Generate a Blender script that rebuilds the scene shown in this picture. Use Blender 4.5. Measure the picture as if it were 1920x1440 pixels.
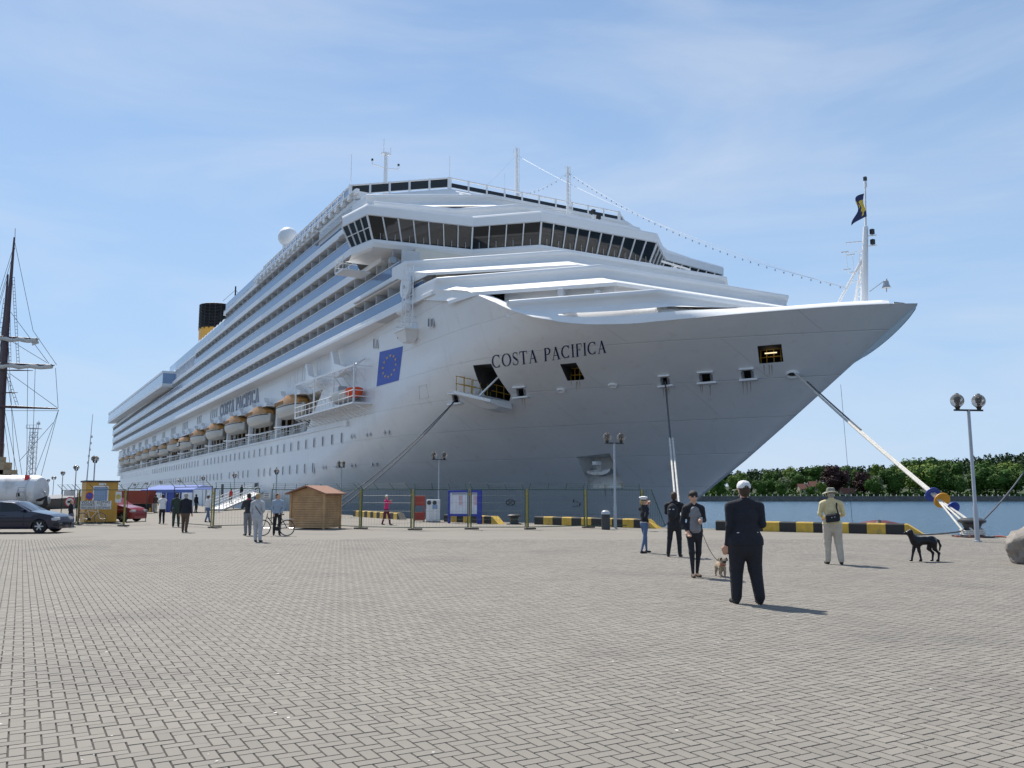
import bpy, bmesh, math, random
import numpy as np
from mathutils import Vector, Matrix, Euler
from mathutils.bvhtree import BVHTree
random.seed(7); np.random.seed(7)
for o in list(bpy.data.objects): bpy.data.objects.remove(o)
SC = bpy.context.scene
COL = SC.collection
R = math.radians
# ---------------------------------------------------------------- camera
F = 1600.0; HY = 928.0; EYE = 1.68
PITCH = math.atan((HY - 720) / F)
cam = bpy.data.cameras.new('camera'); camo = bpy.data.objects.new('camera', cam); COL.objects.link(camo)
cam.sensor_width = 36.0; cam.lens = 36.0 * F / 1920.0; cam.clip_start = 0.1; cam.clip_end = 6000
camo.location = (0, 0, EYE); camo.rotation_euler = (R(90) + PITCH, 0, 0)
SC.camera = camo
# ---------------------------------------------------------------- sky, sun, exposure
SUN_EL = R(54); SUN_AZ = math.atan2(-0.54, 0.842)      # azimuth from +Y towards +X
w = bpy.data.worlds.new('World'); SC.world = w; w.use_nodes = True
nt = w.node_tree; nt.nodes.clear()
def N(t, kind, **kw):
    n = t.nodes.new(kind)
    for k, v in kw.items(): setattr(n, k, v)
    return n
sky = N(nt, 'ShaderNodeTexSky'); sky.sky_type = 'NISHITA'; sky.sun_disc = False
sky.sun_elevation = SUN_EL; sky.sun_rotation = SUN_AZ; sky.altitude = 0; sky.air_density = 1.0; sky.dust_density = 0.0; sky.ozone_density = 3.0
tc = N(nt, 'ShaderNodeTexCoord')
mp = N(nt, 'ShaderNodeMapping'); mp.inputs['Scale'].default_value = (1.3, 1.0, 5.5); mp.inputs['Rotation'].default_value = (R(6), R(-7), R(20))
nz = N(nt, 'ShaderNodeTexNoise'); nz.inputs['Scale'].default_value = 1.55; nz.inputs['Detail'].default_value = 7; nz.inputs['Roughness'].default_value = 0.56; nz.inputs['Distortion'].default_value = 0.5
cr = N(nt, 'ShaderNodeValToRGB'); cr.color_ramp.elements[0].position = 0.42; cr.color_ramp.elements[1].position = 0.92
cr.color_ramp.elements[0].color = (0, 0, 0, 1); cr.color_ramp.elements[1].color = (.7, .7, .7, 1)
mx = N(nt, 'ShaderNodeMixRGB'); mx.inputs['Color2'].default_value = (5.6, 6.1, 6.9, 1)
bg = N(nt, 'ShaderNodeBackground'); bg.inputs['Strength'].default_value = 0.105
wo = N(nt, 'ShaderNodeOutputWorld')
L = nt.links.new
L(tc.outputs['Generated'], mp.inputs['Vector']); L(mp.outputs['Vector'], nz.inputs['Vector']); L(nz.outputs['Fac'], cr.inputs['Fac'])
sx = N(nt, 'ShaderNodeSeparateXYZ'); L(tc.outputs['Generated'], sx.inputs[0]); hz = N(nt, 'ShaderNodeMapRange'); hz.inputs[1].default_value = 0.0; hz.inputs[2].default_value = .75; hz.inputs[3].default_value = .85; hz.inputs[4].default_value = 0.22; hz.interpolation_type = 'SMOOTHSTEP'; L(sx.outputs['Z'], hz.inputs[0])
mh = N(nt, 'ShaderNodeMixRGB'); mh.inputs['Color2'].default_value = (3.3, 4.8, 6.9, 1); L(hz.outputs[0], mh.inputs['Fac']); L(sky.outputs['Color'], mh.inputs['Color1'])
L(cr.outputs['Color'], mx.inputs['Fac']); L(mh.outputs['Color'], mx.inputs['Color1']); L(mx.outputs['Color'], bg.inputs['Color']); L(bg.outputs['Background'], wo.inputs['Surface'])
sl = bpy.data.lights.new('sun', 'SUN'); sl.energy = 5.0; sl.angle = R(0.53); sl.color = (1.0, 0.95, 0.87)
so = bpy.data.objects.new('sun', sl); COL.objects.link(so); so.location = (-60, 60, 90)
sd = Vector((math.sin(SUN_AZ) * math.cos(SUN_EL), math.cos(SUN_AZ) * math.cos(SUN_EL), math.sin(SUN_EL)))
so.rotation_euler = sd.to_track_quat('Z', 'Y').to_euler()
vs = SC.view_settings; vs.view_transform = 'Standard'; vs.look = 'None'; vs.exposure = 0.32; vs.gamma = 1.0; vs.use_curve_mapping = False
SC.render.engine = 'CYCLES'; SC.render.resolution_x = 1024; SC.render.resolution_y = 768
# ---------------------------------------------------------------- frames
PH = math.atan((960 - 40) / math.hypot(F, HY - 720))
FW = Vector((math.sin(PH), -math.cos(PH), 0)); PO = Vector((math.cos(PH), math.sin(PH), 0))
VC = 44.5; UB = -30.54
def ray(x, y):
    a = (x - 960) / F; b = (720 - y) / F
    return Vector((a, math.cos(PITCH) - b * math.sin(PITCH), math.sin(PITCH) + b * math.cos(PITCH)))
def G(x, y, z=0.0):                       # pixel -> point on the level z
    d = ray(x, y); t = (z - EYE) / d.z; return Vector((d.x * t, d.y * t, z))
def AT(x, y, Y):                          # pixel at depth Y
    d = ray(x, y); t = Y / d.y; return Vector((d.x * t, Y, EYE + d.z * t))
def W(xl, yl, z): p = FW * (UB + xl) + PO * (VC + yl); return Vector((p.x, p.y, z))
def LOC(p): return Vector((p.dot(FW) - UB, p.dot(PO) - VC, p.z))
SHIP_ROT = math.atan2(FW.y, FW.x)
def PROJ(p):
    q = p - Vector((0, 0, EYE)); zc = q.y * math.cos(PITCH) + q.z * math.sin(PITCH); yc = -q.y * math.sin(PITCH) + q.z * math.cos(PITCH)
    return 960 + F * q.x / zc, 720 - F * yc / zc
# ---------------------------------------------------------------- materials
def mat(name, col, rough=.5, metal=0., var=0., vscale=3., bump=0., bscale=30., spec=.5, coat=0., rnd=0., alpha=1., trans=0., dirt=None):
    m = bpy.data.materials.new(name); m.use_nodes = True; t = m.node_tree; b = t.nodes['Principled BSDF']
    b.inputs['Roughness'].default_value = rough; b.inputs['Metallic'].default_value = metal
    b.inputs['Specular IOR Level'].default_value = spec; b.inputs['Coat Weight'].default_value = coat
    b.inputs['Alpha'].default_value = alpha; b.inputs['Transmission Weight'].default_value = trans
    c = (*col, 1); l = t.links.new; src = None
    b.inputs['Base Color'].default_value = c
    tcn = t.nodes.new('ShaderNodeTexCoord')
    if var > 0:
        n = t.nodes.new('ShaderNodeTexNoise'); n.inputs['Scale'].default_value = vscale; n.inputs['Detail'].default_value = 6; n.inputs['Roughness'].default_value = .6
        l(tcn.outputs['Object'], n.inputs['Vector'])
        mr = t.nodes.new('ShaderNodeMapRange'); mr.inputs[1].default_value = .3; mr.inputs[2].default_value = .7; mr.inputs[3].default_value = 1 - var; mr.inputs[4].default_value = 1 + var
        l(n.outputs['Fac'], mr.inputs[0])
        h = t.nodes.new('ShaderNodeHueSaturation'); h.inputs['Color'].default_value = c; l(mr.outputs[0], h.inputs['Value']); l(h.outputs['Color'], b.inputs['Base Color']); src = h
        mr2 = t.nodes.new('ShaderNodeMapRange'); mr2.inputs[3].default_value = max(.03, rough - .12); mr2.inputs[4].default_value = min(1, rough + .12); l(n.outputs['Fac'], mr2.inputs[0]); l(mr2.outputs[0], b.inputs['Roughness'])
    if rnd > 0:
        g = t.nodes.new('ShaderNodeNewGeometry'); mr = t.nodes.new('ShaderNodeMapRange'); mr.inputs[3].default_value = 1 - rnd; mr.inputs[4].default_value = 1 + rnd
        l(g.outputs['Random Per Island'], mr.inputs[0])
        h2 = t.nodes.new('ShaderNodeHueSaturation'); l(mr.outputs[0], h2.inputs['Value'])
        if src: l(src.outputs['Color'], h2.inputs['Color'])
        else: h2.inputs['Color'].default_value = c
        l(h2.outputs['Color'], b.inputs['Base Color']); src = h2
    if dirt:
        n = t.nodes.new('ShaderNodeTexNoise'); n.inputs['Scale'].default_value = dirt[1]; n.inputs['Detail'].default_value = 8
        l(tcn.outputs['Object'], n.inputs['Vector']); mr = t.nodes.new('ShaderNodeMapRange'); mr.inputs[1].default_value = .55; mr.inputs[2].default_value = .75; l(n.outputs['Fac'], mr.inputs[0])
        mm = t.nodes.new('ShaderNodeMixRGB'); mm.inputs['Color2'].default_value = (*dirt[0], 1); l(mr.outputs[0], mm.inputs['Fac'])
        if src: l(src.outputs['Color'], mm.inputs['Color1'])
        else: mm.inputs['Color1'].default_value = c
        l(mm.outputs['Color'], b.inputs['Base Color'])
    if bump > 0:
        n = t.nodes.new('ShaderNodeTexNoise'); n.inputs['Scale'].default_value = bscale; n.inputs['Detail'].default_value = 5
        l(tcn.outputs['Object'], n.inputs['Vector']); bp = t.nodes.new('ShaderNodeBump'); bp.inputs['Strength'].default_value = bump; bp.inputs['Distance'].default_value = .05
        l(n.outputs['Fac'], bp.inputs['Height']); l(bp.outputs['Normal'], b.inputs['Normal'])
    return m
M = {}
M['white'] = mat('white_paint', (.78, .785, .79), .42, var=.03, vscale=.35)
M['deckwhite'] = mat('white_deck_paint', (.8, .8, .79), .6, var=.04, vscale=.8)
M['grey'] = mat('light_grey_paint', (.55, .56, .57), .5, var=.05, vscale=1)
M['cream'] = mat('cream_cabin_wall', (.70, .655, .57), .6, var=.05, vscale=.6)
M['dark'] = mat('dark_paint_and_recess_shade', (.045, .045, .045), .7, var=.3, vscale=1.5)  # dark paint; in the hull pockets it colours in the recess shade
M['glass'] = mat('dark_window_glass', (.012, .015, .018), .04, spec=.45)
M['port'] = mat('porthole_glass', (.05, .06, .075), .1, spec=.6)
M['blueglass'] = mat('blue_balustrade_glass', (.115, .21, .37), .14, spec=.55, var=.06, vscale=.5)
M['bluegrey'] = mat('blue_grey_glass_wall', (.23, .34, .50), .15, var=.05, vscale=.5)
M['black'] = mat('black_paint', (.012, .012, .013), .5)
M['funnel'] = mat('funnel_yellow', (.72, .36, .045), .45, var=.05)
M['navy'] = mat('navy_lettering', (.018, .025, .10), .5)
M['flagblue'] = mat('flag_blue_paint', (.035, .085, .42), .5, var=.05)
M['star'] = mat('star_gold_paint', (.62, .42, .08), .5)
M['orange'] = mat('lifeboat_orange', (.46, .225, .06), .42, var=.06, vscale=2)
M['orangered'] = mat('orange_red_gear', (.75, .09, .02), .5)
M['boatwhite'] = mat('lifeboat_white', (.58, .56, .51), .4, var=.06, vscale=1.2)
M['rust'] = mat('white_paint_with_rust', (.80, .80, .78), .6, var=.06, vscale=2, dirt=((.5, .36, .24), 1.1))
M['rope'] = mat('pale_rope', (.62, .60, .55), .85, var=.15, vscale=6, bump=.5, bscale=60)
M['ropedark'] = mat('dark_rope', (.10, .10, .11), .85, bump=.4, bscale=60)
M['metal'] = mat('grey_metal', (.42, .43, .45), .4, .6)
M['yellow'] = mat('safety_yellow', (.72, .50, .05), .55, var=.1, vscale=3)
M['wood'] = mat('brown_wood', (.30, .16, .06), .6, var=.2)
# ---------------------------------------------------------------- mesh helpers
def tag(o, label=None, cat=None, group=None, kind=None):
    if label: o['label'] = label
    if cat: o['category'] = cat
    if group: o['group'] = group
    if kind: o['kind'] = kind
    return o
def empty(name, loc=(0, 0, 0), rz=0, label=None, cat=None, group=None, s=1):
    o = bpy.data.objects.new(name, None); COL.objects.link(o); o.location = loc; o.rotation_euler = (0, 0, rz); o.scale = (s, s, s); o.empty_display_size = .3
    return tag(o, label, cat, group)
class MB:
    def __init__(s): s.v = []; s.f = []; s.m = []
    def add(s, vs, fs, mi=0):
        k = len(s.v); s.v += [tuple(v) for v in vs]; s.f += [tuple(i + k for i in f) for f in fs]; s.m += [mi] * len(fs); return s
    def box(s, c, d, rz=0, mi=0, top=None):
        x, y, z = d[0] / 2, d[1] / 2, d[2] / 2; tx, ty = (x, y) if top is None else (top[0] / 2, top[1] / 2)
        vs = [(-x, -y, -z), (x, -y, -z), (x, y, -z), (-x, y, -z), (-tx, -ty, z), (tx, -ty, z), (tx, ty, z), (-tx, ty, z)]
        ca, sa = math.cos(rz), math.sin(rz)
        vs = [(c[0] + a * ca - b * sa, c[1] + a * sa + b * ca, c[2] + e) for a, b, e in vs]
        return s.add(vs, [(0, 3, 2, 1), (4, 5, 6, 7), (0, 1, 5, 4), (1, 2, 6, 5), (2, 3, 7, 6), (3, 0, 4, 7)], mi)
    def bx(s, x0, x1, y0, y1, z0, z1, mi=0): return s.box(((x0 + x1) / 2, (y0 + y1) / 2, (z0 + z1) / 2), (abs(x1 - x0), abs(y1 - y0), abs(z1 - z0)), 0, mi)
    def bar(s, p0, p1, w, h=None, mi=0):
        p0 = Vector(p0); p1 = Vector(p1); h = h or w; d = (p1 - p0); 
        if d.length < 1e-6: return s
        d.normalize(); up = Vector((0, 0, 1)) if abs(d.z) < .95 else Vector((1, 0, 0)); a = d.cross(up).normalized(); b = a.cross(d)
        vs = [p + a * i * w / 2 + b * j * h / 2 for p in (p0, p1) for i, j in ((-1, -1), (1, -1), (1, 1), (-1, 1))]
        return s.add(vs, [(0, 1, 2, 3), (4, 7, 6, 5), (0, 4, 5, 1), (1, 5, 6, 2), (2, 6, 7, 3), (3, 7, 4, 0)], mi)
    def tube(s, pts, r, n=8, mi=0, caps=True):
        pts = [Vector(p) for p in pts]; rs = r if isinstance(r, (list, tuple)) else [r] * len(pts); rings = []; pa = None
        for i, p in enumerate(pts):
            d = (pts[min(i + 1, len(pts) - 1)] - pts[max(i - 1, 0)]); d = d.normalized() if d.length > 1e-9 else Vector((0, 0, 1))
            if pa is None: up = Vector((0, 0, 1)) if abs(d.z) < .9 else Vector((1, 0, 0)); a = d.cross(up).normalized()
            else: a = (pa - d * pa.dot(d)).normalized()
            pa = a; b = d.cross(a)
            rings.append([p + (a * math.cos(2 * math.pi * k / n) + b * math.sin(2 * math.pi * k / n)) * rs[i] for k in range(n)])
        vs = [v for rg in rings for v in rg]; fs = []
        for i in range(len(pts) - 1):
            for k in range(n): fs.append((i * n + k, i * n + (k + 1) % n, (i + 1) * n + (k + 1) % n, (i + 1) * n + k))
        if caps: fs += [tuple(range(n))[::-1], tuple(range((len(pts) - 1) * n, len(pts) * n))]
        return s.add(vs, fs, mi)
    def lathe(s, prof, c=(0, 0, 0), n=24, mi=0, axis='z'):
        vs = []; fs = []
        for r, z in prof:
            for k in range(n):
                a = 2 * math.pi * k / n; p = (r * math.cos(a), r * math.sin(a), z)
                if axis == 'x': p = (z, p[0], p[1])
                if axis == 'y': p = (p[0], z, p[1])
                vs.append((c[0] + p[0], c[1] + p[1], c[2] + p[2]))
        m_ = len(prof)
        for i in range(m_ - 1):
            for k in range(n): fs.append((i * n + k, i * n + (k + 1) % n, (i + 1) * n + (k + 1) % n, (i + 1) * n + k))
        if prof[0][0] > 1e-5: fs.append(tuple(range(n))[::-1])
        if prof[-1][0] > 1e-5: fs.append(tuple(range((m_ - 1) * n, m_ * n)))
        return s.add(vs, fs, mi)
    def grid(s, rows, mi=0, closed=False):
        nr = len(rows); nc = len(rows[0]); fs = []
        for i in range(nr - 1):
            for j in range(nc if closed else nc - 1): fs.append((i * nc + j, i * nc + (j + 1) % nc, (i + 1) * nc + (j + 1) % nc, (i + 1) * nc + j))
        return s.add([v for r in rows for v in r], fs, mi)
    def prism(s, poly, z0, z1, mi=0):
        n = len(poly); vs = [(p[0], p[1], z0) for p in poly] + [(p[0], p[1], z1) for p in poly]
        return s.add(vs, [tuple(range(n))[::-1], tuple(range(n, 2 * n))] + [(i, (i + 1) % n, n + (i + 1) % n, n + i) for i in range(n)], mi)
    def side(s, poly, y0, y1, mi=0):       # polygon in x,z pulled along y
        n = len(poly); vs = [(p[0], y0, p[1]) for p in poly] + [(p[0], y1, p[1]) for p in poly]
        return s.add(vs, [tuple(range(n)), tuple(range(n, 2 * n))[::-1]] + [(i, n + i, n + (i + 1) % n, (i + 1) % n) for i in range(n)], mi)
    def mesh(s, name):
        me = bpy.data.meshes.new(name); me.from_pydata([tuple(v) for v in s.v], [], s.f); return me
    def build(s, name, mats, parent=None, smooth=False, fix=True, bevel=0, merge=False, loc=None, sharp=35):
        me = s.mesh(name); mats = mats if isinstance(mats, (list, tuple)) else [mats]
        for m_ in mats: me.materials.append(M[m_] if isinstance(m_, str) else m_)
        me.polygons.foreach_set('material_index', s.m)
        if fix or bevel or merge:
            bm = bmesh.new(); bm.from_mesh(me)
            if merge: bmesh.ops.remove_doubles(bm, verts=bm.verts, dist=1e-4)
            if fix: bmesh.ops.recalc_face_normals(bm, faces=bm.faces)
            if bevel:
                es = [e for e in bm.edges if len(e.link_faces) == 2 and e.calc_face_angle(0) > R(40)]
                bmesh.ops.bevel(bm, geom=es, offset=bevel, segments=1, affect='EDGES', profile=.5)
            bm.to_mesh(me); bm.free()
        if smooth:
            me.polygons.foreach_set('use_smooth', [True] * len(me.polygons))
            me.set_sharp_from_angle(angle=R(sharp))
        me.update()
        o = bpy.data.objects.new(name, me); COL.objects.link(o)
        if parent: o.parent = parent
        if loc is not None: o.location = loc
        return o
def link_copy(o, parent=None, loc=None, rz=None, s=None):
    c = o.copy(); COL.objects.link(c); c.parent = parent
    if loc is not None: c.location = loc
    if rz is not None: c.rotation_euler = (0, 0, rz)
    if s is not None: c.scale = s if isinstance(s, tuple) else (s, s, s)
    return c
def copy_tree(o, parent=None, loc=None, rz=None, s=None):
    c = link_copy(o, parent, loc, rz, s)
    for ch in KIDS.get(o.name, [x for x in bpy.data.objects if x.parent == o]): copy_tree(ch, c)
    return c
KIDS = {}
def freeze(o):
    ks = [x for x in bpy.data.objects if x.parent == o]; KIDS[o.name] = ks
    for k in ks: freeze(k)
    return o
def text_mesh(txt, size=1., ext=.0, align='CENTER', res=3):
    cu = bpy.data.curves.new('t', 'FONT'); cu.body = txt; cu.size = size; cu.extrude = ext; cu.align_x = align; cu.align_y = 'CENTER'; cu.resolution_u = res
    o = bpy.data.objects.new('t', cu); COL.objects.link(o); bpy.context.view_layer.update()
    me = bpy.data.meshes.new_from_object(o.evaluated_get(bpy.context.evaluated_depsgraph_get())); bpy.data.objects.remove(o); return me
def mesh_obj(name, me, m, parent=None, loc=(0, 0, 0), rot=(0, 0, 0)):
    me.name = name; me.materials.clear(); me.materials.append(M[m] if isinstance(m, str) else m)
    o = bpy.data.objects.new(name, me); COL.objects.link(o); o.parent = parent; o.location = loc; o.rotation_euler = rot; return o
# smooth union of tapered capsules and ellipsoids -> one continuous surface (surface nets)
def blob(prims, h, k=.03, pad=.06):
    lo = np.full(3, 1e9); hi = -lo
    for q in prims:
        if q[0] == 'c': P = np.array([q[1], q[2]]); r = max(q[3], q[4])
        else: P = np.array([q[1]]); r = max(q[2])
        lo = np.minimum(lo, P.min(0) - r); hi = np.maximum(hi, P.max(0) + r)
    lo -= pad; hi += pad; n = np.ceil((hi - lo) / h).astype(int) + 1
    ax = [lo[i] + h * np.arange(n[i]) for i in range(3)]
    X, Y, Z = np.meshgrid(*ax, indexing='ij'); P = np.stack([X, Y, Z], -1).reshape(-1, 3)
    def sd(q, P):
        if q[0] == 'c':
            a = np.array(q[1], float); b = np.array(q[2], float); ab = b - a; t = np.clip(((P - a) @ ab) / max(ab @ ab, 1e-9), 0, 1)
            fl = q[6] if len(q) > 6 else None
            D = P - (a + t[:, None] * ab)
            if fl is not None: D = D / np.array(fl)
            return np.sqrt((D * D).sum(1)) - (q[3] + (q[4] - q[3]) * t)
        D = P - np.array(q[1], float); rr = np.array(q[2], float)
        if len(q) > 5 and q[5]:
            a = q[5]; ca, sa = math.cos(a), math.sin(a); D = np.stack([D[:, 0] * ca + D[:, 1] * sa, -D[:, 0] * sa + D[:, 1] * ca, D[:, 2]], 1)
        k0 = np.sqrt(((D / rr) ** 2).sum(1)); k1 = np.sqrt(((D / rr ** 2) ** 2).sum(1)) + 1e-9; return k0 * (k0 - 1) / k1
    f = np.full(n, 1.0); PG = P.reshape(*n, 3)
    for q in prims:
        fl = q[6] if (q[0] == 'c' and len(q) > 6) else None
        if q[0] == 'c': PP = np.array([q[1], q[2]], float); r = max(q[3], q[4]) * (max(fl) if fl is not None else 1)
        else: PP = np.array([q[1]], float); r = max(q[2])
        i0 = np.maximum(((PP.min(0) - r - k * 1.5 - 2 * h - lo) / h).astype(int), 0); i1 = np.minimum(((PP.max(0) + r + k * 1.5 + 2 * h - lo) / h).astype(int) + 2, n)
        S_ = tuple(slice(i0[i], i1[i]) for i in range(3)); sub = PG[S_]; d = sd(q, sub.reshape(-1, 3)).reshape(sub.shape[:3]); g = f[S_]
        hh = np.clip(.5 + .5 * (g - d) / k, 0, 1); f[S_] = g * (1 - hh) + d * hh - k * hh * (1 - hh)
    s = f < 0
    cn = n - 1
    cnt = np.zeros(cn, int); acc = np.zeros((*cn, 3)); 
    I, J, K_ = np.meshgrid(*[np.arange(c) for c in cn], indexing='ij')
    corners = [(i, j, k2) for i in (0, 1) for j in (0, 1) for k2 in (0, 1)]
    sl = lambda c: tuple(slice(c[i], c[i] + cn[i]) for i in range(3))
    for a in corners:
        for ax_ in range(3):
            if a[ax_] == 0:
                b = list(a); b[ax_] = 1; fa = f[sl(a)]; fb = f[sl(b)]; cr_ = (fa < 0) != (fb < 0)
                t = np.where(cr_, fa / np.where(cr_, fa - fb, 1), 0)
                for d in range(3): acc[..., d] += np.where(cr_, a[d] + (t if d == ax_ else 0), 0)
                cnt += cr_
    act = cnt > 0; idx = -np.ones(cn, int); idx[act] = np.arange(act.sum())
    V = acc[act] / cnt[act][:, None] + np.stack([I[act], J[act], K_[act]], 1); V = lo + V * h
    quads = []
    for ax_ in range(3):
        o1, o2 = [(1, 2), (2, 0), (0, 1)][ax_]
        S0 = np.take(s, range(n[ax_] - 1), ax_); S1 = np.take(s, range(1, n[ax_]), ax_); ch = S0 != S1
        w_ = np.argwhere(ch); w_ = w_[(w_[:, o1] > 0) & (w_[:, o2] > 0) & (w_[:, o1] < n[o1] - 1) & (w_[:, o2] < n[o2] - 1)]
        if len(w_) == 0: continue
        q = []
        for da, db in ((0, 0), (1, 0), (1, 1), (0, 1)):
            c = w_.copy(); c[:, o1] -= da; c[:, o2] -= db; q.append(idx[c[:, 0], c[:, 1], c[:, 2]])
        q = np.stack(q, 1); flip = s[w_[:, 0], w_[:, 1], w_[:, 2]]; q[~flip] = q[~flip][:, ::-1]; quads.append(q)
    Q = np.concatenate(quads)
    C = V[Q].mean(1); best = None; mi = np.zeros(len(Q), int)
    for q in prims:
        d = sd(q, C); m_ = (q[5] if q[0] == 'c' else q[3])
        if m_ is None or m_ < 0: continue
        if best is None: best = d; mi[:] = m_
        else: u = d < best; best = np.where(u, d, best); mi[u] = m_
    return V, Q, mi
def blob_obj(name, prims, h, mats, parent=None, k=.03, noise=0, nsc=8, smooth_it=1):
    V, Q, mi = blob(prims, h, k)
    for _ in range(smooth_it):
        A = np.zeros_like(V); c = np.zeros(len(V))
        for a, b in ((0, 1), (1, 2), (2, 3), (3, 0)):
            np.add.at(A, Q[:, a], V[Q[:, b]]); np.add.at(A, Q[:, b], V[Q[:, a]]); np.add.at(c, Q[:, a], 1); np.add.at(c, Q[:, b], 1)
        V = V * .5 + .5 * A / np.maximum(c, 1)[:, None]
    me = bpy.data.meshes.new(name); me.from_pydata(V.tolist(), [], Q.tolist())
    for m_ in mats: me.materials.append(M[m_] if isinstance(m_, str) else m_)
    me.polygons.foreach_set('material_index', mi.astype(int).tolist()); me.polygons.foreach_set('use_smooth', [True] * len(Q)); me.update()
    o = bpy.data.objects.new(name, me); COL.objects.link(o); o.parent = parent; return o
# ================================================================ quay, water, far ground
M['sand'] = mat('joint_sand', (.055, .05, .045), .95, var=.25, vscale=8)
M['paver'] = mat('grey_concrete_paver', (.212, .192, .165), .85, var=.09, vscale=.5, rnd=.08, dirt=((.155, .143, .128), .3), bump=.25, bscale=180)
M['pavefar'] = mat('grey_paving_far', (.196, .178, .153), .9, var=.09, vscale=.5, dirt=((.15, .138, .124), .3), bump=.15, bscale=60)
M['concrete'] = mat('quay_concrete', (.22, .21, .185), .85, var=.2, vscale=1.2, bump=.3, bscale=25)
EDGE = [W(-420, -20.6, 0), W(-27, -20.6, 0), W(-13.2, -17.7, 0), W(-5, -15.4, 0), W(-1, -14.2, 0), W(7.4, -9.9, 0), W(11.5, -9.4, 0), Vector((21.5, 33.6, 0)), Vector((36, 26, 0)), Vector((90, 10, 0))]
poly = [(p.x, p.y) for p in EDGE] + [(90, -25), (-60, -25), (-60, 70)]
far = W(-420, -47, 0); poly += [(W(-70, -47, 0).x, W(-70, -47, 0).y), (far.x, far.y)]
def tri_sheet(poly, z0, z1, name, m, kind='structure'):
    bm = bmesh.new(); vs = [bm.verts.new((x, y, z1)) for x, y in poly]; f = bm.faces.new(vs)
    if f.normal.z < 0: f.normal_flip()
    bm.normal_update()
    if f.normal.z < 0: f.normal_flip()
    r = bmesh.ops.extrude_face_region(bm, geom=[f]); 
    for v in [g for g in r['geom'] if isinstance(g, bmesh.types.BMVert)]: v.co.z = z1
    for v in vs: v.co.z = z0
    bmesh.ops.recalc_face_normals(bm, faces=bm.faces); bmesh.ops.triangulate(bm, faces=bm.faces)
    me = bpy.data.meshes.new(name); bm.to_mesh(me); bm.free(); me.materials.append(M[m]); o = bpy.data.objects.new(name, me); COL.objects.link(o); o['kind'] = kind; return o
quay = tri_sheet(poly, -4.5, -.014, 'quay', 'sand')
# pavers laid in herringbone along the quay, out to where they melt together
CELL = .1; ZF = 33.0
def inpoly(x, y, P):
    c = np.zeros(len(x), bool); n = len(P)
    for i in range(n):
        x0, y0 = P[i]; x1, y1 = P[(i + 1) % n]
        k = ((y0 > y) != (y1 > y)) & (x < (x1 - x0) * (y - y0) / ((y1 - y0) or 1e-9) + x0); c ^= k
    return c
na = int(60 / CELL)
I, J = np.meshgrid(np.arange(-na, na), np.arange(-na, na), indexing='ij'); I = I.ravel(); J = J.ravel()
dd = (I - J) % 4
bricks = []
for kind, want in ((0, 0), (1, 3)):
    k = dd == want; i = I[k]; j = J[k]
    ca = (i + (1 if kind == 0 else .5)) * CELL; cb = (j + (.5 if kind == 0 else 1)) * CELL
    # world position: origin 15 m ahead of the camera
    X = FW.x * ca + PO.x * cb + 0; Y = FW.y * ca + PO.y * cb + 15
    ok = (Y > .5) & (Y < ZF) & (np.abs(X) < .66 * Y + 7.5)
    bricks.append(np.stack([X[ok], Y[ok], np.full(ok.sum(), kind)], 1))
BR = np.concatenate(bricks)
pin = [(p.x - .12 * PO.x, p.y - .12 * PO.y) for p in EDGE] + poly[len(EDGE):]
BR = BR[inpoly(BR[:, 0], BR[:, 1], pin)]
def proto(kind, gap=.0058, ch=.004, d=.014):
    l = (2 if kind == 0 else 1) * CELL / 2 - gap / 2; b = (1 if kind == 0 else 2) * CELL / 2 - gap / 2
    P = [(-l, -b, -d), (l, -b, -d), (l, b, -d), (-l, b, -d), (-l + ch, -b + ch, 0), (l - ch, -b + ch, 0), (l - ch, b - ch, 0), (-l + ch, b - ch, 0)]
    return np.array([[FW.x * a + PO.x * c, FW.y * a + PO.y * c, z] for a, c, z in P])
PF = np.array([(4, 5, 6, 7), (0, 1, 5, 4), (1, 2, 6, 5), (2, 3, 7, 6), (3, 0, 4, 7)])
order = np.argsort((BR[:, 1] * 1.0 + np.abs(BR[:, 0]) * .25) + 50 * ((BR[:, 1] < 5.05) | (np.abs(BR[:, 0]) > .6 * BR[:, 1])))
near = BR[order[:300]]; rest = BR[order[300:]]
pm = []
for kind in (0, 1):
    me = bpy.data.meshes.new('paver'); me.from_pydata(proto(kind).tolist(), [], PF.tolist()); me.materials.append(M['paver']); me.update(); pm.append(me)
for b in near:
    o = bpy.data.objects.new('paver', pm[int(b[2])]); COL.objects.link(o); o.parent = quay; o.location = (b[0], b[1], random.uniform(-.0012, .0012)); 
VV = []; 
pr = [proto(0), proto(1)]
tz = np.random.uniform(-.0015, .0015, len(rest))
base = np.where(rest[:, 2][:, None, None] == 0, pr[0][None], pr[1][None]).copy()
base[:, :, 0] += rest[:, 0][:, None]; base[:, :, 1] += rest[:, 1][:, None]; base[:, :, 2] += tz[:, None]
base[:, 4:, 2] += np.random.uniform(-.0008, .0008, (len(rest), 4))
FV = (PF[None] + 8 * np.arange(len(rest))[:, None, None]).reshape(-1, 4)
me = bpy.data.meshes.new('paver_field'); me.vertices.add(len(rest) * 8); me.vertices.foreach_set('co', base.reshape(-1)); me.loops.add(FV.size); me.loops.foreach_set('vertex_index', FV.reshape(-1).astype(np.int32))
me.polygons.add(len(FV)); me.polygons.foreach_set('loop_start', np.arange(0, FV.size, 4, dtype=np.int32)); me.update(calc_edges=True); me.validate()
me.polygons.foreach_set('use_smooth', np.zeros(len(me.polygons), dtype=bool)); me.materials.append(M['paver']); pf = bpy.data.objects.new('paver_field', me); COL.objects.link(pf); pf.parent = quay; pf['kind'] = 'stuff'
print('pavers', len(BR))
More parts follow.
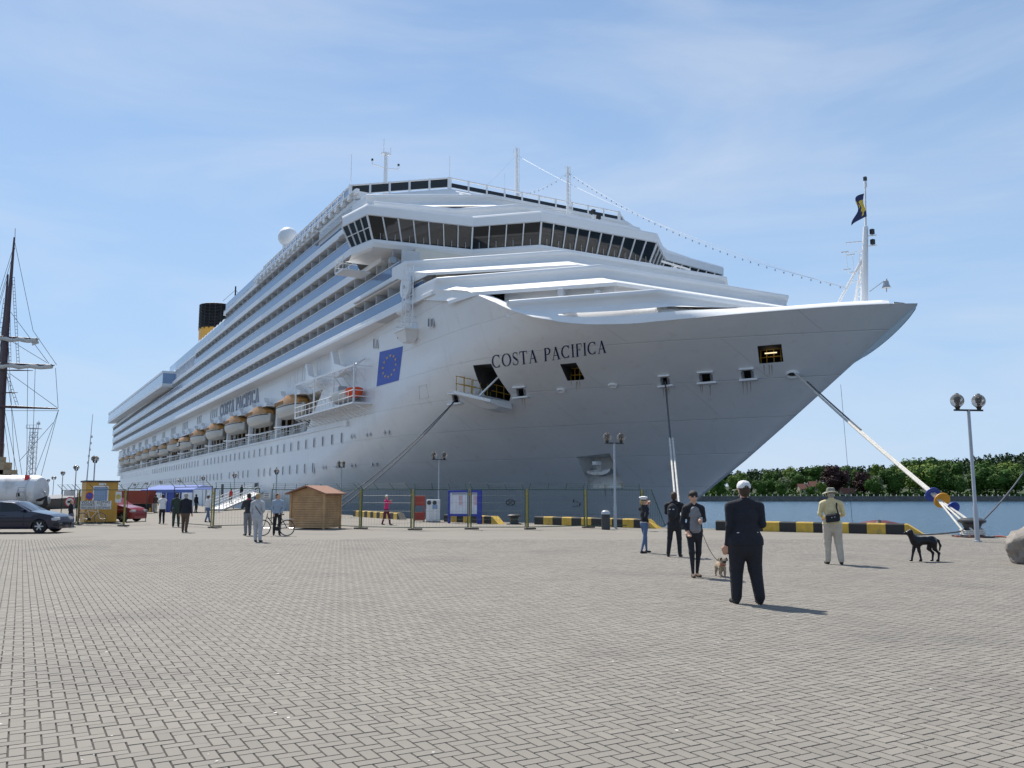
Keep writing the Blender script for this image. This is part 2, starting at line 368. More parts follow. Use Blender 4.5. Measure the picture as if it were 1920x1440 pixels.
# paving beyond, same level
pfar = [(p.x - .3 * PO.x, p.y - .3 * PO.y) for p in EDGE[:6]]
fp = [tuple(q) for q in pfar] + [(20.2, ZF)] + [(-60, ZF), (-60, 70)] + poly[-2:]
mbx = MB(); bm = bmesh.new(); f = bm.faces.new([bm.verts.new((x, y, -.003)) for x, y in fp]); bmesh.ops.triangulate(bm, faces=[f])
bmesh.ops.recalc_face_normals(bm, faces=bm.faces)
for f in bm.faces:
    if f.normal.z < 0: f.normal_flip()
me = bpy.data.meshes.new('paving'); bm.to_mesh(me); bm.free(); me.materials.append(M['pavefar']); po_ = bpy.data.objects.new('paving', me); COL.objects.link(po_); po_['kind'] = 'structure'
# stone coping along the quay edge
mb = MB()
for a, b in zip(EDGE[:-1], EDGE[1:]):
    d = (b - a).normalized(); nrm = Vector((d.y, -d.x, 0))
    if nrm.dot(PO) > 0: nrm = -nrm
    n = max(1, int((b - a).length / 2.0)) if (a - Vector((0, 40, 0))).length < 90 else max(1, int((b - a).length / 30))
    for i in range(n):
        p = a.lerp(b, i / n); q = a.lerp(b, (i + 1) / n); g = d * .006
        c = [p + g, q - g, q - g + nrm * .42, p + g + nrm * .42]
        mb.add([(v.x, v.y, z) for z in (-.3, .012) for v in c], [(0, 3, 2, 1), (4, 5, 6, 7), (0, 1, 5, 4), (1, 2, 6, 5), (2, 3, 7, 6), (3, 0, 4, 7)])
cop = mb.build('coping', 'concrete'); cop.parent = quay
# water
def water_mat():
    m = bpy.data.materials.new('harbour_water'); m.use_nodes = True; t = m.node_tree; b = t.nodes['Principled BSDF']; l = t.links.new
    b.inputs['Base Color'].default_value = (.04, .085, .135, 1); b.inputs['Specular IOR Level'].default_value = .16; b.inputs['Roughness'].default_value = .2; b.inputs['IOR'].default_value = 1.33
    g = t.nodes.new('ShaderNodeTexCoord'); hs = None
    for sc, st, sx in ((.35, .6, 1.), (1.3, .7, 1.5), (4.5, .6, 1.2)):
        mpn = t.nodes.new('ShaderNodeMapping'); mpn.inputs['Scale'].default_value = (sc, sc * sx, sc); mpn.inputs['Rotation'].default_value = (0, 0, R(25))
        n = t.nodes.new('ShaderNodeTexNoise'); n.inputs['Scale'].default_value = 1; n.inputs['Detail'].default_value = 4; l(g.outputs['Object'], mpn.inputs['Vector']); l(mpn.outputs[0], n.inputs['Vector'])
        bp = t.nodes.new('ShaderNodeBump'); bp.inputs['Strength'].default_value = st; bp.inputs['Distance'].default_value = .7 / sc
        l(n.outputs['Fac'], bp.inputs['Height'])
        if hs: l(hs.outputs['Normal'], bp.inputs['Normal'])
        hs = bp
    l(hs.outputs['Normal'], b.inputs['Normal']); return m
M['water'] = water_mat()
wa = MB().add([(-3500, -300, -2), (3500, -300, -2), (3500, 3500, -2), (-3500, 3500, -2)], [(0, 1, 2, 3)]).build('water', 'water', fix=False); wa['kind'] = 'structure'

M['stain'] = mat('dark_oil_stain', (.13, .12, .11), .8, var=.3, vscale=5); M['speck'] = mat('pale_speck', (.62, .6, .55), .9)
rgp = np.random.RandomState(11); mb = MB()
for i in range(260):
    Y = rgp.uniform(5, 30); X = rgp.uniform(-.6, .6) * Y; r_ = rgp.uniform(.006, .02); n_ = 6; a0 = rgp.uniform(0, 6)
    mb.add([(X + r_ * math.cos(a0 + q * 1.047) * rgp.uniform(.6, 1.2), Y + r_ * math.sin(a0 + q * 1.047), .0035) for q in range(n_)], [tuple(range(n_))], int(rgp.rand() < .35))
o = mb.build('paving_specks', ['speck', 'stain'], quay, fix=False); o['kind'] = 'stuff'
# ================================================================ cruise ship (local x to the bow, y to port, z up)
ship = empty('cruise_ship', W(0, 0, 0), SHIP_ROT, 'huge white cruise ship moored at the quay with blue balconies and sharply flared bow', 'cruise ship')
def hull_material():
    m = mat('hull_white_paint', (.77, .775, .78), .38, var=.045, vscale=.25); t = m.node_tree; l = t.links.new; b = t.nodes['Principled BSDF']
    tcn = t.nodes.new('ShaderNodeTexCoord'); mp = t.nodes.new('ShaderNodeMapping'); mp.inputs['Rotation'].default_value = (R(90), 0, 0)
    br = t.nodes.new('ShaderNodeTexBrick'); br.inputs['Scale'].default_value = 1; br.inputs['Brick Width'].default_value = 9; br.inputs['Row Height'].default_value = 2.3; br.inputs['Mortar Size'].default_value = .035; br.inputs['Mortar Smooth'].default_value = .9
    br.inputs['Color1'].default_value = br.inputs['Color2'].default_value = (1, 1, 1, 1); br.inputs['Mortar'].default_value = (0, 0, 0, 1)
    n = t.nodes.new('ShaderNodeTexNoise'); n.inputs['Scale'].default_value = .5; n.inputs['Detail'].default_value = 3
    n2 = t.nodes.new('ShaderNodeMapping'); n2.inputs['Scale'].default_value = (.5, 1, 2.2); l(tcn.outputs['Object'], n2.inputs[0]); l(n2.outputs[0], n.inputs['Vector'])
    l(tcn.outputs['Object'], mp.inputs[0]); l(mp.outputs[0], br.inputs['Vector'])
    b1 = t.nodes.new('ShaderNodeBump'); b1.inputs['Strength'].default_value = .8; b1.inputs['Distance'].default_value = .02; l(br.outputs['Color'], b1.inputs['Height'])
    b2 = t.nodes.new('ShaderNodeBump'); b2.inputs['Strength'].default_value = .35; b2.inputs['Distance'].default_value = .08; l(n.outputs['Fac'], b2.inputs['Height']); l(b1.outputs[0], b2.inputs['Normal']); l(b2.outputs[0], b.inputs['Normal'])
    # grime: streaks running down the plating
    ms = t.nodes.new('ShaderNodeMapping'); ms.inputs['Scale'].default_value = (1.6, 1.6, .09); ns = t.nodes.new('ShaderNodeTexNoise'); ns.inputs['Scale'].default_value = 1.0; ns.inputs['Detail'].default_value = 5; l(tcn.outputs['Object'], ms.inputs[0]); l(ms.outputs[0], ns.inputs['Vector'])
    mr = t.nodes.new('ShaderNodeMapRange'); mr.inputs[1].default_value = .58; mr.inputs[2].default_value = .8; mr.inputs[3].default_value = 0; mr.inputs[4].default_value = .22; l(ns.outputs['Fac'], mr.inputs[0])
    mx_ = t.nodes.new('ShaderNodeMixRGB'); mx_.inputs['Color2'].default_value = (.42, .36, .29, 1); l(mr.outputs[0], mx_.inputs['Fac']); src = b.inputs['Base Color'].links[0].from_socket; l(src, mx_.inputs['Color1'])
    mo = t.nodes.new('ShaderNodeMixRGB'); mo.blend_type = 'MULTIPLY'; mo.inputs['Fac'].default_value = .10; l(mx_.outputs[0], mo.inputs['Color1']); l(br.outputs['Color'], mo.inputs['Color2']); l(mo.outputs[0], b.inputs['Base Color'])
    return m
M['hull'] = hull_material()
STZ = [-3, 1.72, 4.18, 6.23, 8.28, 10.33, 11.57, 12.8]; STX = [-27.0, -18.4, -13.9, -10.45, -7.1, -3.8, -1.86, .1]
SHX = [-.2, 1.2, 3, 6.7, 12, 13.9, 15.3, 17, 18.5, 19.9, 21.7, 23, 25, 27]; SHZ = [12.7, 12.76, 12.75, 12.65, 12.5, 12.6, 12.85, 13.4, 14.05, 14.8, 15.65, 16.2, 16.7, 16.9]
def xs(z): return float(np.interp(z, STZ, STX))
def zs(x): return float(np.interp(-x, SHX, SHZ))
def HB0(x, z):
    zz = min(z, 12.8); w_ = (zz + 3) / 15.8; Lz = 18.83 + 50 * (1 - w_) ** 1.25; a = 1.75 - .61 * w_; c = 1.213 - .283 * w_
    t = min(max((xs(zz) - x) / Lz, 0), 1); B = 16.6 + .4 * w_ * max(0, min(1, (x + 45) / 20))
    y = B * (1 - (1 - t) ** a) ** c; rs_ = .08 + .2 * w_; dd = min(max(xs(zz) - x, 0), rs_); y = math.sqrt(y * y + 2 * rs_ * dd - dd * dd) if y < 4 else y + (rs_ * rs_) / (2 * y)
    return y
def HB(x, z):
    d = max(xs(min(z, 12.8)) - x, 0); wn = min(.34 * d, 11.0)
    y = HB0(x, z) if wn < .3 else sum(HB0(x + k * wn, z) for k in (-1, -.75, -.5, -.25, 0, .25, .5, .75, 1)) / 9
    if z > 12.801 and x < -14:
        tgt = float(np.interp(-x, [14, 15.3, 17, 18.5, 20, 22, 24, 28, 48], [14.0, 14.7, 15.9, 16.6, 17.1, 17.5, 17.8, 18.0, 16.62])); top = zs(x)
        k = (z - 12.8) / max(top - 12.8, .2); k = k if x > -48 else 1; y = y + (max(tgt, y) - y) * min(k, 1)
    return y
rs = [0, .004, .01, .02, .035, .05] + list(np.linspace(.062, 1, 110)); xA = -70.0
NZ = 44; rings = []
def station(r):
    pts = []
    for j in range(NZ + 1):
        q = j / NZ; x = xs(12.4) + (xA - xs(12.4)) * r
        for _ in range(12):
            z = -3 + (zs(x) + 3) * q; x = xs(z) + (xA - xs(z)) * r
        pts.append((x, HB(x, z) if r > 0 else 0, z))
    return pts
sts = [station(r) for r in rs] + [[(x, 16.6, -3 + 19.9 * j / NZ) for j in range(NZ + 1)] for x in (-90, -130, -180, -230, -270)]
for x, nar in ((-285, .97), (-296, .9)): sts.append([(x + (-3 if j < 17 else 0), 16.6 * nar, -3 + 19.9 * j / NZ) for j in range(NZ + 1)])
rows = []
for st in sts:
    xt, yt, zt = st[-1]; zd = min(zt - .35, 12.3) if xt > -29.5 else 16.6
    it = max(yt - .3, 0); ib = max(min(HB(xt, zd), yt) - .3, 0); xi = xt - .3 if yt < 4 else xt; xb = min(xi, xs(min(zd, 12.8)) - .25)
    rows.append([(x, -y, z) for x, y, z in st] + [(xi, -it, zt), (xb, -ib, zd), (xb, ib, zd), (xi, it, zt)] + [(x, y, z) for x, y, z in reversed(st)])
mb = MB(); mb.grid(rows, closed=True); nc = len(rows[0]); k = (len(rows) - 1) * nc; mb.f.append(tuple(range(k, k + nc))); mb.m.append(0)
hull = mb.build('hull', ['hull', 'dark', 'cream', 'rust'], ship, smooth=True, merge=True, sharp=32)
bpy.context.view_layer.update()
BV = BVHTree.FromPolygons([v.co.copy() for v in hull.data.vertices], [tuple(p.vertices) for p in hull.data.polygons])
CL = LOC(Vector((0, 0, EYE)))
def hit(px, py):
    d = ray(px, py); dl = Vector((d.dot(FW), d.dot(PO), d.z)).normalized()
    r = BV.ray_cast(CL, dl)
    if r[0] is None:
        p = BV.find_nearest(CL + dl * 60); return p[0], p[1] if p[1].y < 0 else -p[1]
    n = r[1]; n = -n if n.dot(dl) > 0 else n; return r[0], n
def side_at(px, py, yl):
    d = ray(px, py); dl = Vector((d.dot(FW), d.dot(PO), d.z)); t = (yl - CL.y) / dl.y; return CL + dl * t
cutters = []
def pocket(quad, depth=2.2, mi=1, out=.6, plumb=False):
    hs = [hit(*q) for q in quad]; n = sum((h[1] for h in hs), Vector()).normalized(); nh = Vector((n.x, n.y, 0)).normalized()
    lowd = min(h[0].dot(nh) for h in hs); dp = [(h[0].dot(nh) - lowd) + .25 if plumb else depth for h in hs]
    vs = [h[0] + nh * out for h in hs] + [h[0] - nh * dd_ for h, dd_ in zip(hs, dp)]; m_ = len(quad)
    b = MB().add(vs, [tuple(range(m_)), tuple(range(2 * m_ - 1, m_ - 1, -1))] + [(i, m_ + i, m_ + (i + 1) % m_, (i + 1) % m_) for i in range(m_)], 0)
    o = b.build('cut', [M['dark'] if mi == 1 else M['rust'] if mi == 3 else M['cream']]); o.parent = ship; cutters.append(o); return hs, nh  # default dark lining paints shade into the pocket beyond its real occlusion
H1, n1 = pocket([(887, 685), (921, 682), (958, 741), (955, 752), (909, 741)], 3.0)
H2, n2_ = pocket([(1050, 683), (1080, 680), (1096, 709), (1094, 712), (1064, 714)], 2.6)
H3, n3_ = pocket([(1420, 649), (1465, 645), (1469, 678), (1424, 682)], 3.0)
FL = [((966, 727), (985, 746)), ((1237, 706), (1255, 725)), ((1310, 699), (1336, 719)), ((1389, 693), (1413, 713)), ((845, 739), (861, 758))]
fr = []
for (x0, y0), (x1, y1) in FL:
    sk = (x1 - x0) * .2; fr.append(pocket([(x0 + 2, y0 + 2), (x1 - 3, y0 + 1), (x1 - 1, y1 - 3), (x0 + 4, y1 - 2)], .9))
anch = pocket([(1080, 857), (1143, 850), (1170, 914), (1108, 916)], .75, 3, .6, True)
b = MB().side([(-286, 8.9), (-66, 8.9), (-60, 13.1), (-286, 13.1)], -18.5, -12.8); o = b.build('cut', 'cream', ship); cutters.append(o)
b = MB().side([(-286, 8.9), (-66, 8.9), (-60, 13.1), (-286, 13.1)], 18.5, 12.8); o = b.build('cut', 'cream', ship); cutters.append(o)
for i, c in enumerate(cutters):
    md = hull.modifiers.new('b', 'BOOLEAN'); md.operation = 'DIFFERENCE'; md.solver = 'EXACT'; md.object = c; md.material_mode = 'TRANSFER'
bpy.context.view_layer.update()
hm = bpy.data.meshes.new_from_object(hull.evaluated_get(bpy.context.evaluated_depsgraph_get())); hull.modifiers.clear(); old = hull.data; hull.data = hm; hm.name = 'hull'
hm.polygons.foreach_set('use_smooth', [True] * len(hm.polygons)); hm.set_sharp_from_angle(angle=R(30))
for c in cutters: bpy.data.objects.remove(c)
print('hull faces', len(hm.polygons), len(old.polygons))
# ---- fairleads, eyes, frames
def ring_at(px, py, rx, ry, name='hawse_pipe', t=.07):
    p, n = hit(px, py); a = Vector((0, 0, 1)).cross(n).normalized(); u = n.cross(a)
    mb = MB(); nn = 20; R1 = []
    for q in range(nn + 1):
        an = 2 * math.pi * q / nn; c = p + a * math.cos(an) * rx + u * math.sin(an) * ry; rad = (a * math.cos(an) + u * math.sin(an))
        R1.append([c - n * .05 - rad * .0, c + n * .10, c + n * .14 - rad * t * .6, c + n * .10 - rad * t * 1.6, c - n * .05 - rad * t * 1.8])
    mb.grid(R1); o = mb.build(name, 'white', ship, smooth=True)
    d = MB().add([p + n * .015] + [p + n * .015 + a * math.cos(2 * math.pi * q / nn) * rx * .8 + u * math.sin(2 * math.pi * q / nn) * ry * .8 for q in range(nn)], [(0, i + 1, (i + 1) % nn + 1) for i in range(nn)]).build('opening', 'dark' if name == 'hawse_pipe' else 'hull', o)
    return p, n
ring_at(1052, 731, .33, .22, 'closed_fairlead'); ring_at(1149, 722, .34, .22, 'closed_fairlead')
EYE_P, EYE_N = ring_at(1486, 701, .42, .3)
for (hs, nh), ((x0, y0), (x1, y1)) in zip(fr, FL):
    P = [hit(x0 - 3, y0)[0], hit(x1 + 1, y0 - 2)[0], hit(x1 + 8, y1 - 2)[0], hit(x0 - 2, y1 + 1)[0]]
    mb = MB(); mb.bar(P[0] + nh * .06, P[1] + nh * .06, .3, .13); mb.bar(P[3] + nh * .12, P[2] + nh * .12, .42, .15)
    o = mb.build('fairlead_sill', 'white', ship, bevel=.02)
    mb = MB(); q = hs
    for a_, b_ in ((0, 3), (1, 2)): mb.tube([q[a_][0] - nh * .12, q[b_][0] - nh * .12], .11, 10)
    mb.build('fairlead_roller', 'metal', o, smooth=True)
# hatch door folded down as a platform, with rails and stay
a0 = hit(909, 742)[0]; a1 = hit(956, 753)[0]; nrm = n1; al = (a1 - a0).normalized()
a0 = a0 - al * .9; wdt = 2.2
mb = MB(); secs = []
for t in np.linspace(0, 1, 7):
    sag = .75 * math.sin(t * math.pi) ** .6 if 0 < t < 1 else 0
    p = a0.lerp(a1, t); secs.append([p - nrm * .2, p + nrm * wdt * .5, p + nrm * wdt, p + nrm * wdt - Vector((0, 0, .22)), p + nrm * wdt * .5 - Vector((0, 0, .45 + sag * .6)), p - nrm * .2 - Vector((0, 0, .55 + sag * .75))])
mb.grid(secs, closed=True); mb.f += [tuple(range(6)), tuple(range(36, 42))]; mb.m += [0, 0]
plat = mb.build('shell_door', 'white', ship)
M['ybstripe'] = mat('yellow_black_rail', (.42, .25, .03), .5, var=.5, vscale=9)
mb = MB()
for t in (0, .22, .45):
    p = a0.lerp(a1, t)
    for dn in (.3, 1.1, 1.9): mb.tube([p + nrm * dn, p + nrm * dn + Vector((0, 0, 1.15))], .03, 6)
    for hz in (.55, 1.12): mb.tube([p + nrm * .1 + Vector((0, 0, hz)), p + nrm * 2.0 + Vector((0, 0, hz))], .028, 6)
for hz in (.55, 1.12):
    for dn in (.3, 1.9): mb.tube([a0 + nrm * dn + Vector((0, 0, hz)), a0.lerp(a1, .45) + nrm * dn + Vector((0, 0, hz))], .028, 6)
mb.build('door_railing', 'ybstripe', plat)
mb = MB(); p = a0.lerp(a1, .55) + nrm * 1.6; mb.bar(p, hit(945, 722)[0] + Vector((0, 0, 1.0)), .16, .1); mb.build('door_stay', 'white', plat)
for hs, nh in ((H2, n2_), (H3, n3_), (H1, n1)):
    mb = MB()
    q0, q1 = hs[-2 if len(hs) == 4 else 3][0], hs[-1][0]
    for hz in (.45, .95):
        mb.tube([q0 - nh * .5 + Vector((0, 0, hz)), q1 - nh * .5 + Vector((0, 0, hz))], .035, 6)
    for t in (0.1, .4, .7, .95): c = q0.lerp(q1, t) - nh * .5; mb.tube([c, c + Vector((0, 0, 1))], .035, 6)
    mb.build('hatch_guard_rail', 'ybstripe', ship)
mb = MB(); c0 = H3[0][0] - n3_ * 1.6 + Vector((0, 0, -.25)); a_ = (H3[1][0] - H3[0][0]).normalized(); mb.bar(c0 + a_ * .35, c0 + a_ * 1.1, .12, .06)
em = bpy.data.materials.new('lit_tube'); em.use_nodes = True; bb = em.node_tree.nodes['Principled BSDF']; bb.inputs['Emission Color'].default_value = (1, .8, .45, 1); bb.inputs['Emission Strength'].default_value = 1.0; M['lit'] = em
mb.build('strip_light', 'lit', ship)
# anchor in its recess
hs, nh = anch; c = sum((h[0] for h in hs), Vector()) / 4
al = (hs[1][0] - hs[0][0]).normalized(); up = (hs[0][0] - hs[3][0]).normalized()
mb = MB(); secs = []
for t in np.linspace(-1, 1, 9): secs.append([c + al * t * 1.05 + up * (.25 - .3 * (1 - t * t)) + nh * .1, c + al * t * 1.05 + up * (-.05 - .35 * (1 - t * t)) + nh * (.3), c + al * t * 1.05 + up * (-.2 - .32 * (1 - t * t)) - nh * .3, c + al * t * 1.05 + up * .3 - nh * .4])
mb.grid(secs, closed=True); an = mb.build('anchor', 'rust', ship, smooth=True)
mb = MB(); mb.bar(c + up * .2 - nh * .1, c + up * 1.1 - nh * .2, .3, .25); mb.box(c + up * 1.0 - nh * .1, (.5, .5, .3)); mb.build('anchor_shank', 'rust', an)
M['streak'] = mat('rust_streak', (.46, .38, .30), .6, var=.25, vscale=2)
rgs = np.random.RandomState(4)
def streaks(x0, x1, y0, n, ln):
    for i in range(n):
        px = rgs.uniform(x0, x1); L_ = ln * rgs.uniform(.4, 1); mb = MB(); rows_ = []
        for t_ in np.linspace(0, 1, 6):
            h_, n_ = hit(px + 1.2 * t_, y0 + L_ * t_); a_ = Vector((0, 0, 1)).cross(n_).normalized(); w_ = .035 * (1 - t_ * .85); rows_.append([h_ + n_ * .006 - a_ * w_, h_ + n_ * .006 + a_ * w_])
        mb.grid(rows_); mb.build('rust_streak', 'streak', ship, fix=False)
streaks(968, 984, 748, 3, 22); streaks(1240, 1254, 728, 3, 26); streaks(1313, 1334, 722, 3, 22); streaks(1392, 1411, 716, 3, 24); streaks(1066, 1094, 715, 4, 20); streaks(1426, 1466, 684, 4, 26); streaks(1118, 1160, 917, 4, 22)
# ---- painted marks on the hull: drawn in pixel-free (s,t) space on a pixel quad
def on_hull(quad, s, t, off=.012):
    a, b, c, d = [Vector(q) for q in quad]      # tl tr br bl
    p = a.lerp(b, s).lerp(d.lerp(c, s), 1 - t); h, n = hit(p.x, p.y); return h + n * off
def stroke(pts, ws): return pts, ws
def arc(cx, cy, rx, ry, a0, a1, n, wfun): return [(cx + rx * math.cos(R(a0 + (a1 - a0) * i / n)), cy + ry * math.sin(R(a0 + (a1 - a0) * i / n))) for i in range(n + 1)], [wfun(a0 + (a1 - a0) * i / n) for i in range(n + 1)]
TH, TN = .15, .05
rw = lambda a: TN + (TH - TN) * abs(math.cos(R(a)))
def st(x0, y0, x1, y1, w0, n=1): return [(x0 + (x1 - x0) * i / n, y0 + (y1 - y0) * i / n) for i in range(n + 1)], [w0] * (n + 1)
def glyph(c):       # serif capitals, height 1: list of (points, widths, horizontal?)
    if c == 'C': return .86, [arc(.46, .5, .38, .46, 48, 312, 16, rw), st(.72, .98, .74, .70, .045, 2), st(.72, .02, .74, .25, .03, 2)]
    if c == 'O': return .92, [arc(.46, .5, .38, .46, 0, 360, 20, rw)]
    if c == 'S': return .62, [arc(.31, .735, .21, .225, 40, 200, 8, lambda a: .05 + .03 * abs(math.cos(R(a)))), st(.12, .66, .50, .36, .15, 4), arc(.31, .265, .23, .235, 20, -150, 8, lambda a: .05 + .03 * abs(math.cos(R(a)))), st(.50, .97, .51, .72, .035, 2), st(.08, .03, .08, .3, .035, 2)]
    if c == 'T': return .76, [st(.38, 0, .38, .95, TH, 4), st(.03, .965, .73, .965, .06, 4), st(.05, .98, .04, .76, .04, 2), st(.71, .98, .72, .76, .04, 2), st(.24, .02, .52, .02, .04, 2)]
    if c == 'A': return .84, [st(.13, .02, .42, .98, .055, 5), st(.40, .98, .70, .02, .15, 5), st(.22, .34, .60, .34, .045, 3), st(.02, .02, .25, .02, .04, 2), st(.55, .02, .84, .02, .04, 2)]
    if c == 'P': return .66, [st(.17, 0, .17, 1, TH, 5), arc(.34, .73, .25, .245, 90, -90, 10, lambda a: .05 + .09 * abs(math.cos(R(a)))), st(.1, .975, .36, .975, .05, 3), st(.17, .485, .36, .485, .045, 2), st(.03, .02, .31, .02, .04, 2)]
    if c == 'I': return .34, [st(.17, 0, .17, 1, TH, 5), st(.03, .02, .31, .02, .04, 2), st(.03, .98, .31, .98, .04, 2)]
    if c == 'F': return .64, [st(.17, 0, .17, 1, TH, 5), st(.1, .97, .58, .97, .055, 4), st(.57, .99, .59, .76, .04, 2), st(.17, .52, .44, .52, .045, 2), st(.44, .62, .44, .42, .035, 2), st(.03, .02, .31, .02, .04, 2)]
    return .45, []
def lettering(txt, gap=.08):
    x = 0; out = []
    for c in txt:
        wd, ss = glyph(c); out.append((c, [([(x + p[0], p[1]) for p in ps], ws) for ps, ws in ss])); x += wd + gap
    return x - gap, out
def stroke_quads(ps, ws):
    L_, R_ = [], []
    for i, p in enumerate(ps):
        a = ps[max(i - 1, 0)]; b = ps[min(i + 1, len(ps) - 1)]; dx, dy = b[0] - a[0], b[1] - a[1]; l = math.hypot(dx, dy) or 1; nx, ny = -dy / l, dx / l
        L_.append((p[0] + nx * ws[i] / 2, p[1] + ny * ws[i] / 2)); R_.append((p[0] - nx * ws[i] / 2, p[1] - ny * ws[i] / 2))
    return L_, R_
tw, letters = lettering('COSTA PACIFICA')
NQ = [(921, 666), (1136, 637), (1137, 661), (923, 691)]
nm = None
for c, ss in letters:
    if not ss: continue
    mb = MB()
    for q, (ps, ws) in enumerate(ss):
        L_, R_ = stroke_quads(ps, ws); mb.grid([[on_hull(NQ, p[0] / tw, p[1], .012 + .003 * q) for p in L_], [on_hull(NQ, p[0] / tw, p[1], .012 + .003 * q) for p in R_]])
    o = mb.build('letter', 'navy', ship, fix=False)
# flag of twelve stars painted on the side
FQ = [(712, 660), (756, 649), (748, 713), (706, 725)]
mb = MB(); mb.grid([[on_hull(FQ, s, t, .012) for s in np.linspace(0, 1, 9)] for t in np.linspace(0, 1, 9)]); flag = mb.build('flag_emblem', 'flagblue', ship, fix=False)
for k_ in range(12):
    a = 2 * math.pi * k_ / 12; cx, cy = .5 + .28 * math.sin(a), .5 + .31 * math.cos(a); vs = [on_hull(FQ, cx, cy, .03)]
    for q in range(10): rr = (.05 if q % 2 == 0 else .02); vs.append(on_hull(FQ, cx + rr * 1.15 * math.sin(q * math.pi / 5), cy + rr * math.cos(q * math.pi / 5), .03))
    MB().add(vs, [(0, i + 1, (i + 1) % 10 + 1) for i in range(10)]).build('star', 'star', flag, fix=False)
# bow thruster and bulb marks
def mark(paths, name):
    mb = MB()
    for ps, w_ in paths:
        for a, b in zip(ps[:-1], ps[1:]):
            pa, na_ = hit(*a); pb, nb = hit(*b); mb.bar(pa + na_ * .02, pb + nb * .02, w_, .02)
    return mb.build(name, 'black', ship)
mark([([(957 + 8 * math.cos(q), 942 + 5.5 * math.sin(q)) for q in np.linspace(0, 2 * math.pi, 17)], .07), ([(952, 938), (962, 946)], .06), ([(962, 938), (952, 946)], .06)], 'thruster_mark')
mark([([(1076, 936), (1075, 941), (1082, 940), (1088, 944), (1087, 948), (1073, 949)], .07)], 'bulb_mark')
# ---- windows in the hull side
def win_mesh(w_, h_, d=.05, fw=.07, two=False):
    n = 8; mb = MB()
    def rr(a, b, r_):
        ps = []
        for cx, cz, a0 in ((a - r_, b - r_, 0), (-a + r_, b - r_, 90), (-a + r_, -b + r_, 180), (a - r_, -b + r_, 270)):
            for q in range(3): an = R(a0 + q * 45); ps.append((cx + r_ * math.cos(an), cz + r_ * math.sin(an)))
        return ps
    O = rr(w_ / 2, h_ / 2, min(w_, h_) * .3); I_ = rr(w_ / 2 - fw, h_ / 2 - fw, min(w_, h_) * .25)
    k = len(O); vs = [(x, 0, z) for x, z in O] + [(x, -d, z) for x, z in O] + [(x, -d, z) for x, z in I_] + [(x, -.005, z) for x, z in I_]
    fs = [];
    for r_ in range(3): fs += [(r_ * k + i, r_ * k + (i + 1) % k, (r_ + 1) * k + (i + 1) % k, (r_ + 1) * k + i) for i in range(k)]
    mb.add(vs, fs, 0); mb.add([(x, -.005, z) for x, z in I_], [tuple(range(k))[::-1]], 1)
    o = mb.build('window', ['white', 'port']); me = o.data; bpy.data.objects.remove(o); return me
WM = win_mesh(.75, 1.2); WS = win_mesh(.42, .55, fw=.05); WL = win_mesh(1.15, 1.6, fw=.06); WT = win_mesh(.5, 1.3, fw=.05)
nwin = 0
def window(me, x, y, z, rz=0, name='window'):
    o = bpy.data.objects.new(name, me); COL.objects.link(o); o.parent = ship; o.location = (x, y, z); o.rotation_euler = (0, 0, rz); return o
x = -53.2; i = 0
far_w = []
while x > -276:
    if not (-205 < x < -200 or -134 < x < -131.5): (window(WM, x, -16.602, 7.42) if x > -200 else far_w.append((x, 7.42)))
    if x < -62 and not (-94 < x < -91 or -112 < x < -109 or -160 < x < -158): (window(WM, x - .2, -16.602, 4.66) if x > -200 else far_w.append((x - .2, 4.66)))
    x -= 3.15
for x_, z_ in ((-49.9, 7.42), (-46.1, 7.42), (-42.5, 7.42), (-59.2, 4.7), (-55.6, 4.7), (-52.1, 4.7), (-48.1, 4.7)):
    for dx in (-.38, .38):
        p = HB(x_ + dx, z_); an = math.atan2(-(HB(x_ + 1, z_) - HB(x_ - 1, z_)), 2); window(WS, x_ + dx, -p - .004, z_, -an)
mb = MB()
for x_, z_ in far_w:
    for a_, z2 in ((x_, z_),): mb.bx(a_ - .34, a_ + .34, -16.62, -16.55, z2 - .55, z2 + .55)
o = mb.build('far_windows', 'port', ship); o['kind'] = 'stuff'
for gx in (-121.8, -136.6, -151.6, -167.4, -182.6, -198.4, -213.6, -228, -243, -258, -270):
    for q in range(4 if gx not in (-136.6, -182.6) else 3): window(WL, gx + 2.6 - q * 1.75, -16.602, 15.5)
for px, py in ((543, 707), (556, 699), (570, 693), (599, 682)): p = side_at(px, py, -16.6); window(WL, p.x, -16.61, 15.7)
for px, py in ((705, 641), (750, 622), (808, 599)):
    for dx in (-3, 3): h, n = hit(px + dx, py); window(WT, h.x + n.x * .01, h.y + n.y * .01, h.z, math.atan2(n.x, -n.y) if abs(n.y) > .3 else 0)
# rail strip along the hull below the promenade, faint door outline
mb = MB(); mb.bx(-286, -52, -16.72, -16.58, 8.62, 8.8); mb.box((-51.6, -16.75, 8.75), (.9, .25, .5)); mb.build('rubbing_rail', 'white', ship)
mark([([(786, 724), (800, 721), (804, 745), (787, 748), (786, 724)], .025)], 'door_seam').data.materials[0] = M['grey']
# raised lettering on the side wall
tw2, let2 = lettering('COSTA PACIFICA')
M['letgrey'] = mat('raised_letter_paint', (.30, .33, .40), .5)
for c, ss in let2:
    if not ss: continue
    mb = MB()
    for ps, ws in ss:
        L_, R_ = stroke_quads(ps, [w_ * 1.5 for w_ in ws])
        fr_ = lambda p: (-116.3 + 26.8 * p[0] / tw2, -16.72, 14.55 + 1.95 * p[1]); bk_ = lambda p: (-116.3 + 26.8 * p[0] / tw2, -16.5, 14.55 + 1.95 * p[1])
        mb.grid([[bk_(p) for p in L_], [fr_(p) for p in L_], [fr_(p) for p in R_], [bk_(p) for p in R_]])
    mb.build('raised_letter', 'letgrey', ship)
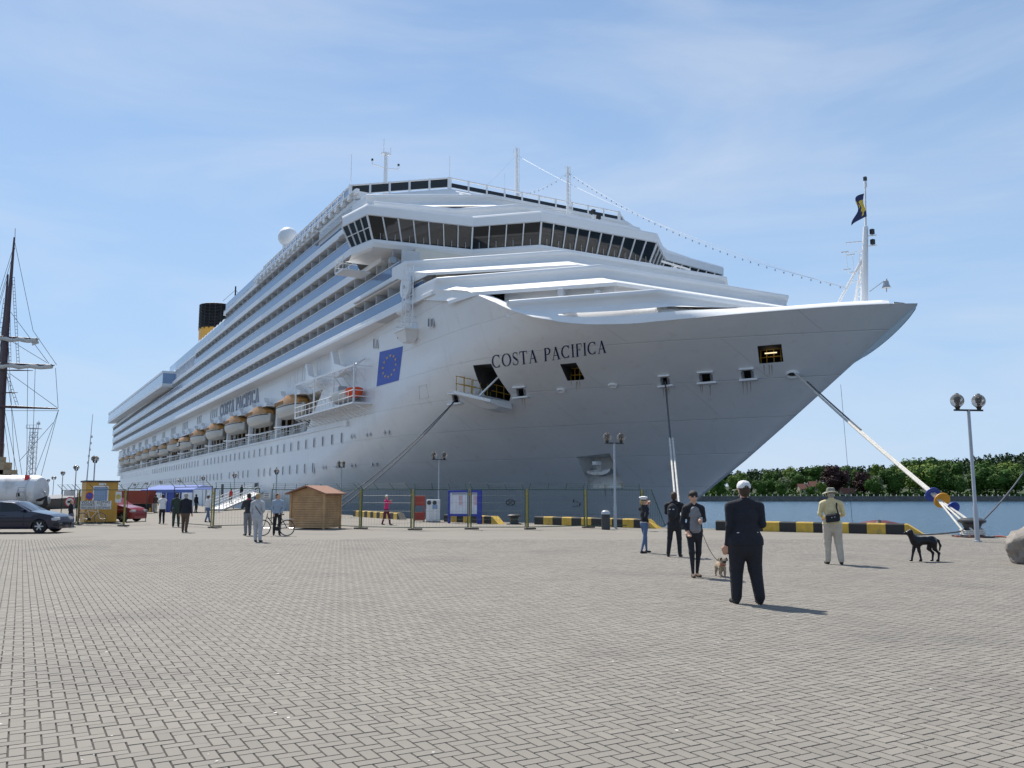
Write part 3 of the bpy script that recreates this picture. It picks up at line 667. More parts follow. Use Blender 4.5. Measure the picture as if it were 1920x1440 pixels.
# ---- promenade: columns, deck rail, inner windows
mb = MB(); mb.bx(-286, -66, -13.0, -12.9, 9.0, 13.0); mb.build('promenade_wall', 'cream', ship)
x = -80.2; ci = 0
while x > -284:
    mb = MB(); mb.side([(x - .35, 8.9), (x + .35, 8.9), (x + .75, 13.0), (x - .15, 13.0)], -16.5, -16.05); mb.build('column', 'white', ship); x -= 15.3
mb = MB(); mb.bx(-286, -66, -16.5, -16.44, 9.95, 10.02); mb.bx(-286, -66, -16.5, -16.44, 9.45, 9.5)
x = -66
while x > -286: mb.bx(x - .03, x + .03, -16.5, -16.44, 8.9, 10); x -= 1.5
mb.build('promenade_rail', 'white', ship)
x = -70
while x > -180:
    mb = MB(); mb.bx(x - 1.2, x + 1.2, -14.3, -13.6, 8.95, 9.9); 
    for q in range(5): mb.bx(x - 1.25, x + 1.25, -14.42, -14.3, 9.0 + q * .3, 9.18 + q * .3)
    mb.build('liferaft_rack', 'white', ship); x -= 5.1
mb = MB(); x = -68
while x > -284: mb.bx(x - .9, x + .9, -13.06, -12.98, 9.5, 12.2); x -= 3.1
o = mb.build('promenade_windows', 'glass', ship); o['kind'] = 'stuff'
# ---- balcony decks
ZK = [17.6 + 2.7 * k for k in range(5)]; XF = [-31.2, -35.5, -39.5, -42.5, -46.5]; XS = [-34.5, -39.5, -42.5, -44.5, -46.5]; XB = [-30.3, -35.3, -41, -43, -46.5]; XE = [-298, -300, -301, -136, -110]
mb = MB()
for s in (-1, 1): mb.bx(-298, -28, s * 16.3, s * 18.25, 16.85, 17.2); mb.bx(-298, -28.5, s * 16.3, s * 18.05, 17.2, 17.62)
mb.build('lower_ledge', 'white', ship, bevel=.03)
core = MB()
for k in range(5): core.bx(XE[k] + .5, XF[k] - .5, -16.2, 16.2, ZK[k] - .1, ZK[k] + 2.6)
core.build('cabin_wall', 'cream', ship)
BAY = 2.95; PW = .1
pmsh = {}
for s in (-1, 1):
    mb = MB(); mb.bx(-.05, .05, s * 16.2, s * 17.85, .0, 1.98); o = mb.build('partition', 'grey'); pmsh[s] = o.data; bpy.data.objects.remove(o)
stuff = {n_: MB() for n_ in ('doors', 'lamps', 'part', 'tables')}
for k in range(5):
    z = ZK[k]
    mb = MB()
    xf = XS[k]
    for s in (-1, 1): mb.bx(XE[k], xf, s * 15.9, s * 18.0, z + 1.98, z + 2.7)
    mb.build('deck_slab', 'white', ship, bevel=.03); xf = XB[k]
    for s in (-1, 1): mb = MB(); mb.bx(XE[k] + .2, xf, s * 17.86, s * 17.94, z - .02, z + .93); gl = mb.build('balustrade', 'blueglass', ship); mb = MB(); mb.bx(XE[k] + .2, xf, s * 17.84, s * 17.98, z + .93, z + 1.0); mb.build('handrail', 'white', gl)
    x = -38.0 + BAY * (3 if k == 0 else 1 if k == 1 else 0); 
    while x > XE[k]:
        if x < XF[k] + 2:
            if x > -118:
                o = bpy.data.objects.new('partition', pmsh[-1]); COL.objects.link(o); o.parent = ship; o.location = (x, 0, z)
            else: stuff['part'].bx(x - .05, x + .05, -16.2, -17.85, z, z + 1.98)
            if x > -118: stuff['part'].bx(x - .05, x + .05, 16.2, 17.85, z, z + 1.98)
            if x - BAY > XE[k]:
                stuff['doors'].bx(x - 1.9, x - .8, -16.23, -16.15, z + .02, z + 1.92); stuff['lamps'].box((x - .25, -16.45, z + 1.75), (.28, .22, .2))
                stuff['lamps'].box((x - 2.2, -16.9, z + 1.93), (.16, .16, .08)) if x > -118 else None
        x -= BAY
for n_, m_ in (('doors', 'glass'), ('lamps', 'wood'), ('part', 'grey')): o = stuff[n_].build({'doors': 'balcony_doors', 'lamps': 'balcony_lamps', 'part': 'far_partitions'}[n_], m_, ship); o['kind'] = 'stuff'
# stern: window wall and overhanging box
mb = MB(); mb.bx(-300, -136, -16.5, 16.5, 25.5, 28.3); mb.bx(-136, -110, -16.5, 16.5, 28.2, 31.0); mb.build('aft_house', 'white', ship)
mb = MB(); mb.bx(-298, -156, -17.5, 17.5, 25.4, 25.75); mb.bx(-136, -109, -18, 18, 28.25, 28.45); mb.build('aft_ledge', 'white', ship)
for s in (-1, 1):
    mb = MB(); mb.bx(-165, -138, s * 17.2, s * 17.3, 25.75, 28.1); o = mb.build('window_wall', 'bluegrey', ship)
    mb = MB(); x = -138
    while x >= -165: mb.bx(x - .06, x + .06, s * 17.3, s * 17.42, 25.75, 28.1); x -= 1.5
    mb.bx(-165, -137, s * 17.2, s * 17.45, 28.1, 28.4); mb.build('mullion', 'white', o)
    mb = MB(); mb.bx(-136, -109, s * 17.8, s * 17.9, 28.45, 29.5); mb.bx(-172, -136, s * 17.3, s * 17.4, 28.4, 30.1); mb.bx(-109.5, -84, s * 17.7, s * 17.8, 31.1, 32.2); mb.build('aft_windscreen', 'bluegrey', ship)
    mb = MB(); b0, b1 = -163, -296
    for za, zb, nm_, m_ in ((24.6, 25.3, 'stern_box_base', 'white'), (25.3, 27.5, 'stern_box_panel', 'bluegrey'), (27.5, 28.0, 'stern_box_rail', 'white')):
        dz = 1.7; yo = 20.0 if m_ == 'white' else 19.9
        mb = MB(); mb.add([(b0, s * 16, za), (b0, s * yo, za), (b1, s * yo, za + dz), (b1, s * 16, za + dz), (b0, s * 16, zb), (b0, s * yo, zb), (b1, s * yo, zb + dz * 1.1), (b1, s * 16, zb + dz * 1.1)], [(0, 1, 2, 3), (4, 7, 6, 5), (0, 4, 5, 1), (1, 5, 6, 2), (2, 6, 7, 3), (3, 7, 4, 0)])
        mb.build(nm_, m_, ship)
mb = MB()
for q in range(9): mb.box((-113 - q * 2.7, -16.9, 29.7), (2.2, 1.6, 1.3), 0, 0, (1.2, 1.0))
mb.build('sun_awnings', 'white', ship)
mb = MB(); mb.bx(-301, -285, -15.5, 15.5, 8.5, 16.9); mb.bx(-306, -290, -13.5, 13.5, -2, 8.4); mb.build('stern_house', 'white', ship)
mb = MB()
for z_ in (5.5, 8.4, 11.2, 14):
    for hz in (.5, 1.05): mb.tube([(-285, -15.8, z_ + hz), (-305 + z_ * .6, -15.4, z_ + hz), (-307 + z_ * .6, 0, z_ + hz)], .05, 5)
    mb.bx(-305 + z_ * .6, -284, -15.9, 15.9, z_ - .15, z_)
    for q in range(8): mb.tube([(-285 - q * 2.2, -15.7, z_), (-285 - q * 2.2, -15.7, z_ + 1.05)], .04, 5)
mb.build('stern_terraces', 'white', ship)
# ---- stepped front
def plan(c, ends):          # c=(x,halfwidth); ends list of (x,y) on the port side going out
    half = [c] + list(ends); return [(x, -y) for x, y in reversed(half)] + [(x, y) for x, y in half]
def dens(P, n=6):
    out = []
    for a, b in zip(P[:-1], P[1:]):
        for i in range(n): t = i / n; out.append((a[0] + (b[0] - a[0]) * t, a[1] + (b[1] - a[1]) * t))
    return out + [P[-1]]
def sweep(P, prof): return [[(x + dx, y, z) for x, y in P] for dx, z in prof]
def lip(z0, z1, o=.28):     # bulwark with rounded lip, profile from base outside to base inside
    h = z1 - z0; return [(0, z0), (.02, z0 + h * .45), (o * .25, z0 + h * .5), (o * .9, z0 + h * .62), (o, z0 + h * .8), (o * .8, z0 + h * .95), (o * .4, z1), (0, z1 + .01), (-.15, z1 - .05), (-.2, z0 - .3)]
def tier(name, P, z0, z1, m_='white'): mb = MB(); mb.grid(sweep(P, lip(z0, z1))); return mb.build(name, m_, ship, smooth=True, fix=False, sharp=50)
def ruled(name, A, za, B, zb, m_='deckwhite', hole=None, nt=1):
    mb = MB(); zA = za if callable(za) else (lambda p: za); zB = zb if callable(zb) else (lambda p: zb); rows = []
    for q in range(nt + 1):
        t = q / nt; rows.append([(a[0] + (b[0] - a[0]) * t, a[1] + (b[1] - a[1]) * t, zA(a) + (zB(b) - zA(a)) * t) for a, b in zip(A, B)])
    mb.grid(rows)
    if hole: mb.m = mb.m; keep = [i for i, f in enumerate(mb.f) if not hole(sum((Vector(mb.v[j]) for j in f), Vector()) / 4, i)]; mb.f = [mb.f[i] for i in keep]; mb.m = [0] * len(keep)
    return mb.build(name, m_, ship)
def shift(P, d): return [(x + d, y) for x, y in P]
P1 = dens(plan((-11.5, 9.9), [(-19, 16.6)]), 8); P2 = dens(plan((-18.3, 9.5), [(-27.5, 18.1), (-31.5, 18.2)]), 8); P3 = dens(plan((-24.2, 8.4), [(-33.6, 18.2), (-36, 18.25)]), 8)
L2 = dens(plan((-14.7, 10.6), [(-21.9, 17.5), (-25.5, 18.0)]), 8); L3 = dens(plan((-21.2, 9.3), [(-29.0, 18.1), (-32.5, 18.2)]), 8)
tier('bulwark', P1, 13.95, 14.8); tier('bulwark', P2, 17.2, 18.1); tier('bulwark', P3, 20.0, 20.85)
# whaleback foredeck from the sheer up to the first bulwark
sh = []
for x in list(np.linspace(-19, -12, 8)) + list(np.linspace(-11.3, .05, 22)): sh.append((x, -HB(x, zs(x)) + .0))
sh = sh + [(x, -y) for x, y in reversed(sh)]
def resample(P, n):
    d = [0]
    for a, b in zip(P[:-1], P[1:]): d.append(d[-1] + math.hypot(b[0] - a[0], b[1] - a[1]))
    return [(float(np.interp(d[-1] * i / (n - 1), d, [p[0] for p in P])), float(np.interp(d[-1] * i / (n - 1), d, [p[1] for p in P]))) for i in range(n)]
NS = 121; A_ = resample(sh, NS); B_ = resample(P1, NS); nt_ = 10
def slot(c, i):
    q, s_ = divmod(i, NS - 1); s_ = s_ if s_ < NS / 2 else NS - 2 - s_
    return 10 <= s_ <= 40 and 3 <= q <= 5 if s_ not in (10, 40) else q == 4
wb = MB(); rows = []
for q in range(nt_ + 1):
    t = q / nt_; e = t ** .75; rows.append([(a[0] + (b[0] - a[0]) * t, a[1] + (b[1] - a[1]) * t, zs(a[0]) + .004 + (13.95 - zs(a[0])) * e) for a, b in zip(A_, B_)])
wb.grid(rows); keep = [i for i in range(len(wb.f)) if not slot(None, i)]; wb.f = [wb.f[i] for i in keep]; wb.m = [0] * len(keep)
wb.build('whaleback_deck', 'deckwhite', ship, smooth=True)
ln = MB(); ln.grid([[(x - .5, y * .97, z - .02 - .12 * q_) for x, y, z in rw_] for q_, rw_ in zip((1.6, 1, .6, .3, .15, .05, 0), rows[2:9])]); ln.build('slot_liner', 'white', ship, smooth=True)
# white rim following the hull where it rises
for s in (-1, 1):
    mb = MB(); r0 = []
    for x in list(np.linspace(-.9, -3, 8)) + list(np.linspace(-3.5, -27, 36)):
        y = HB(x, zs(x)); z = zs(x); r0.append([(x, s * (y + .02), z - .02), (x - .04, s * (y - .01), z + .05), (x - .2, s * max(y - .18, .0), z + .2), (x - .45, s * max(y - .5, 0), z + .36), (x - .75, s * max(y - .95, 0), z + .42), (x - .75, s * max(y - 1.0, 0), z - .2)])
    mb.grid(r0); mb.build('bulwark_rim', 'deckwhite', ship, smooth=True)
ruled('sloped_deck', L2, 15.9, P2, 17.2); ruled('sloped_deck', L3, 18.85, P3, 20.0)
ruled('sloped_deck_lip', L2, 15.9, shift(L2, -.05), 15.65, 'white'); ruled('sloped_deck_lip', L3, 18.85, shift(L3, -.05), 18.65, 'white')
# recess floors, ceilings and back walls
def wallstrip(name, P, z0, z1, m_='white'): mb = MB(); mb.grid(sweep(P, [(0, z0), (0, z1)])); return mb.build(name, m_, ship)
BW1 = dens(plan((-15.5, 10.2), [(-21.2, 15.6)]), 8); wallstrip('front_wall', BW1, 12.9, 16.2); BW2 = dens(plan((-25.5, 8.4), [(-33.5, 16.5), (-38, 16.6)]), 8); wallstrip('front_wall', BW2, 16.5, 19.6); BW3 = dens(plan((-35.8, 6.4), [(-39.5, 12), (-42.5, 17.2)]), 8); wallstrip('front_wall', BW3, 19.5, 23.4)
for P_, z_, ww in ((BW2, 17.7, 1.0), (BW3, 20.6, 1.3)):
    Q = [Vector((x, y, 0)) for x, y in P_]
    for a_, b_ in zip(Q[:-1], Q[1:]):
        dv = (b_ - a_).normalized(); nv = Vector((-dv.y, dv.x, 0)); nv = nv if nv.x > 0 else -nv; mm = (a_ + b_) / 2 + Vector((0, 0, z_))
        if (b_ - a_).length > .9: MB().add([mm - dv * ww / 2 + nv * .03, mm + dv * ww / 2 + nv * .03, mm + dv * ww / 2 + nv * .03 + Vector((0, 0, .9)), mm - dv * ww / 2 + nv * .03 + Vector((0, 0, .9))], [(0, 1, 2, 3)]).build('front_window', 'glass', ship, fix=False)
def plate(name, P, z, xb, m_='grey'):
    poly = list(P) + [(xb, P[-1][1]), (xb, P[0][1])]; mb = MB(); mb.prism(poly, z - .12, z); return mb.build(name, m_, ship)
plate('open_deck', [(x - .2, y * .97) for x, y in P1], 13.6, -19.4); plate('open_deck', shift(P2, -.25), 16.95, -40); plate('open_deck', shift(P3, -.25), 19.8, -46)
# stairs and lockers in the open recess
mb = MB()
for q in range(7): mb.box((-14.6, -6.0 - q * .28, 13.7 + q * .22), (.7, .28, .06), R(0))
mb.bar((-14.9, -5.6, 14.2), (-14.9, -8.0, 15.7), .06); mb.build('deck_stair', 'wood', ship)
mb = MB(); mb.box((-17.6, -13.0, 14.6), (.4, 2.0, 1.9), R(46)); mb.box((-16.0, -11.2, 14.6), (.4, 1.0, 1.7), R(46)); mb.build('deck_locker', 'grey', ship, bevel=.03)
# ---- bridge
BS = plan((-31.8, 6.15), [(-36.1, 10.7), (-37.55, 19.55), (-41.0, 20.3)]); BT = plan((-31.0, 6.45), [(-35.3, 11.0), (-36.85, 20.35), (-41.2, 21.1)])
bm_ = MB(); SL = [(.0, 23.62, BS), (.35, 23.5, BS), (.42, 23.2, BS), (.25, 22.85, BS), (-.3, 22.7, BS), (-1.5, 22.65, BS)]
bm_.grid([[(x + dx, y * (1 + dx * .008), z) for x, y in P] for dx, z, P in SL])
bm_.add([(x - 1.5, y, 22.66) for x, y in BS], [tuple(range(len(BS)))])
bridge = bm_.build('bridge', 'white', ship)
rf = MB(); rf.grid([[(x + dx, y * (1 + dx * .01), z) for x, y in BT] for dx, z in ((-.15, 25.42), (.12, 25.45), (.14, 26.2), (.0, 26.38), (-.35, 26.5), (-1.8, 26.62))])
poly = [(x - 1.8, y) for x, y in BT]; rf.add([(x, y * .982, 26.62) for x, y in poly], [tuple(range(len(poly)))]); rf.build('bridge_roof', 'white', bridge)
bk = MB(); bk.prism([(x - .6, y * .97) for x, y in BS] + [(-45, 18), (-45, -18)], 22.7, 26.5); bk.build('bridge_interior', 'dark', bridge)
cnt = [4, 7, 4, 10, 4, 7, 4]
for si in range(len(BS) - 1):
    n = cnt[si]
    for i in range(n):
        q = []
        for P, z in ((BS, 23.62), (BT, 25.42)):
            for t in (i / n, (i + 1) / n): a, b = P[si], P[si + 1]; q.append(Vector((a[0] + (b[0] - a[0]) * t, a[1] + (b[1] - a[1]) * t, z)))
        a, b, c, d = q; nn = (b - a).cross(c - a).normalized(); nn = nn if (nn.x > 0 if 1 <= si <= 5 else nn.y * a.y > 0) else -nn
        MB().add([a - nn * .06, b - nn * .06, d - nn * .06, c - nn * .06], [(0, 1, 2, 3)]).build('window_pane', 'glass', bridge, fix=False)
        mb = MB(); mb.bar(a, c, .14 if i == 0 else .085, .12); 
        if i == n - 1 and si == len(BS) - 2: mb.bar(b, d, .14, .12)
        if si in (0, 6): e = a.lerp(c, .5); g = b.lerp(d, .5); mb.bar(e, g, .06)
        mb.build('mullion', 'white', bridge)
        if 1 <= si <= 5:
            mb = MB(); e = a.lerp(b, .5) + nn * .25; mb.tube([e, e + Vector((0, 0, .62))], .013, 5); mb.build('wiper', 'white', bridge)
# wing platforms and searchlight
for s in (-1, 1):
    mb = MB(); mb.bx(-43.5, -41.3, s * 18.3, s * 20.9, 21.6, 21.75); 
    for p0, p1 in (((-43.5, 20.9), (-41.3, 20.9)), ((-43.5, 20.9), (-43.5, 18.3))):
        for hz in (.55, 1.1): mb.tube([(p0[0], s * p0[1], 21.7 + hz), (p1[0], s * p1[1], 21.7 + hz)], .035, 5)
    for px_, py_ in ((-43.5, 20.9), (-42.4, 20.9), (-41.3, 20.9), (-43.5, 19.6)): mb.tube([(px_, s * py_, 21.7), (px_, s * py_, 22.8)], .035, 5)
    mb.build('wing_platform', 'white', ship)
    mb = MB(); mb.lathe([(.0, -.3), (.3, -.28), (.34, -.1), (.38, .22), (.34, .24), (.3, .15), (0, .12)], (-37.2, s * 17.8, 21.9), 16, 0, 'x'); mb.tube([(-37.2, s * 17.8, 22.2), (-37.2, s * 17.8, 22.75)], .06, 6); mb.tube([(-37.2, s * 17.8, 21.6), (-37.2, s * 17.8, 20.2)], .06, 6)
    mb.build('searchlight', ['metal'], ship, smooth=True)
    mb = MB(); secs = []
    for t in np.linspace(0, 1, 7): secs.append([(-38.3 - t * 3, s * (17.9 - .6 * (1 - t) ** 2), 22.7 - 2.6 * t ** 2), (-38.3 - t * 3, s * 17.3, 22.7 - 2.6 * t ** 2)])
    mb.grid(secs); mb.build('wing_bracket', 'white', ship)
# ---- tiers above the bridge
U1 = dens(plan((-34.4, 6.9), [(-38.3, 11.4), (-40.2, 18.6)]), 5); U2 = dens(plan((-37.8, 8.0), [(-43.6, 18.1), (-47, 18.2)]), 5); U3 = dens(plan((-41.6, 10.3), [(-48.4, 18.0), (-60, 18.0)]), 5)
BTd = dens(plan((-32.8, 6.3), [(-37.1, 10.8), (-38.65, 19.9)]), 5)
ruled('upper_slope', BTd, 26.63, U1, 26.9); tier('upper_bulwark', U1, 26.9, 27.95); plate('upper_deck', shift(U1, -.2), 27.3, -50)
U2l = dens(plan((-36.1, 8.0), [(-42.0, 18.1), (-46, 18.2)]), 5)
ruled('upper_slope', U2l, 28.1, U2, 29.0); tier('upper_bulwark', U2, 29.0, 29.75); wallstrip('upper_wall', shift(U2l, -.6), 27.2, 28.2)
U3l = dens(plan((-39.6, 9.6), [(-46.4, 18.0), (-58, 18.0)]), 5)
ruled('upper_slope', U3l, 29.9, U3, 31.1); wallstrip('upper_wall', shift(U3l, -.6), 28.6, 30.0, 'grey'); plate('upper_deck', shift(U2, -.2), 29.2, -60)
plate('top_deck', shift(U3, .0), 31.12, -84)
mb = MB(); mb.bx(-110, -60, -18, 18, 30.95, 31.12); mb.bx(-136, -60, -12, 12, 31.0, 33.2); mb.build('lido_deck', 'white', ship)
ribs = MB()
for i in range(0, len(U3l)):
    a = U3l[i]; ribs.bar((a[0] + .0, a[1], 29.9), (a[0] + 1.3, a[1], 29.6), .07)
ribs.build('slope_ribs', 'white', ship)
# windscreen round the top deck
WSC = plan((-41.9, 10.2), [(-48.6, 17.9), (-84, 17.9)])
k_ = 0
for si, (a, b) in enumerate(zip(WSC[:-1], WSC[1:])):
    a = Vector((*a, 0)); b = Vector((*b, 0)); l = (b - a).length; n = max(1, round(l / 2.0)); dr = (b - a) / n
    for i in range(n):
        p = a + dr * i; q = p + dr
        if 1 <= si <= 3 or a.y < 0 or b.y < 0:
            mb = MB(); zt_ = 31.85 if si == 2 else 32.25; mb.add([p + Vector((0, 0, 31.35)), q + Vector((0, 0, 31.35)), q + Vector((0, 0, zt_)), p + Vector((0, 0, zt_))], [(0, 1, 2, 3)]); g = mb.build('windscreen_pane', 'glass' if 1 <= si <= 3 else 'bluegrey', ship, fix=False)
            mb = MB(); big = (i == 0 and si > 0); mb.bar(p + Vector((0, 0, 31.1)), p + Vector((0, 0, 32.4)), .35 if big else .16, .2)
            mb.bar(p + Vector((0, 0, 32.32)), q + Vector((0, 0, 32.32)), .16, .1); mb.bar(p + Vector((0, 0, 31.38)), q + Vector((0, 0, 31.38)), .08, .07); mb.build('windscreen_post', 'white', g)
mb = MB()
x = -46
while x > -88: mb.bx(x - .35, x + .35, -18.35, -18.0, 30.5, 31.0); x -= 2
for hz in (31.3, 31.75): mb.tube([(-50, -18.3, hz), (-88, -18.3, hz)], .035, 5)
x = -50
while x > -88: mb.tube([(x, -18.3, 31), (x, -18.3, 31.75)], .03, 5); x -= 2
mb.bx(-88, -46, -18.35, -17.9, 30.95, 31.05); mb.build('side_walkway', 'white', ship)
# ---- radomes, masts, funnel
mb = MB(); mb.lathe([(.0, 39.3)] + [(1.42 * math.cos(R(a)), 37.88 + 1.42 * math.sin(R(a))) for a in range(80, -61, -20)] + [(.7, 36.5), (.7, 31.1)], (-87, -14, 0), 24); mb.build('radome', 'white', ship, smooth=True)
mb = MB(); mb.lathe([(.0, 34.1), (.5, 34.0), (.9, 33.5), (1.0, 33), (1.0, 31.1)], (-57, -11, 0), 20); mb.build('radome', 'white', ship, smooth=True)
def lattice(name, x, y, z0, z1, r0, r1, arms=()):
    mb = MB(); mb.tube([(x, y, z0), (x, y, z1)], [r0, r1], 10)
    for (z, l, w_) in arms:
        mb.tube([(x, y - l, z + .2), (x, y - l * .3, z), (x, y + l * .3, z), (x, y + l, z + .2)], w_, 6)
        for s in (-1, 1): mb.tube([(x, y + s * l, z + .2), (x, y + s * l, z + .8)], .06 if l > 1 else .02, 6); mb.box((x, y + s * l, z + .9), (.25, .25, .3), 0, 1) if l > 1 else None
    z = z0
    while z < z1 - .5: mb.bar((x + r0, y - .2, z), (x + r0, y + .2, z), .05); z += .45
    for dy in (-.2, .2): mb.bar((x + r0, y + dy, z0), (x + r0 * .9, y + dy, z1), .04)
    return mb.build(name, ['white', 'black'], ship, smooth=True)
lattice('radar_mast', -86, 0, 31, 53, .45, .22, ((45.5, 2.4, .09), (50.5, 2.1, .08)))
mb = MB(); mb.bx(-86.3, -85.7, -.6, .6, 52.6, 52.9); mb.tube([(-86, .8, 52.7), (-86, .8, 54)], .06, 5); mb.tube([(-86, -.3, 52.7), (-86, -.3, 55)], .05, 5); mb.build('mast_platform', 'white', ship)
lattice('signal_mast', -46.5, 0, 31, 39.2, .26, .13, ((38.2, .35, .03),)); lattice('signal_mast', -36.5, 0, 27, 33.6, .2, .12, ((32.9, .25, .03),))
mb = MB(); mb.tube([(-36.5, 3, 27.5), (-36.5, 3, 29.4)], .12, 8); mb.box((-36.5, 3, 29.5), (.35, .35, .5), 0, 1); mb.box((-36.3, 3.5, 29.0), (.35, .35, .4), 0, 1); mb.bar((-36.5, 3, 28.4), (-36.3, 3.5, 28.9), .1); mb.build('lamp_bracket', ['white', 'black'], ship)
mb = MB(); mb.tube([(-48.6, -17.9, 32.4), (-48.6, -17.9, 35.6)], .03, 5); mb.tube([(-41.9, -10.2, 32.4), (-41.9, -10.2, 34.6)], .025, 5); mb.tube([(-42, -4, 32.4), (-42, -4, 34)], .02, 5); mb.build('whip_aerial', 'white', ship)
mb = MB(); rz = R(20); mb.bar((-26.5, 3.2, 22.1), (-26.9, 6.8, 21.9), .16, .14); mb.tube([(-27.2, 4.6, 20.4), (-26.8, 5, 21.9)], [.35, .15], 8); mb.build('radar_scanner', 'white', ship)
# funnel
fx, fz = -214, 28.5
mb = MB(); mb.lathe([(4.7, 28.4), (4.7, 47.2)], (fx, 0, 0), 40); mb.lathe([(4.71, 44.0), (4.73, 47.4)], (fx, 0, 0), 40, 1); fn = mb.build('funnel', ['white', 'funnel'], ship, smooth=True)
mb = MB(); mb.lathe([(4.6, 47.2), (4.6, 51.2), (4.1, 51.4), (4.1, 49)], (fx, 0, 0), 40)
for q in range(16): mb.lathe([(4.65, 47.5 + q * .42), (4.9, 47.6 + q * .42), (4.9, 47.75 + q * .42), (4.65, 47.85 + q * .42)], (fx, 0, 0), 40)
for q in range(20): a = 2 * math.pi * q / 20; mb.bar((fx + 4.8 * math.cos(a), 4.8 * math.sin(a), 47), (fx + 4.8 * math.cos(a), 4.8 * math.sin(a), 54), .18)
for q in range(7): a = q * .9; mb.tube([(fx + 3 * math.cos(a), 3 * math.sin(a), 49), (fx + 3 * math.cos(a), 3 * math.sin(a), 53.6 + (q % 3) * .3)], .8, 10)
mb.build('funnel_grille', 'black', fn, smooth=True)
mb = MB(); mb.tube([(fx + 8, 3, 47), (fx + 8, 3, 58.5)], .2, 8); 
for s in (-1, 1): mb.tube([(fx + 8, 3, 57.5), (fx + 8, 3 + s * 3.2, 54)], .05, 5)
mb.build('funnel_mast', 'black', fn)
# foremast at the bow
mb = MB(); mb.tube([(-3.6, 0, 13.0), (-3.15, 0, 18.2)], [.24, .15], 12); mb.tube([(-3.15, 0, 18.2), (-3.0, 0, 21.2)], [.07, .04], 8)
mb.tube([(-5.2, -.9, 13.0), (-3.45, 0, 16.3)], .09, 8); mb.tube([(-5.2, .9, 13.0), (-3.45, 0, 16.3)], .09, 8)
z = 13.3
for s in (-.16, .16): mb.tube([(-3.95, s, 13.2), (-3.5, s, 17)], .025, 5)
while z < 16.9: mb.bar((-3.95 + (z - 13.3) * .12, -.16, z), (-3.95 + (z - 13.3) * .12, .16, z), .03); z += .3
mb.bar((-3.25, 0, 17.3), (-4.2, -.6, 17.35), .06); mb.bar((-3.4, .0, 14.9), (-4.6, -.2, 14.9), .05)
for dz, dy in ((16.65, -.9), (16.55, -.35), (15.55, -.8), (15.45, -.25)): mb.bar((-3.8, dy, dz), (-4.0, dy - .45, dz - .08), .07)
mb.tube([(-3.9, -1.0, 16.6), (-3.9, -.9, 15.5)], .015, 4); mb.tube([(-3.9, -.4, 16.5), (-3.9, -.35, 15.4)], .015, 4); mb.tube([(-3.3, 0, 16.7), (-3.9, -1.0, 16.6)], .02, 4)
for z_ in (17.6, 16.95): mb.box((-2.9, .25, z_ + .25), (.2, .22, .32), 0, 1); mb.bar((-3.2, 0, z_), (-2.8, .5, z_ + .05), .12, .04)
mb.box((-3.0, 0, 21.25), (.16, .16, .25), 0, 1); mb.lathe([(.09, 20.7), (.09, 21.1)], (-3.0, 0, 0), 8)
mb.build('foremast', ['white', 'black'], ship, smooth=True)
mb = MB(); mb.lathe([(.05, .5), (.14, .42), (.18, .2), (.27, 0), (.2, .02), (0, .1)], (-2.2, .35, 14.15), 14); mb.bar((-3.2, .1, 14.1), (-2.1, .35, 14.7), .04); mb.tube([(-2.2, .35, 14.15), (-2.2, .35, 13.9)], .03, 5); mb.build('ship_bell', 'metal', ship, smooth=True)
mb = MB(); rows = []
for i in range(9):
    t = i / 8; rows.append([(-3.05 - .5 * s - .1 * math.sin(t * 5 + s * 3), -.1 - .25 * math.sin(s * 4 + t * 4) * s - .35 * s, 20.3 - t * 1.5 - .5 * s * s) for s in np.linspace(0, 1, 7)])
mb.grid(rows); mb.m = [1 if (i // 6 in (2, 3, 4, 5) and i % 6 < 3) or (i % 11 == 5) else 0 for i in range(len(mb.f))]
fl = mb.build('bow_flag', ['navy', 'yellow'], None, smooth=True, fix=False); fl.location = ship.location; fl.rotation_euler = ship.rotation_euler; tag(fl, 'blue and yellow pennant flying from the mast on the bow tip', 'flag')
# stays with lamps between the masts
def stay(name, a, b, sag, lamps=0, r=.012):
    pts = [Vector(a).lerp(Vector(b), t) - Vector((0, 0, sag * 4 * t * (1 - t))) for t in np.linspace(0, 1, 17)]
    mb = MB(); mb.tube(pts, r, 4)
    for i in range(lamps):
        t = (i + .5) / lamps; p = Vector(a).lerp(Vector(b), t) - Vector((0, 0, sag * 4 * t * (1 - t))); mb.box(p - Vector((0, 0, .14)), (.06, .06, .13))
    return mb.build(name, 'letgrey', ship)
stay('lamp_string', (-36.5, 0, 33.1), (-4.4, -.6, 14.6), 1.3, 42); stay('stay_wire', (-46.5, 0, 38.4), (-4.4, -.6, 14.5), 1.0); stay('lamp_string', (-46.5, 0, 34), (-36.5, 0, 33), .5, 12); stay('stay_wire', (-46.5, 0, 38.4), (-84, 0, 40), 2.5)
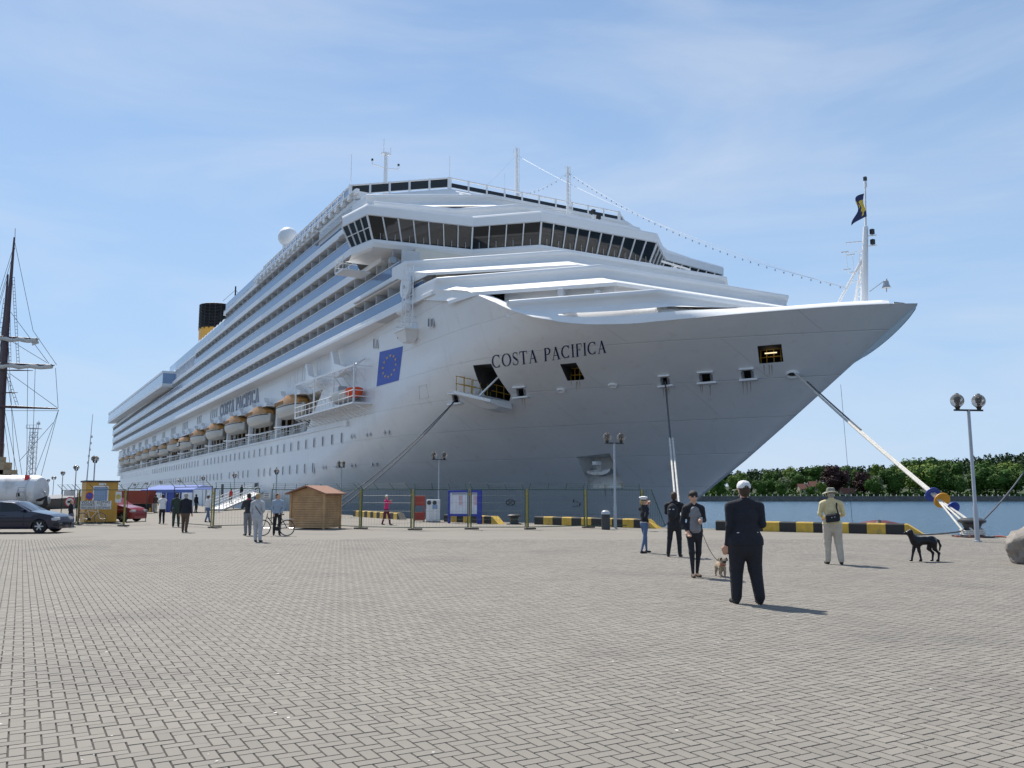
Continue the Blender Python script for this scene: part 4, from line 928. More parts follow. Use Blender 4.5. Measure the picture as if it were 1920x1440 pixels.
# ---- pilot crane and ladder tower on the side
mb = MB(); p = side_at(770, 610, -18.4); q = side_at(772, 500, -18.4); x0 = p.x
for dx, dy in ((-.35, 0), (.35, 0), (-.35, -.6), (.35, -.6)): mb.tube([(x0 + dx, -18.4 + dy, p.z), (x0 + dx, -18.4 + dy, q.z)], .05, 6)
z = p.z
while z < q.z:
    for dy in (0, -.6): mb.bar((x0 - .35, -18.4 + dy, z), (x0 + .35, -18.4 + dy, z), .04)
    mb.bar((x0 - .35, -18.4, z), (x0 - .35, -19.0, z), .04); mb.bar((x0 - .35, -19.0, z), (x0 + .35, -19, z + .6), .03); z += .62
mb.build('ladder_tower', 'white', ship)
mb = MB(); mb.lathe([(.95, -.12), (.95, .12)], (x0 - .9, -18.5, q.z - 1.5), 24, 0, 'y'); mb.lathe([(.12, -.2), (.12, .2)], (x0 - .9, -18.5, q.z - 1.5), 10, 1, 'y'); mb.tube([(x0 - 1.9, -18.6, q.z - 3.4), (x0 - .2, -18.6, q.z - 3.3)], .3, 10); mb.build('winch_drum', ['white', 'black'], ship, smooth=True)
mb = MB(); hp = hit(775, 622)[0]; mb.box(hp + Vector((0, -.5, .0)), (2.4, 1.6, .12)); mb.box(hp + Vector((0, -.45, -.5)), (1.0, .7, .9), 0, 0, (2.2, 1.5))
for sx in (-1.2, 1.2):
    for hz in (.5, 1.0): mb.tube([hp + Vector((sx, -1.2, hz)), hp + Vector((sx, .2, hz))], .025, 5)
    mb.tube([hp + Vector((sx, -1.2, 0)), hp + Vector((sx, -1.2, 1))], .025, 5)
for hz in (.5, 1.0): mb.tube([hp + Vector((-1.2, -1.2, hz)), hp + Vector((1.2, -1.2, hz))], .025, 5)
mb.build('pilot_platform', 'white', ship)
# ---- forward davit station with rescue boat
mb = MB(); x1, x0 = -44.5, -64
mb.bx(x0, x1, -18.6, -16.6, 10.05, 10.2)
for i in range(15):
    x = x0 + (x1 - x0) * i / 14
    mb.tube([(x, -18.55, 10.2), (x, -18.55, 11.3)], .035, 5); mb.bar((x, -18.5, 10.05), (x, -16.7, 9.2), .07)
for hz in (10.75, 11.3): mb.tube([(x0, -18.55, hz), (x1, -18.55, hz), (x1, -16.7, hz)], .04, 5)
for x in (x0, x0 + 7, x1 - 6, x1): mb.bar((x, -18.5, 10.2), (x, -18.5, 13.9), .14)
mb.bar((x0, -18.5, 13.9), (x1, -18.5, 13.6), .16); mb.bar((x1, -18.5, 13.6), (x1 - 2, -16.8, 14.6), .14)
for q in range(9): mb.bar((x1 - 2.2 * q, -18.5, 13.6), (x1 - 2.2 * q - 1.6, -16.8, 12.4), .05); mb.bar((x1 - 2.2 * q, -18.5, 13.6), (x1 - 2.2 * q, -16.7, 13.6), .06)
mb.build('davit_platform', 'white', ship)
def davit(x, z, s=1., y=-16.9):
    mb = MB(); mb.side([(x - 2.4 * s, z), (x - 2.2 * s, z + .35 * s), (x - .8 * s, z + .7 * s), (x + .6 * s, z + 1.0 * s), (x + 1.5 * s, z + 2.3 * s), (x + 1.9 * s, z + 2.3 * s), (x + 1.4 * s, z + .6 * s), (x + 1.6 * s, z - .1 * s), (x - .5 * s, z - .3 * s)][::-1] if False else [(x + 2.4 * s, z), (x + 2.2 * s, z + .35 * s), (x + .8 * s, z + .7 * s), (x - .6 * s, z + 1.0 * s), (x - 1.5 * s, z + 2.3 * s), (x - 1.9 * s, z + 2.3 * s), (x - 1.4 * s, z + .6 * s), (x - 1.6 * s, z - .1 * s), (x + .5 * s, z - .3 * s)], y - .35, y + .3); return mb.build('davit', 'white', ship, bevel=.03)
davit(-60.5, 13.6, 1.1, -17.6); davit(-51.5, 13.7, 1.1, -17.6)
rb = empty('rescue_boat', W(0, 0, 0), SHIP_ROT, 'small white rescue boat with red nose under the forward davits', 'boat')
def loft_boat(mbd, cx, cy, z0, Lh, Bh, Hh, full=.35, mi=0, rise=.5):
    secs = []
    for t in np.linspace(-1, 1, 15):
        wv = (1 - abs(t) ** 2.6) ** .6 if abs(t) < 1 else .02; wv = max(wv, .03); kz = z0 + rise * abs(t) ** 3; top = z0 + Hh + .12 * abs(t) ** 2
        secs.append([(cx + t * Lh, cy + Bh * wv * sx, kz + (top - kz) * sz) for sx, sz in ((-1, 1), (-1.02, .75), (-.95, .45), (-.7, .15), (0, 0), (.7, .15), (.95, .45), (1.02, .75), (1, 1))])
    mbd.grid(secs, mi); mbd.f.append(tuple(0 + len(mbd.v) - 15 * 9 + i for i in range(9))); mbd.m.append(mi); mbd.f.append(tuple(len(mbd.v) - 9 + i for i in range(9))); mbd.m.append(mi); return secs
mb = MB(); loft_boat(mb, -49.8, -17.7, 10.5, 3.6, .9, 1.1); mb.build('hull', 'boatwhite', rb, smooth=True); mb = MB(); loft_boat(mb, -46.7, -17.7, 10.75, .9, .8, .9); mb.build('nose', 'orangered', rb, smooth=True)
mb = MB(); mb.box((-50.6, -17.7, 11.9), (1.6, 1.1, .8), 0, 0, (1.1, .9)); mb.build('console', 'metal', rb, bevel=.03); mb = MB(); mb.tube([(-52.8, -17.7, 11.5), (-52.8, -17.7, 12.6)], .04, 6); mb.build('light_mast', 'metal', rb)
# ---- lifeboats
def lifeboat(tender=False):
    root = empty('lifeboat', (0, 0, 0), SHIP_ROT)
    mb = MB(); loft_boat(mb, 0, 0, 0, 5.6, 1.75, 1.75); hb = mb.build('hull', 'boatwhite', root, smooth=True)
    mb = MB(); 
    for t0, t1 in ((-1, 1),):
        mb.grid([[(5.62 * t, s * 1.83 * max((1 - abs(t) ** 2.6), .001) ** .6, zz + .12 * t * t) for t in np.linspace(-.98, .98, 15)] for s in (-1,) for zz in (1.55, 1.68)])
    mb.build('fender_strip', 'black', hb, fix=False)
    mb = MB(); secs = []
    for t in np.linspace(-.93, .93, 13):
        wv = (1 - abs(t) ** 3.2) ** .6; h = 1.25 * (1 - abs(t) ** 4) ** .5 + (.35 if .15 < t < .6 and not tender else 0) + .03
        secs.append([(5.5 * t, s * 1.66 * wv * c_, 1.72 + h * z_) for s, c_, z_ in ((-1, 1, 0), (-1, 1, .45), (-1, .82, .85), (-1, .3, 1), (1, .3, 1), (1, .82, .85), (1, 1, .45), (1, 1, 0))])
    mb.grid(secs); mb.f += [tuple(range(8)), tuple(range(96, 104))]; mb.m += [0, 0]; mb.build('canopy', 'orange', root, smooth=True, sharp=30)
    if tender:
        mb = MB()
        for i in range(3): mb.bx(2.6 + i * .9 - 4.5, 3.35 + i * .9 - 4.5, -1.95, -1.6, .95, 1.75)
        mb.build('window', 'boatwhite', root); mb = MB(); mb.bx(-2.1, 1.0, -1.9, -1.6, .85, .95); mb.bx(-2.1, 1.0, -1.9, -1.6, 1.75, 1.85)
        for i in range(4): mb.bx(-2.1 + i * .97, -1.95 + i * .97, -1.93, -1.6, .85, 1.85)
        mb.build('window_frame', 'black', root)
    else:
        mb = MB(); 
        for i in range(5): mb.bx(-3.6 + i * .95, -3.0 + i * .95, -1.72, -1.5, 2.0, 2.45)
        mb.build('window', 'wood', root)
    mb = MB()
    for t in (-.62, .62): mb.bar((5.5 * t, 0, 2.6), (5.5 * t, 0, 3.4), .22); 
    mb.build('lifting_hook', 'boatwhite', root)
    return root
LB0 = freeze(lifeboat()); LB1 = freeze(lifeboat(True)); used = {0: False, 1: False}
for i, x in enumerate((-70.5, -86, -101, -116.5, -131.5, -146, -160.5, -175.5, -190, -205, -219.5, -234, -248.5, -263)):
    tn = i in (5, 7, 11); src = LB1 if tn else LB0
    o = src if not used[tn] else copy_tree(src); used[tn] = True
    p = W(x, -17.05, 10.65 if not tn else 10.35); o.location = p; o.rotation_euler = (0, 0, SHIP_ROT); o.scale = (.88, .82, .84)
    tag(o, 'white tender with black-framed side windows slung between the orange-topped lifeboats' if tn else 'orange-topped white lifeboat slung from davits above the promenade deck', 'lifeboat', 'tenders on the ship side' if tn else 'lifeboats on the ship side')
    for dx in (-3.6, 3.4): davit(x + dx, 13.45, .42, -17.1)
    mb = MB(); mb.bx(x - 5, x + 5, -17.6, -16.6, 13.15, 13.35); mb.tube([(x - 4.8, -17.9, 9.9), (x + 2, -17.9, 9.6), (x + 4.8, -16.7, 9.9)], .1, 6); mb.build('boat_cradle', 'white', ship)
# ================================================================ far shore
M['grass'] = mat('shore_grass', (.09, .15, .03), .9, var=.35, vscale=.05)
M['stonewall'] = mat('sea_wall_stone', (.13, .125, .115), .9, var=.3, vscale=.6)
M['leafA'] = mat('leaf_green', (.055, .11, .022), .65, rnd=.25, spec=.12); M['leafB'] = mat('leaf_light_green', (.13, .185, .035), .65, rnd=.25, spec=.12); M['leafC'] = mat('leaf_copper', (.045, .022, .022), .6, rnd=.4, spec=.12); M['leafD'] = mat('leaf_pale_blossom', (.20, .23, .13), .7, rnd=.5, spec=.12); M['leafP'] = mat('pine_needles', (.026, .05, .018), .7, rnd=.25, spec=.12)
M['bark'] = mat('bark', (.09, .07, .05), .9, var=.3, vscale=4)
M['rooftile'] = mat('red_roof_tile', (.15, .06, .04), .8, var=.15); M['render'] = mat('cream_house_render', (.40, .35, .27), .8, var=.05)
SHY = 488.0
def ground_h(X, Y):
    t = max(0, Y - SHY - 25); px = X / Y * 1600; k = np.interp(px, [200, 420, 640, 960, 1300], [5, 9, 14, 33, 40])
    return 1.0 + min(t / 40., 1) * 1.5 + k * (1 - math.exp(-(t / 260.) ** 1.5)) + 1.2 * math.sin(X * .03) * min(t / 100, 1)
mb = MB(); mb.grid([[(X, Y, ground_h(X, Y)) for X in np.linspace(40, 1100, 60)] for Y in [SHY + .3, SHY + 8, SHY + 20, SHY + 35, SHY + 60] + list(np.linspace(SHY + 90, 1300, 16))]); M['woodfloor'] = mat('woodland_floor', (.028, .045, .014), .95, var=.3, vscale=.05); mb.m = [0 if i // 59 < 2 else 1 for i in range(len(mb.f))]; o = mb.build('hillside', ['grass', 'woodfloor'], smooth=True); o['kind'] = 'structure'
mb = MB(); mb.bx(40, 900, SHY - .8, SHY + .3, -3, .75); mb.bx(40, 900, SHY - 1.0, SHY + .5, .75, 1.0); sw = mb.build('sea_wall', 'stonewall'); tag(sw, 'long low dark stone sea wall along the far shore below the trees', 'wall')
mb = MB(); X = 42
while X < 900: mb.bx(X - .14, X + .14, SHY - .4, SHY, 1.0, 2.0); X += 3.2
o = mb.build('wall_posts', 'grey', sw); o['kind'] = 'stuff'
def crown_mesh(name, m_, rad, ht, nl, seed, lobes=14, z0=.9, size=.72, core='leafP'):
    rg = np.random.RandomState(seed); mb = MB(); L_ = []
    for i in range(lobes):
        a = rg.uniform(0, 2 * math.pi); rr = rad * rg.uniform(0, .62); zz = z0 + ht * rg.uniform(.22, .8); k = 1 - abs((zz - z0) / ht - .45) * .9; L_.append((rr * math.cos(a), rr * math.sin(a), zz, rad * rg.uniform(.34, .55) * k, ht * rg.uniform(.16, .26)))
    L_.append((0, 0, z0 + ht * .5, rad * .6, ht * .42))
    for x, y, z, r_, h_ in L_:
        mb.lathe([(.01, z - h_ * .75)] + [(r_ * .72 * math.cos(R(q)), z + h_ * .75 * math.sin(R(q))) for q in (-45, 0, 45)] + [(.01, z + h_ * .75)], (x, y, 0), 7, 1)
    for i in range(nl):
        x, y, z, r_, h_ = L_[rg.randint(len(L_))]; d = rg.normal(size=3); d /= np.linalg.norm(d); q = rg.uniform(.78, 1.12); c = Vector((x + d[0] * r_ * q, y + d[1] * r_ * q, z + d[2] * h_ * q))
        n = Vector(d) + Vector(rg.normal(size=3)) * .5; n.normalize(); a = n.orthogonal().normalized(); a.rotate(Matrix.Rotation(rg.uniform(0, 6.3), 3, n)); b = n.cross(a); s = size * rg.uniform(.55, 1.2)
        mb.add([c + a * s * .6, c + b * s * .45 + n * .1, c - a * s * .6, c - b * s * .45 + n * .1], [(0, 1, 2, 3)])
    o = mb.build(name, [m_, core], fix=False); me = o.data; bpy.data.objects.remove(o); return me
def trunk_mesh(h, r, seed):
    rg = np.random.RandomState(seed); mb = MB(); mb.tube([(0, 0, -.6), (0, 0, 0), (.1, 0, h * .5), (.2, .1, h)], [r * 1.5, r * 1.1, r * .8, r * .4], 8)
    for i in range(4): a = i * 1.7 + rg.uniform(0, 1); mb.tube([(0.1, 0, h * .5), (math.cos(a) * h * .25, math.sin(a) * h * .25, h * .8), (math.cos(a) * h * .45, math.sin(a) * h * .45, h * 1.05)], [r * .5, r * .3, r * .12], 5)
    o = mb.build('trunk', 'bark'); me = o.data; bpy.data.objects.remove(o); return me
CR = {}
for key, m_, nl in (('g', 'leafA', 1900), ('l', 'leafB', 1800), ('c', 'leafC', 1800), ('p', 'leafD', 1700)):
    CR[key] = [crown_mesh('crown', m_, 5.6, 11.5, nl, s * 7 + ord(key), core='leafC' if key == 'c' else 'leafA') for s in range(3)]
TRK = trunk_mesh(8, .32, 3)
def tree(px, base_y_depth, top_y, kind, label, wide=1., grp=None):
    Y = base_y_depth; X = (px - 960) / 1613. * Y; zb = ground_h(X, Y); ztop = EYE + (HY - top_y) / 1613. * Y; hh = max(ztop - zb, 4) / 12.2
    t = empty('tree', (X, Y, zb - .1), random.uniform(0, 6.28), label, 'tree', grp); t.scale = (hh * wide, hh * wide, hh)
    o = bpy.data.objects.new('crown', random.choice(CR[kind])); COL.objects.link(o); o.parent = t; o = bpy.data.objects.new('trunk', TRK); COL.objects.link(o); o.parent = t; return t
LG = 'round dark green tree standing in the shore row above the sea wall'; LL = 'lighter yellow-green tree among the shore trees'; LC = 'dark copper-leaved tree on the far shore'; LP = 'pale blossoming tree among the green trees of the far shore'
row = [(1352, 500, 900, 'g', 1.1), (1378, 512, 893, 'l', 1), (1402, 522, 890, 'g', 1), (1425, 505, 902, 'g', 1.2), (1448, 515, 893, 'g', 1), (1470, 520, 889, 'p', 1), (1462, 498, 908, 'g', 1.1), (1497, 528, 886, 'g', 1), (1520, 498, 913, 'g', 1.2), (1541, 500, 903, 'l', .9), (1566, 515, 877, 'c', 1.25), (1592, 530, 884, 'g', 1.1), (1619, 512, 888, 'c', 1.15), (1637, 498, 898, 'g', 1), (1645, 505, 888, 'p', .9), (1676, 505, 880, 'g', 1.25), (1706, 530, 869, 'l', 1.1), (1738, 510, 866, 'l', 1.2), (1768, 505, 877, 'g', 1.15), (1800, 500, 886, 'g', 1.2), (1838, 505, 879, 'g', 1.15), (1868, 502, 871, 'g', 1.3), (1905, 505, 873, 'g', 1.2), (1945, 505, 870, 'g', 1.2), (1990, 510, 868, 'g', 1.2), (1335, 520, 905, 'l', 1)]
for px, Y, ty, k, wd in row: tree(px, Y, ty + random.uniform(-7, 3), k, {'g': LG, 'l': LL, 'c': LC, 'p': LP}[k], wd, {'g': 'green shore trees', 'l': 'light shore trees', 'c': 'copper trees', 'p': 'blossom trees'}[k])
row2 = [(1390, 600, 884, 'l'), (1440, 620, 882, 'g'), (1484, 610, 880, 'l'), (1528, 620, 877, 'g'), (1590, 610, 872, 'g'), (1650, 600, 872, 'l'), (1700, 590, 862, 'l'), (1735, 580, 857, 'g'), (1770, 600, 861, 'l'), (1790, 590, 868, 'g'), (1850, 600, 861, 'g'), (1890, 590, 858, 'l')]
for px, Y, ty, k in row2: tree(px, Y, ty + random.uniform(-6, 3), k, 'tall broad tree on the slope behind the shore row' if k == 'g' else 'tall light green tree on the slope behind the shore row', 1.25, 'slope trees' if k == 'g' else 'light slope trees')
# shrubs along the bank and the pine wood on the ridge
rg = np.random.RandomState(5); mb = MB()
for i in range(1500):
    Y = rg.uniform(620, 1150); px = rg.uniform(230, 1080); X = px / 1613. * Y; z = ground_h(X, Y); h = rg.uniform(11, 17); r_ = rg.uniform(1.8, 3.2)
    for q in range(20):
        dv = rg.normal(size=3); dv /= np.linalg.norm(dv); cc = Vector((X + dv[0] * r_ * .8, Y + dv[1] * r_ * .8, z + h * .68 + dv[2] * h * .27)); nn = Vector(dv) + Vector(rg.normal(size=3)) * .4; nn.normalize(); aa = nn.orthogonal().normalized(); b2 = nn.cross(aa); s2 = rg.uniform(.8, 1.5)
        mb.add([cc + aa * s2, cc + b2 * s2 * .8, cc - aa * s2, cc - b2 * s2 * .8], [(0, 1, 2, 3)])
o = mb.build('pine_wood', 'leafP', fix=False); tag(o, 'dark pine wood covering the ridge behind the shore trees', 'wood', kind='stuff')
mb = MB()
for i in range(4200):
    px = rg.uniform(330, 1050); Y = rg.uniform(502, 512) + 14 * (rg.rand() < .5); X = px / 1613. * Y; z = ground_h(X, Y); bh = 2.2 + 1.6 * math.sin(px * .11) + math.sin(px * .037); c = Vector((X, Y, z + rg.uniform(0, max(bh, .8)))); n = Vector(rg.normal(size=3)).normalized(); a = n.orthogonal().normalized(); b = n.cross(a); s = rg.uniform(.5, 1.1)
    mb.add([c + a * s, c + b * s * .7, c - a * s, c - b * s * .7], [(0, 1, 2, 3)])
o = mb.build('shore_shrubs', 'leafA', fix=False); tag(o, 'low green shrubs growing along the grassy bank above the sea wall', 'shrubs', kind='stuff')
def house(px, Y, w_, d_, h_, label, rz=0, zoff=0.):
    X = (px - 960) / 1613. * Y; t = empty('house', (X, Y, ground_h(X, Y) - .3 + zoff), rz, label, 'house')
    mb = MB(); mb.bx(-w_ / 2, w_ / 2, -d_ / 2, d_ / 2, 0, h_); mb.side([(-w_ / 2, h_), (w_ / 2, h_), (0, h_ + w_ * .3)][::1], -d_ / 2, d_ / 2) if False else mb.add([(-w_ / 2, -d_ / 2, h_), (-w_ / 2, d_ / 2, h_), (-w_ / 2, 0, h_ + 2.6), (w_ / 2, -d_ / 2, h_), (w_ / 2, d_ / 2, h_), (w_ / 2, 0, h_ + 2.6)], [(0, 1, 2), (3, 5, 4)]); mb.build('wall', 'render', t)
    mb = MB(); 
    for s in (-1, 1): mb.add([(-w_ / 2 - .4, s * (d_ / 2 + .5), h_ - .35), (w_ / 2 + .4, s * (d_ / 2 + .5), h_ - .35), (w_ / 2 + .4, 0, h_ + 2.8), (-w_ / 2 - .4, 0, h_ + 2.8), (-w_ / 2 - .4, s * (d_ / 2 + .5), h_ - .2), (w_ / 2 + .4, s * (d_ / 2 + .5), h_ - .2), (w_ / 2 + .4, 0, h_ + 2.95), (-w_ / 2 - .4, 0, h_ + 2.95)], [(0, 1, 2, 3), (4, 7, 6, 5), (0, 4, 5, 1), (0, 3, 7, 4), (1, 5, 6, 2)])
    rf = mb.build('roof', 'rooftile', t); mb = MB(); mb.bx(1, 1.7, -.35, .35, h_ + 1.5, h_ + 3.9); mb.build('chimney', 'render', rf)
    for i in range(int(w_ // 2.4)): mb = MB(); xx = -w_ / 2 + 1.4 + i * 2.3; mb.bx(xx - .45, xx + .45, -d_ / 2 - .06, -d_ / 2 + .02, h_ * .4, h_ * .4 + 1.3); mb.build('window', 'glass', t)
house(1506, 512, 6.5, 6, 3.6, 'red-roofed cream house half hidden by shore trees', .15, 1); house(1528, 524, 6, 5, 3.4, 'smaller cream house behind the red-roofed one on the far shore', -.2, 2.5); house(1588, 508, 7.5, 6, 2.2, 'low cream house under the copper tree on the far shore', .05)
# ================================================================ quay furniture
M['bark2'] = M['bark']
M['yel'] = mat('kerb_yellow_paint', (.56, .36, .05), .7, var=.18, vscale=3, dirt=((.25, .2, .1), 2.5)); M['blk'] = mat('kerb_black_paint', (.022, .022, .022), .7, var=.3, vscale=3)
def kerb(a, b, label, slope=(False, False), h=.46, w_=.46, seg=.74):
    L_ = (b - a).length; d = (b - a).normalized(); rz = math.atan2(d.y, d.x); o_ = empty('striped_kerb', a, rz, label, 'kerb'); n = max(2, round(L_ / seg)); st_ = L_ / n
    for i in range(n):
        x0, x1 = i * st_, (i + 1) * st_; mb = MB(); t0 = x0 + (st_ * .9 if i == 0 and slope[0] else 0); t1 = x1 - (st_ * .9 if i == n - 1 and slope[1] else 0)
        bvl = .03; mb.add([(x0, -w_ / 2, 0), (x1, -w_ / 2, 0), (x1, w_ / 2, 0), (x0, w_ / 2, 0), (x0, -w_ / 2, h - .05), (x1, -w_ / 2, h - .05), (x1, w_ / 2, h - .05), (x0, w_ / 2, h - .05), (t0, -w_ / 2 + .04, h), (t1, -w_ / 2 + .04, h), (t1, w_ / 2 - .04, h), (t0, w_ / 2 - .04, h)] if not (slope[0] and i == 0 or slope[1] and i == n - 1) else [(x0, -w_ / 2, 0), (x1, -w_ / 2, 0), (x1, w_ / 2, 0), (x0, w_ / 2, 0), (x0 + (t0 - x0) * .9, -w_ / 2, h - .05), (x1 - (x1 - t1) * .9, -w_ / 2, h - .05), (x1 - (x1 - t1) * .9, w_ / 2, h - .05), (x0 + (t0 - x0) * .9, w_ / 2, h - .05), (t0, -w_ / 2 + .04, h), (t1, -w_ / 2 + .04, h), (t1, w_ / 2 - .04, h), (t0, w_ / 2 - .04, h)],
               [(0, 1, 5, 4), (1, 2, 6, 5), (2, 3, 7, 6), (3, 0, 4, 7), (4, 5, 9, 8), (5, 6, 10, 9), (6, 7, 11, 10), (7, 4, 8, 11), (8, 9, 10, 11), (0, 3, 2, 1)])
        mb.build('painted_block', 'blk' if i % 2 == 0 else 'yel', o_)
    return o_
kerb(G(667, 968), G(757, 975), 'striped kerb beside the person in pink at the quay edge', (False, True)); kerb(G(838, 978), G(941, 983), 'striped kerb behind the blue notice board', (False, True)); kerb(G(1007, 983), G(1236, 991), 'striped kerb behind the waste bin and double lamp', (False, True)); kerb(G(1345, 994), G(1735, 1003), 'long yellow and black striped kerb beside the open water', (False, True))
M['lamppole'] = mat('galvanised_pole', (.36, .38, .41), .45, .5, var=.1, vscale=3)
gm = bpy.data.materials.new('smoky_globe'); gm.use_nodes = True; bb = gm.node_tree.nodes['Principled BSDF']; bb.inputs['Base Color'].default_value = (.62, .56, .50, 1); bb.inputs['Transmission Weight'].default_value = .85; bb.inputs['Roughness'].default_value = .05; bb.inputs['IOR'].default_value = 1.25; M['globe'] = gm
def lamp_proto():
    t = empty('street_lamp'); mb = MB(); mb.tube([(0, 0, 0), (0, 0, 1.2), (0, 0, 1.25), (0, 0, 4.66)], [.085, .08, .062, .055], 12); mb.lathe([(.15, 0), (.15, .03), (.09, .05)], (0, 0, 0), 12); mb.build('pole', 'lamppole', t, smooth=True)
    mb = MB(); mb.bar((-.56, 0, 4.66), (.56, 0, 4.66), .07, .06); mb.build('crossbar', 'black', t)
    for s in (-1, 1):
        mb = MB(); mb.lathe([(.05, .0), (.06, .08)] + [(.235 * math.cos(R(a)), .32 + .245 * math.sin(R(a))) for a in range(-72, 90, 18)] + [(0, .566)], (s * .42, 0, 4.68), 20); g = mb.build('globe', 'globe', t, smooth=True, sharp=80)
        mb = MB(); mb.lathe([(.06, .0), (.08, .06), (.12, .13), (.05, .15), (.05, .26), (.08, .27), (.09, .42), (.0, .45)], (s * .42, 0, 4.68), 12); mb.build('lamp_holder', 'black', g, smooth=True)
        mb = MB(); mb.lathe([(.08, .545), (.06, .58), (0, .595)], (s * .42, 0, 4.68), 12); mb.build('globe_cap', 'black', g)
    return freeze(t)
LP0 = lamp_proto(); first = True
def put_lamp(p, hgt, label, grp=None, rz=0.):
    global first
    o = LP0 if first else copy_tree(LP0); first = False; s = hgt / 4.98; o.location = p; o.rotation_euler = (0, 0, rz); o.scale = (s, s, s)
    if 'group' in o and not grp: del o['group']
    tag(o, label, 'street lamp', grp)
put_lamp(G(1833, 1016), 5.1, 'tall double-globe street lamp by the rope-wound bollard', None, R(8)); put_lamp(G(1154, 992), 4.55, 'double-globe lamp behind the waste bin and striped kerb', None, R(18)); put_lamp(G(822, 978), 4.2, 'double-globe lamp beside the white utility cabinet', None, R(25)); put_lamp(G(638, 968), 4.15, 'double-globe lamp rising behind the wooden kiosk', None, R(70))
for x in (-57.4, -77.3, -98.2, -119.3, -141, -162.2, -184): put_lamp(W(x, -22, 0), 4.05, 'double-globe lamp in the row along the ship side', 'lamps along the ship side', R(88))
for x, h in ((-54, 4.85), (-84.1, 4.9), (-122.5, 5.1), (-166, 5.1), (-205.7, 5.2), (-250.5, 5.2), (-295, 5.2)): put_lamp(W(x, -39, 0), h, 'double-globe lamp in the row leading away behind the yellow booth', 'lamps behind the booth', R(101) + (0.9 if x == -166 else 0))
# fence
M['fgreen'] = mat('green_fence_paint', (.025, .085, .05), .5); M['fyel'] = mat('yellow_post_paint', (.33, .27, .06), .55, var=.12, vscale=4); M['rubber'] = mat('black_rubber', (.03, .03, .03), .85, var=.2, vscale=6)
def fpost(p, h=2.0, nm=True, par=None):
    t = empty('fence_post', p, 0, None, None) if par is None else par
    mb = MB(); mb.bar((p.x - .06, p.y, 0), (p.x - .06, p.y, h), .07); mb.bar((p.x + .06, p.y, 0), (p.x + .06, p.y, h), .07); mb.bar((p.x - .1, p.y, h * .85), (p.x + .1, p.y, h * .85), .08); return mb
def fence(p, q, label, h=2.0, posts=(True, True), brackets=True, bars=True, mcol='fgreen', grp=None):
    t = empty('wire_fence', p, math.atan2(q.y - p.y, q.x - p.x), label, 'fence', grp); L_ = (q - p).length; mb = MB()
    for z in (.12, h - .04): mb.tube([(.08, 0, z), (L_ - .08, 0, z)], .022, 6)
    for x in (.09, L_ - .09): mb.tube([(x, 0, .1), (x, 0, h)], .024, 6)
    mb.build('frame', mcol, t)
    if bars:
        mb = MB(); x = .2
        while x < L_ - .15: mb.tube([(x, 0, .12), (x, 0, h - .04)], .0028, 3, caps=False); x += .16
        for z in (.5, .9, 1.3, 1.65): mb.tube([(.1, 0, z), (L_ - .1, 0, z)], .0035, 3, caps=False)
        o = mb.build('wire_mesh', mcol, t, fix=False)
    if brackets:
        mb = MB(); n = 4
        for i in range(n): x = .15 + (L_ - .3) * i / (n - 1); mb.tube([(x, 0, h - .05), (x - .12, -.28, h + .28)], .014, 5)
        for k in (.35, .7, 1.): mb.tube([(.1 - .12 * k, -.28 * k, h + .3 * k - .03), (L_ - .1 - .12 * k, -.28 * k, h + .3 * k - .03)], .0045, 4)
        mb.build('barbed_wire', mcol, t)
    for i, x in enumerate((0, L_)):
        if posts[i]:
            mb = MB(); 
            for s in (-.038, .038): mb.bar((x + s, 0, .06), (x + s, 0, h - .02), .038)
            mb.bar((x - .075, 0, h * .86), (x + .075, 0, h * .86), .05, .08); mb.build('post', 'fyel', t); mb = MB(); mb.box((x + .12, -.1, .05), (.7, .2, .07), R(12)); mb.build('foot', 'rubber', t, bevel=.02)
    return t
pts = [G(578, 986), G(675, 992), G(773, 994), G(880, 993), G(988, 993), G(1098, 990), G(1205, 989)]
nmz = ['green wire fence panel passing in front of the wooden kiosk', 'green wire fence panel just right of the wooden kiosk', 'green wire fence panel before the red and white cabinets', 'green wire fence panel across the blue notice board', 'green wire fence panel before the small black bollard', 'green wire fence panel behind the waste bin']
for a, b, l in zip(pts[:-1], pts[1:], nmz): fence(a, b, l, 1.98, (True, b is pts[-1]))
t = empty('fence_fin', G(1207, 989), R(8), 'slanted green fence fin at the end of the fence over the quay edge', 'fence'); mb = MB(); mb.tube([(0, 0, .1), (0, 0, 1.95), (.45, 0, 1.95), (1.15, 0, .1), (0, 0, .1)], .025, 6); mb.build('frame', 'fgreen', t)
for i in range(11): mb = MB(); x = .1 + i * .095; mb.tube([(x, 0, .1), (x, 0, min(1.95, 1.95 - (x - .45) / .7 * 1.85))], .008, 5); mb.build('bar', 'fgreen', t)
M['fdark'] = mat('dark_green_gate_paint', (.012, .03, .025), .5)
pl = [G(397, 990), G(487, 988), G(505, 988), G(578, 986)]
fence(pl[0], pl[1], 'dark wire fence panel behind the cyclists', 2.05, (True, False)); fence(pl[2], pl[3], 'dark wire fence panel left of the wooden kiosk', 2.0, (False, False), True)
fence(G(323, 984), G(396, 989.5), 'open dark gate leaf beside the gate post', 2.15, (False, False), True, False, 'fdark'); fence(G(235, 984), G(274, 981), 'narrow dark gate leaf in front of the red van', 2.1, (False, False), True, False, 'fdark'); fence(G(145, 984), G(232, 987), 'wire fence panel carrying the warning signs before the yellow booth', 2.0, (True, True), True, True, 'fdark'); fence(G(112, 982), G(143, 984), 'short wire fence panel beside the round road sign', 2.0, (False, False), True, True, 'fdark')
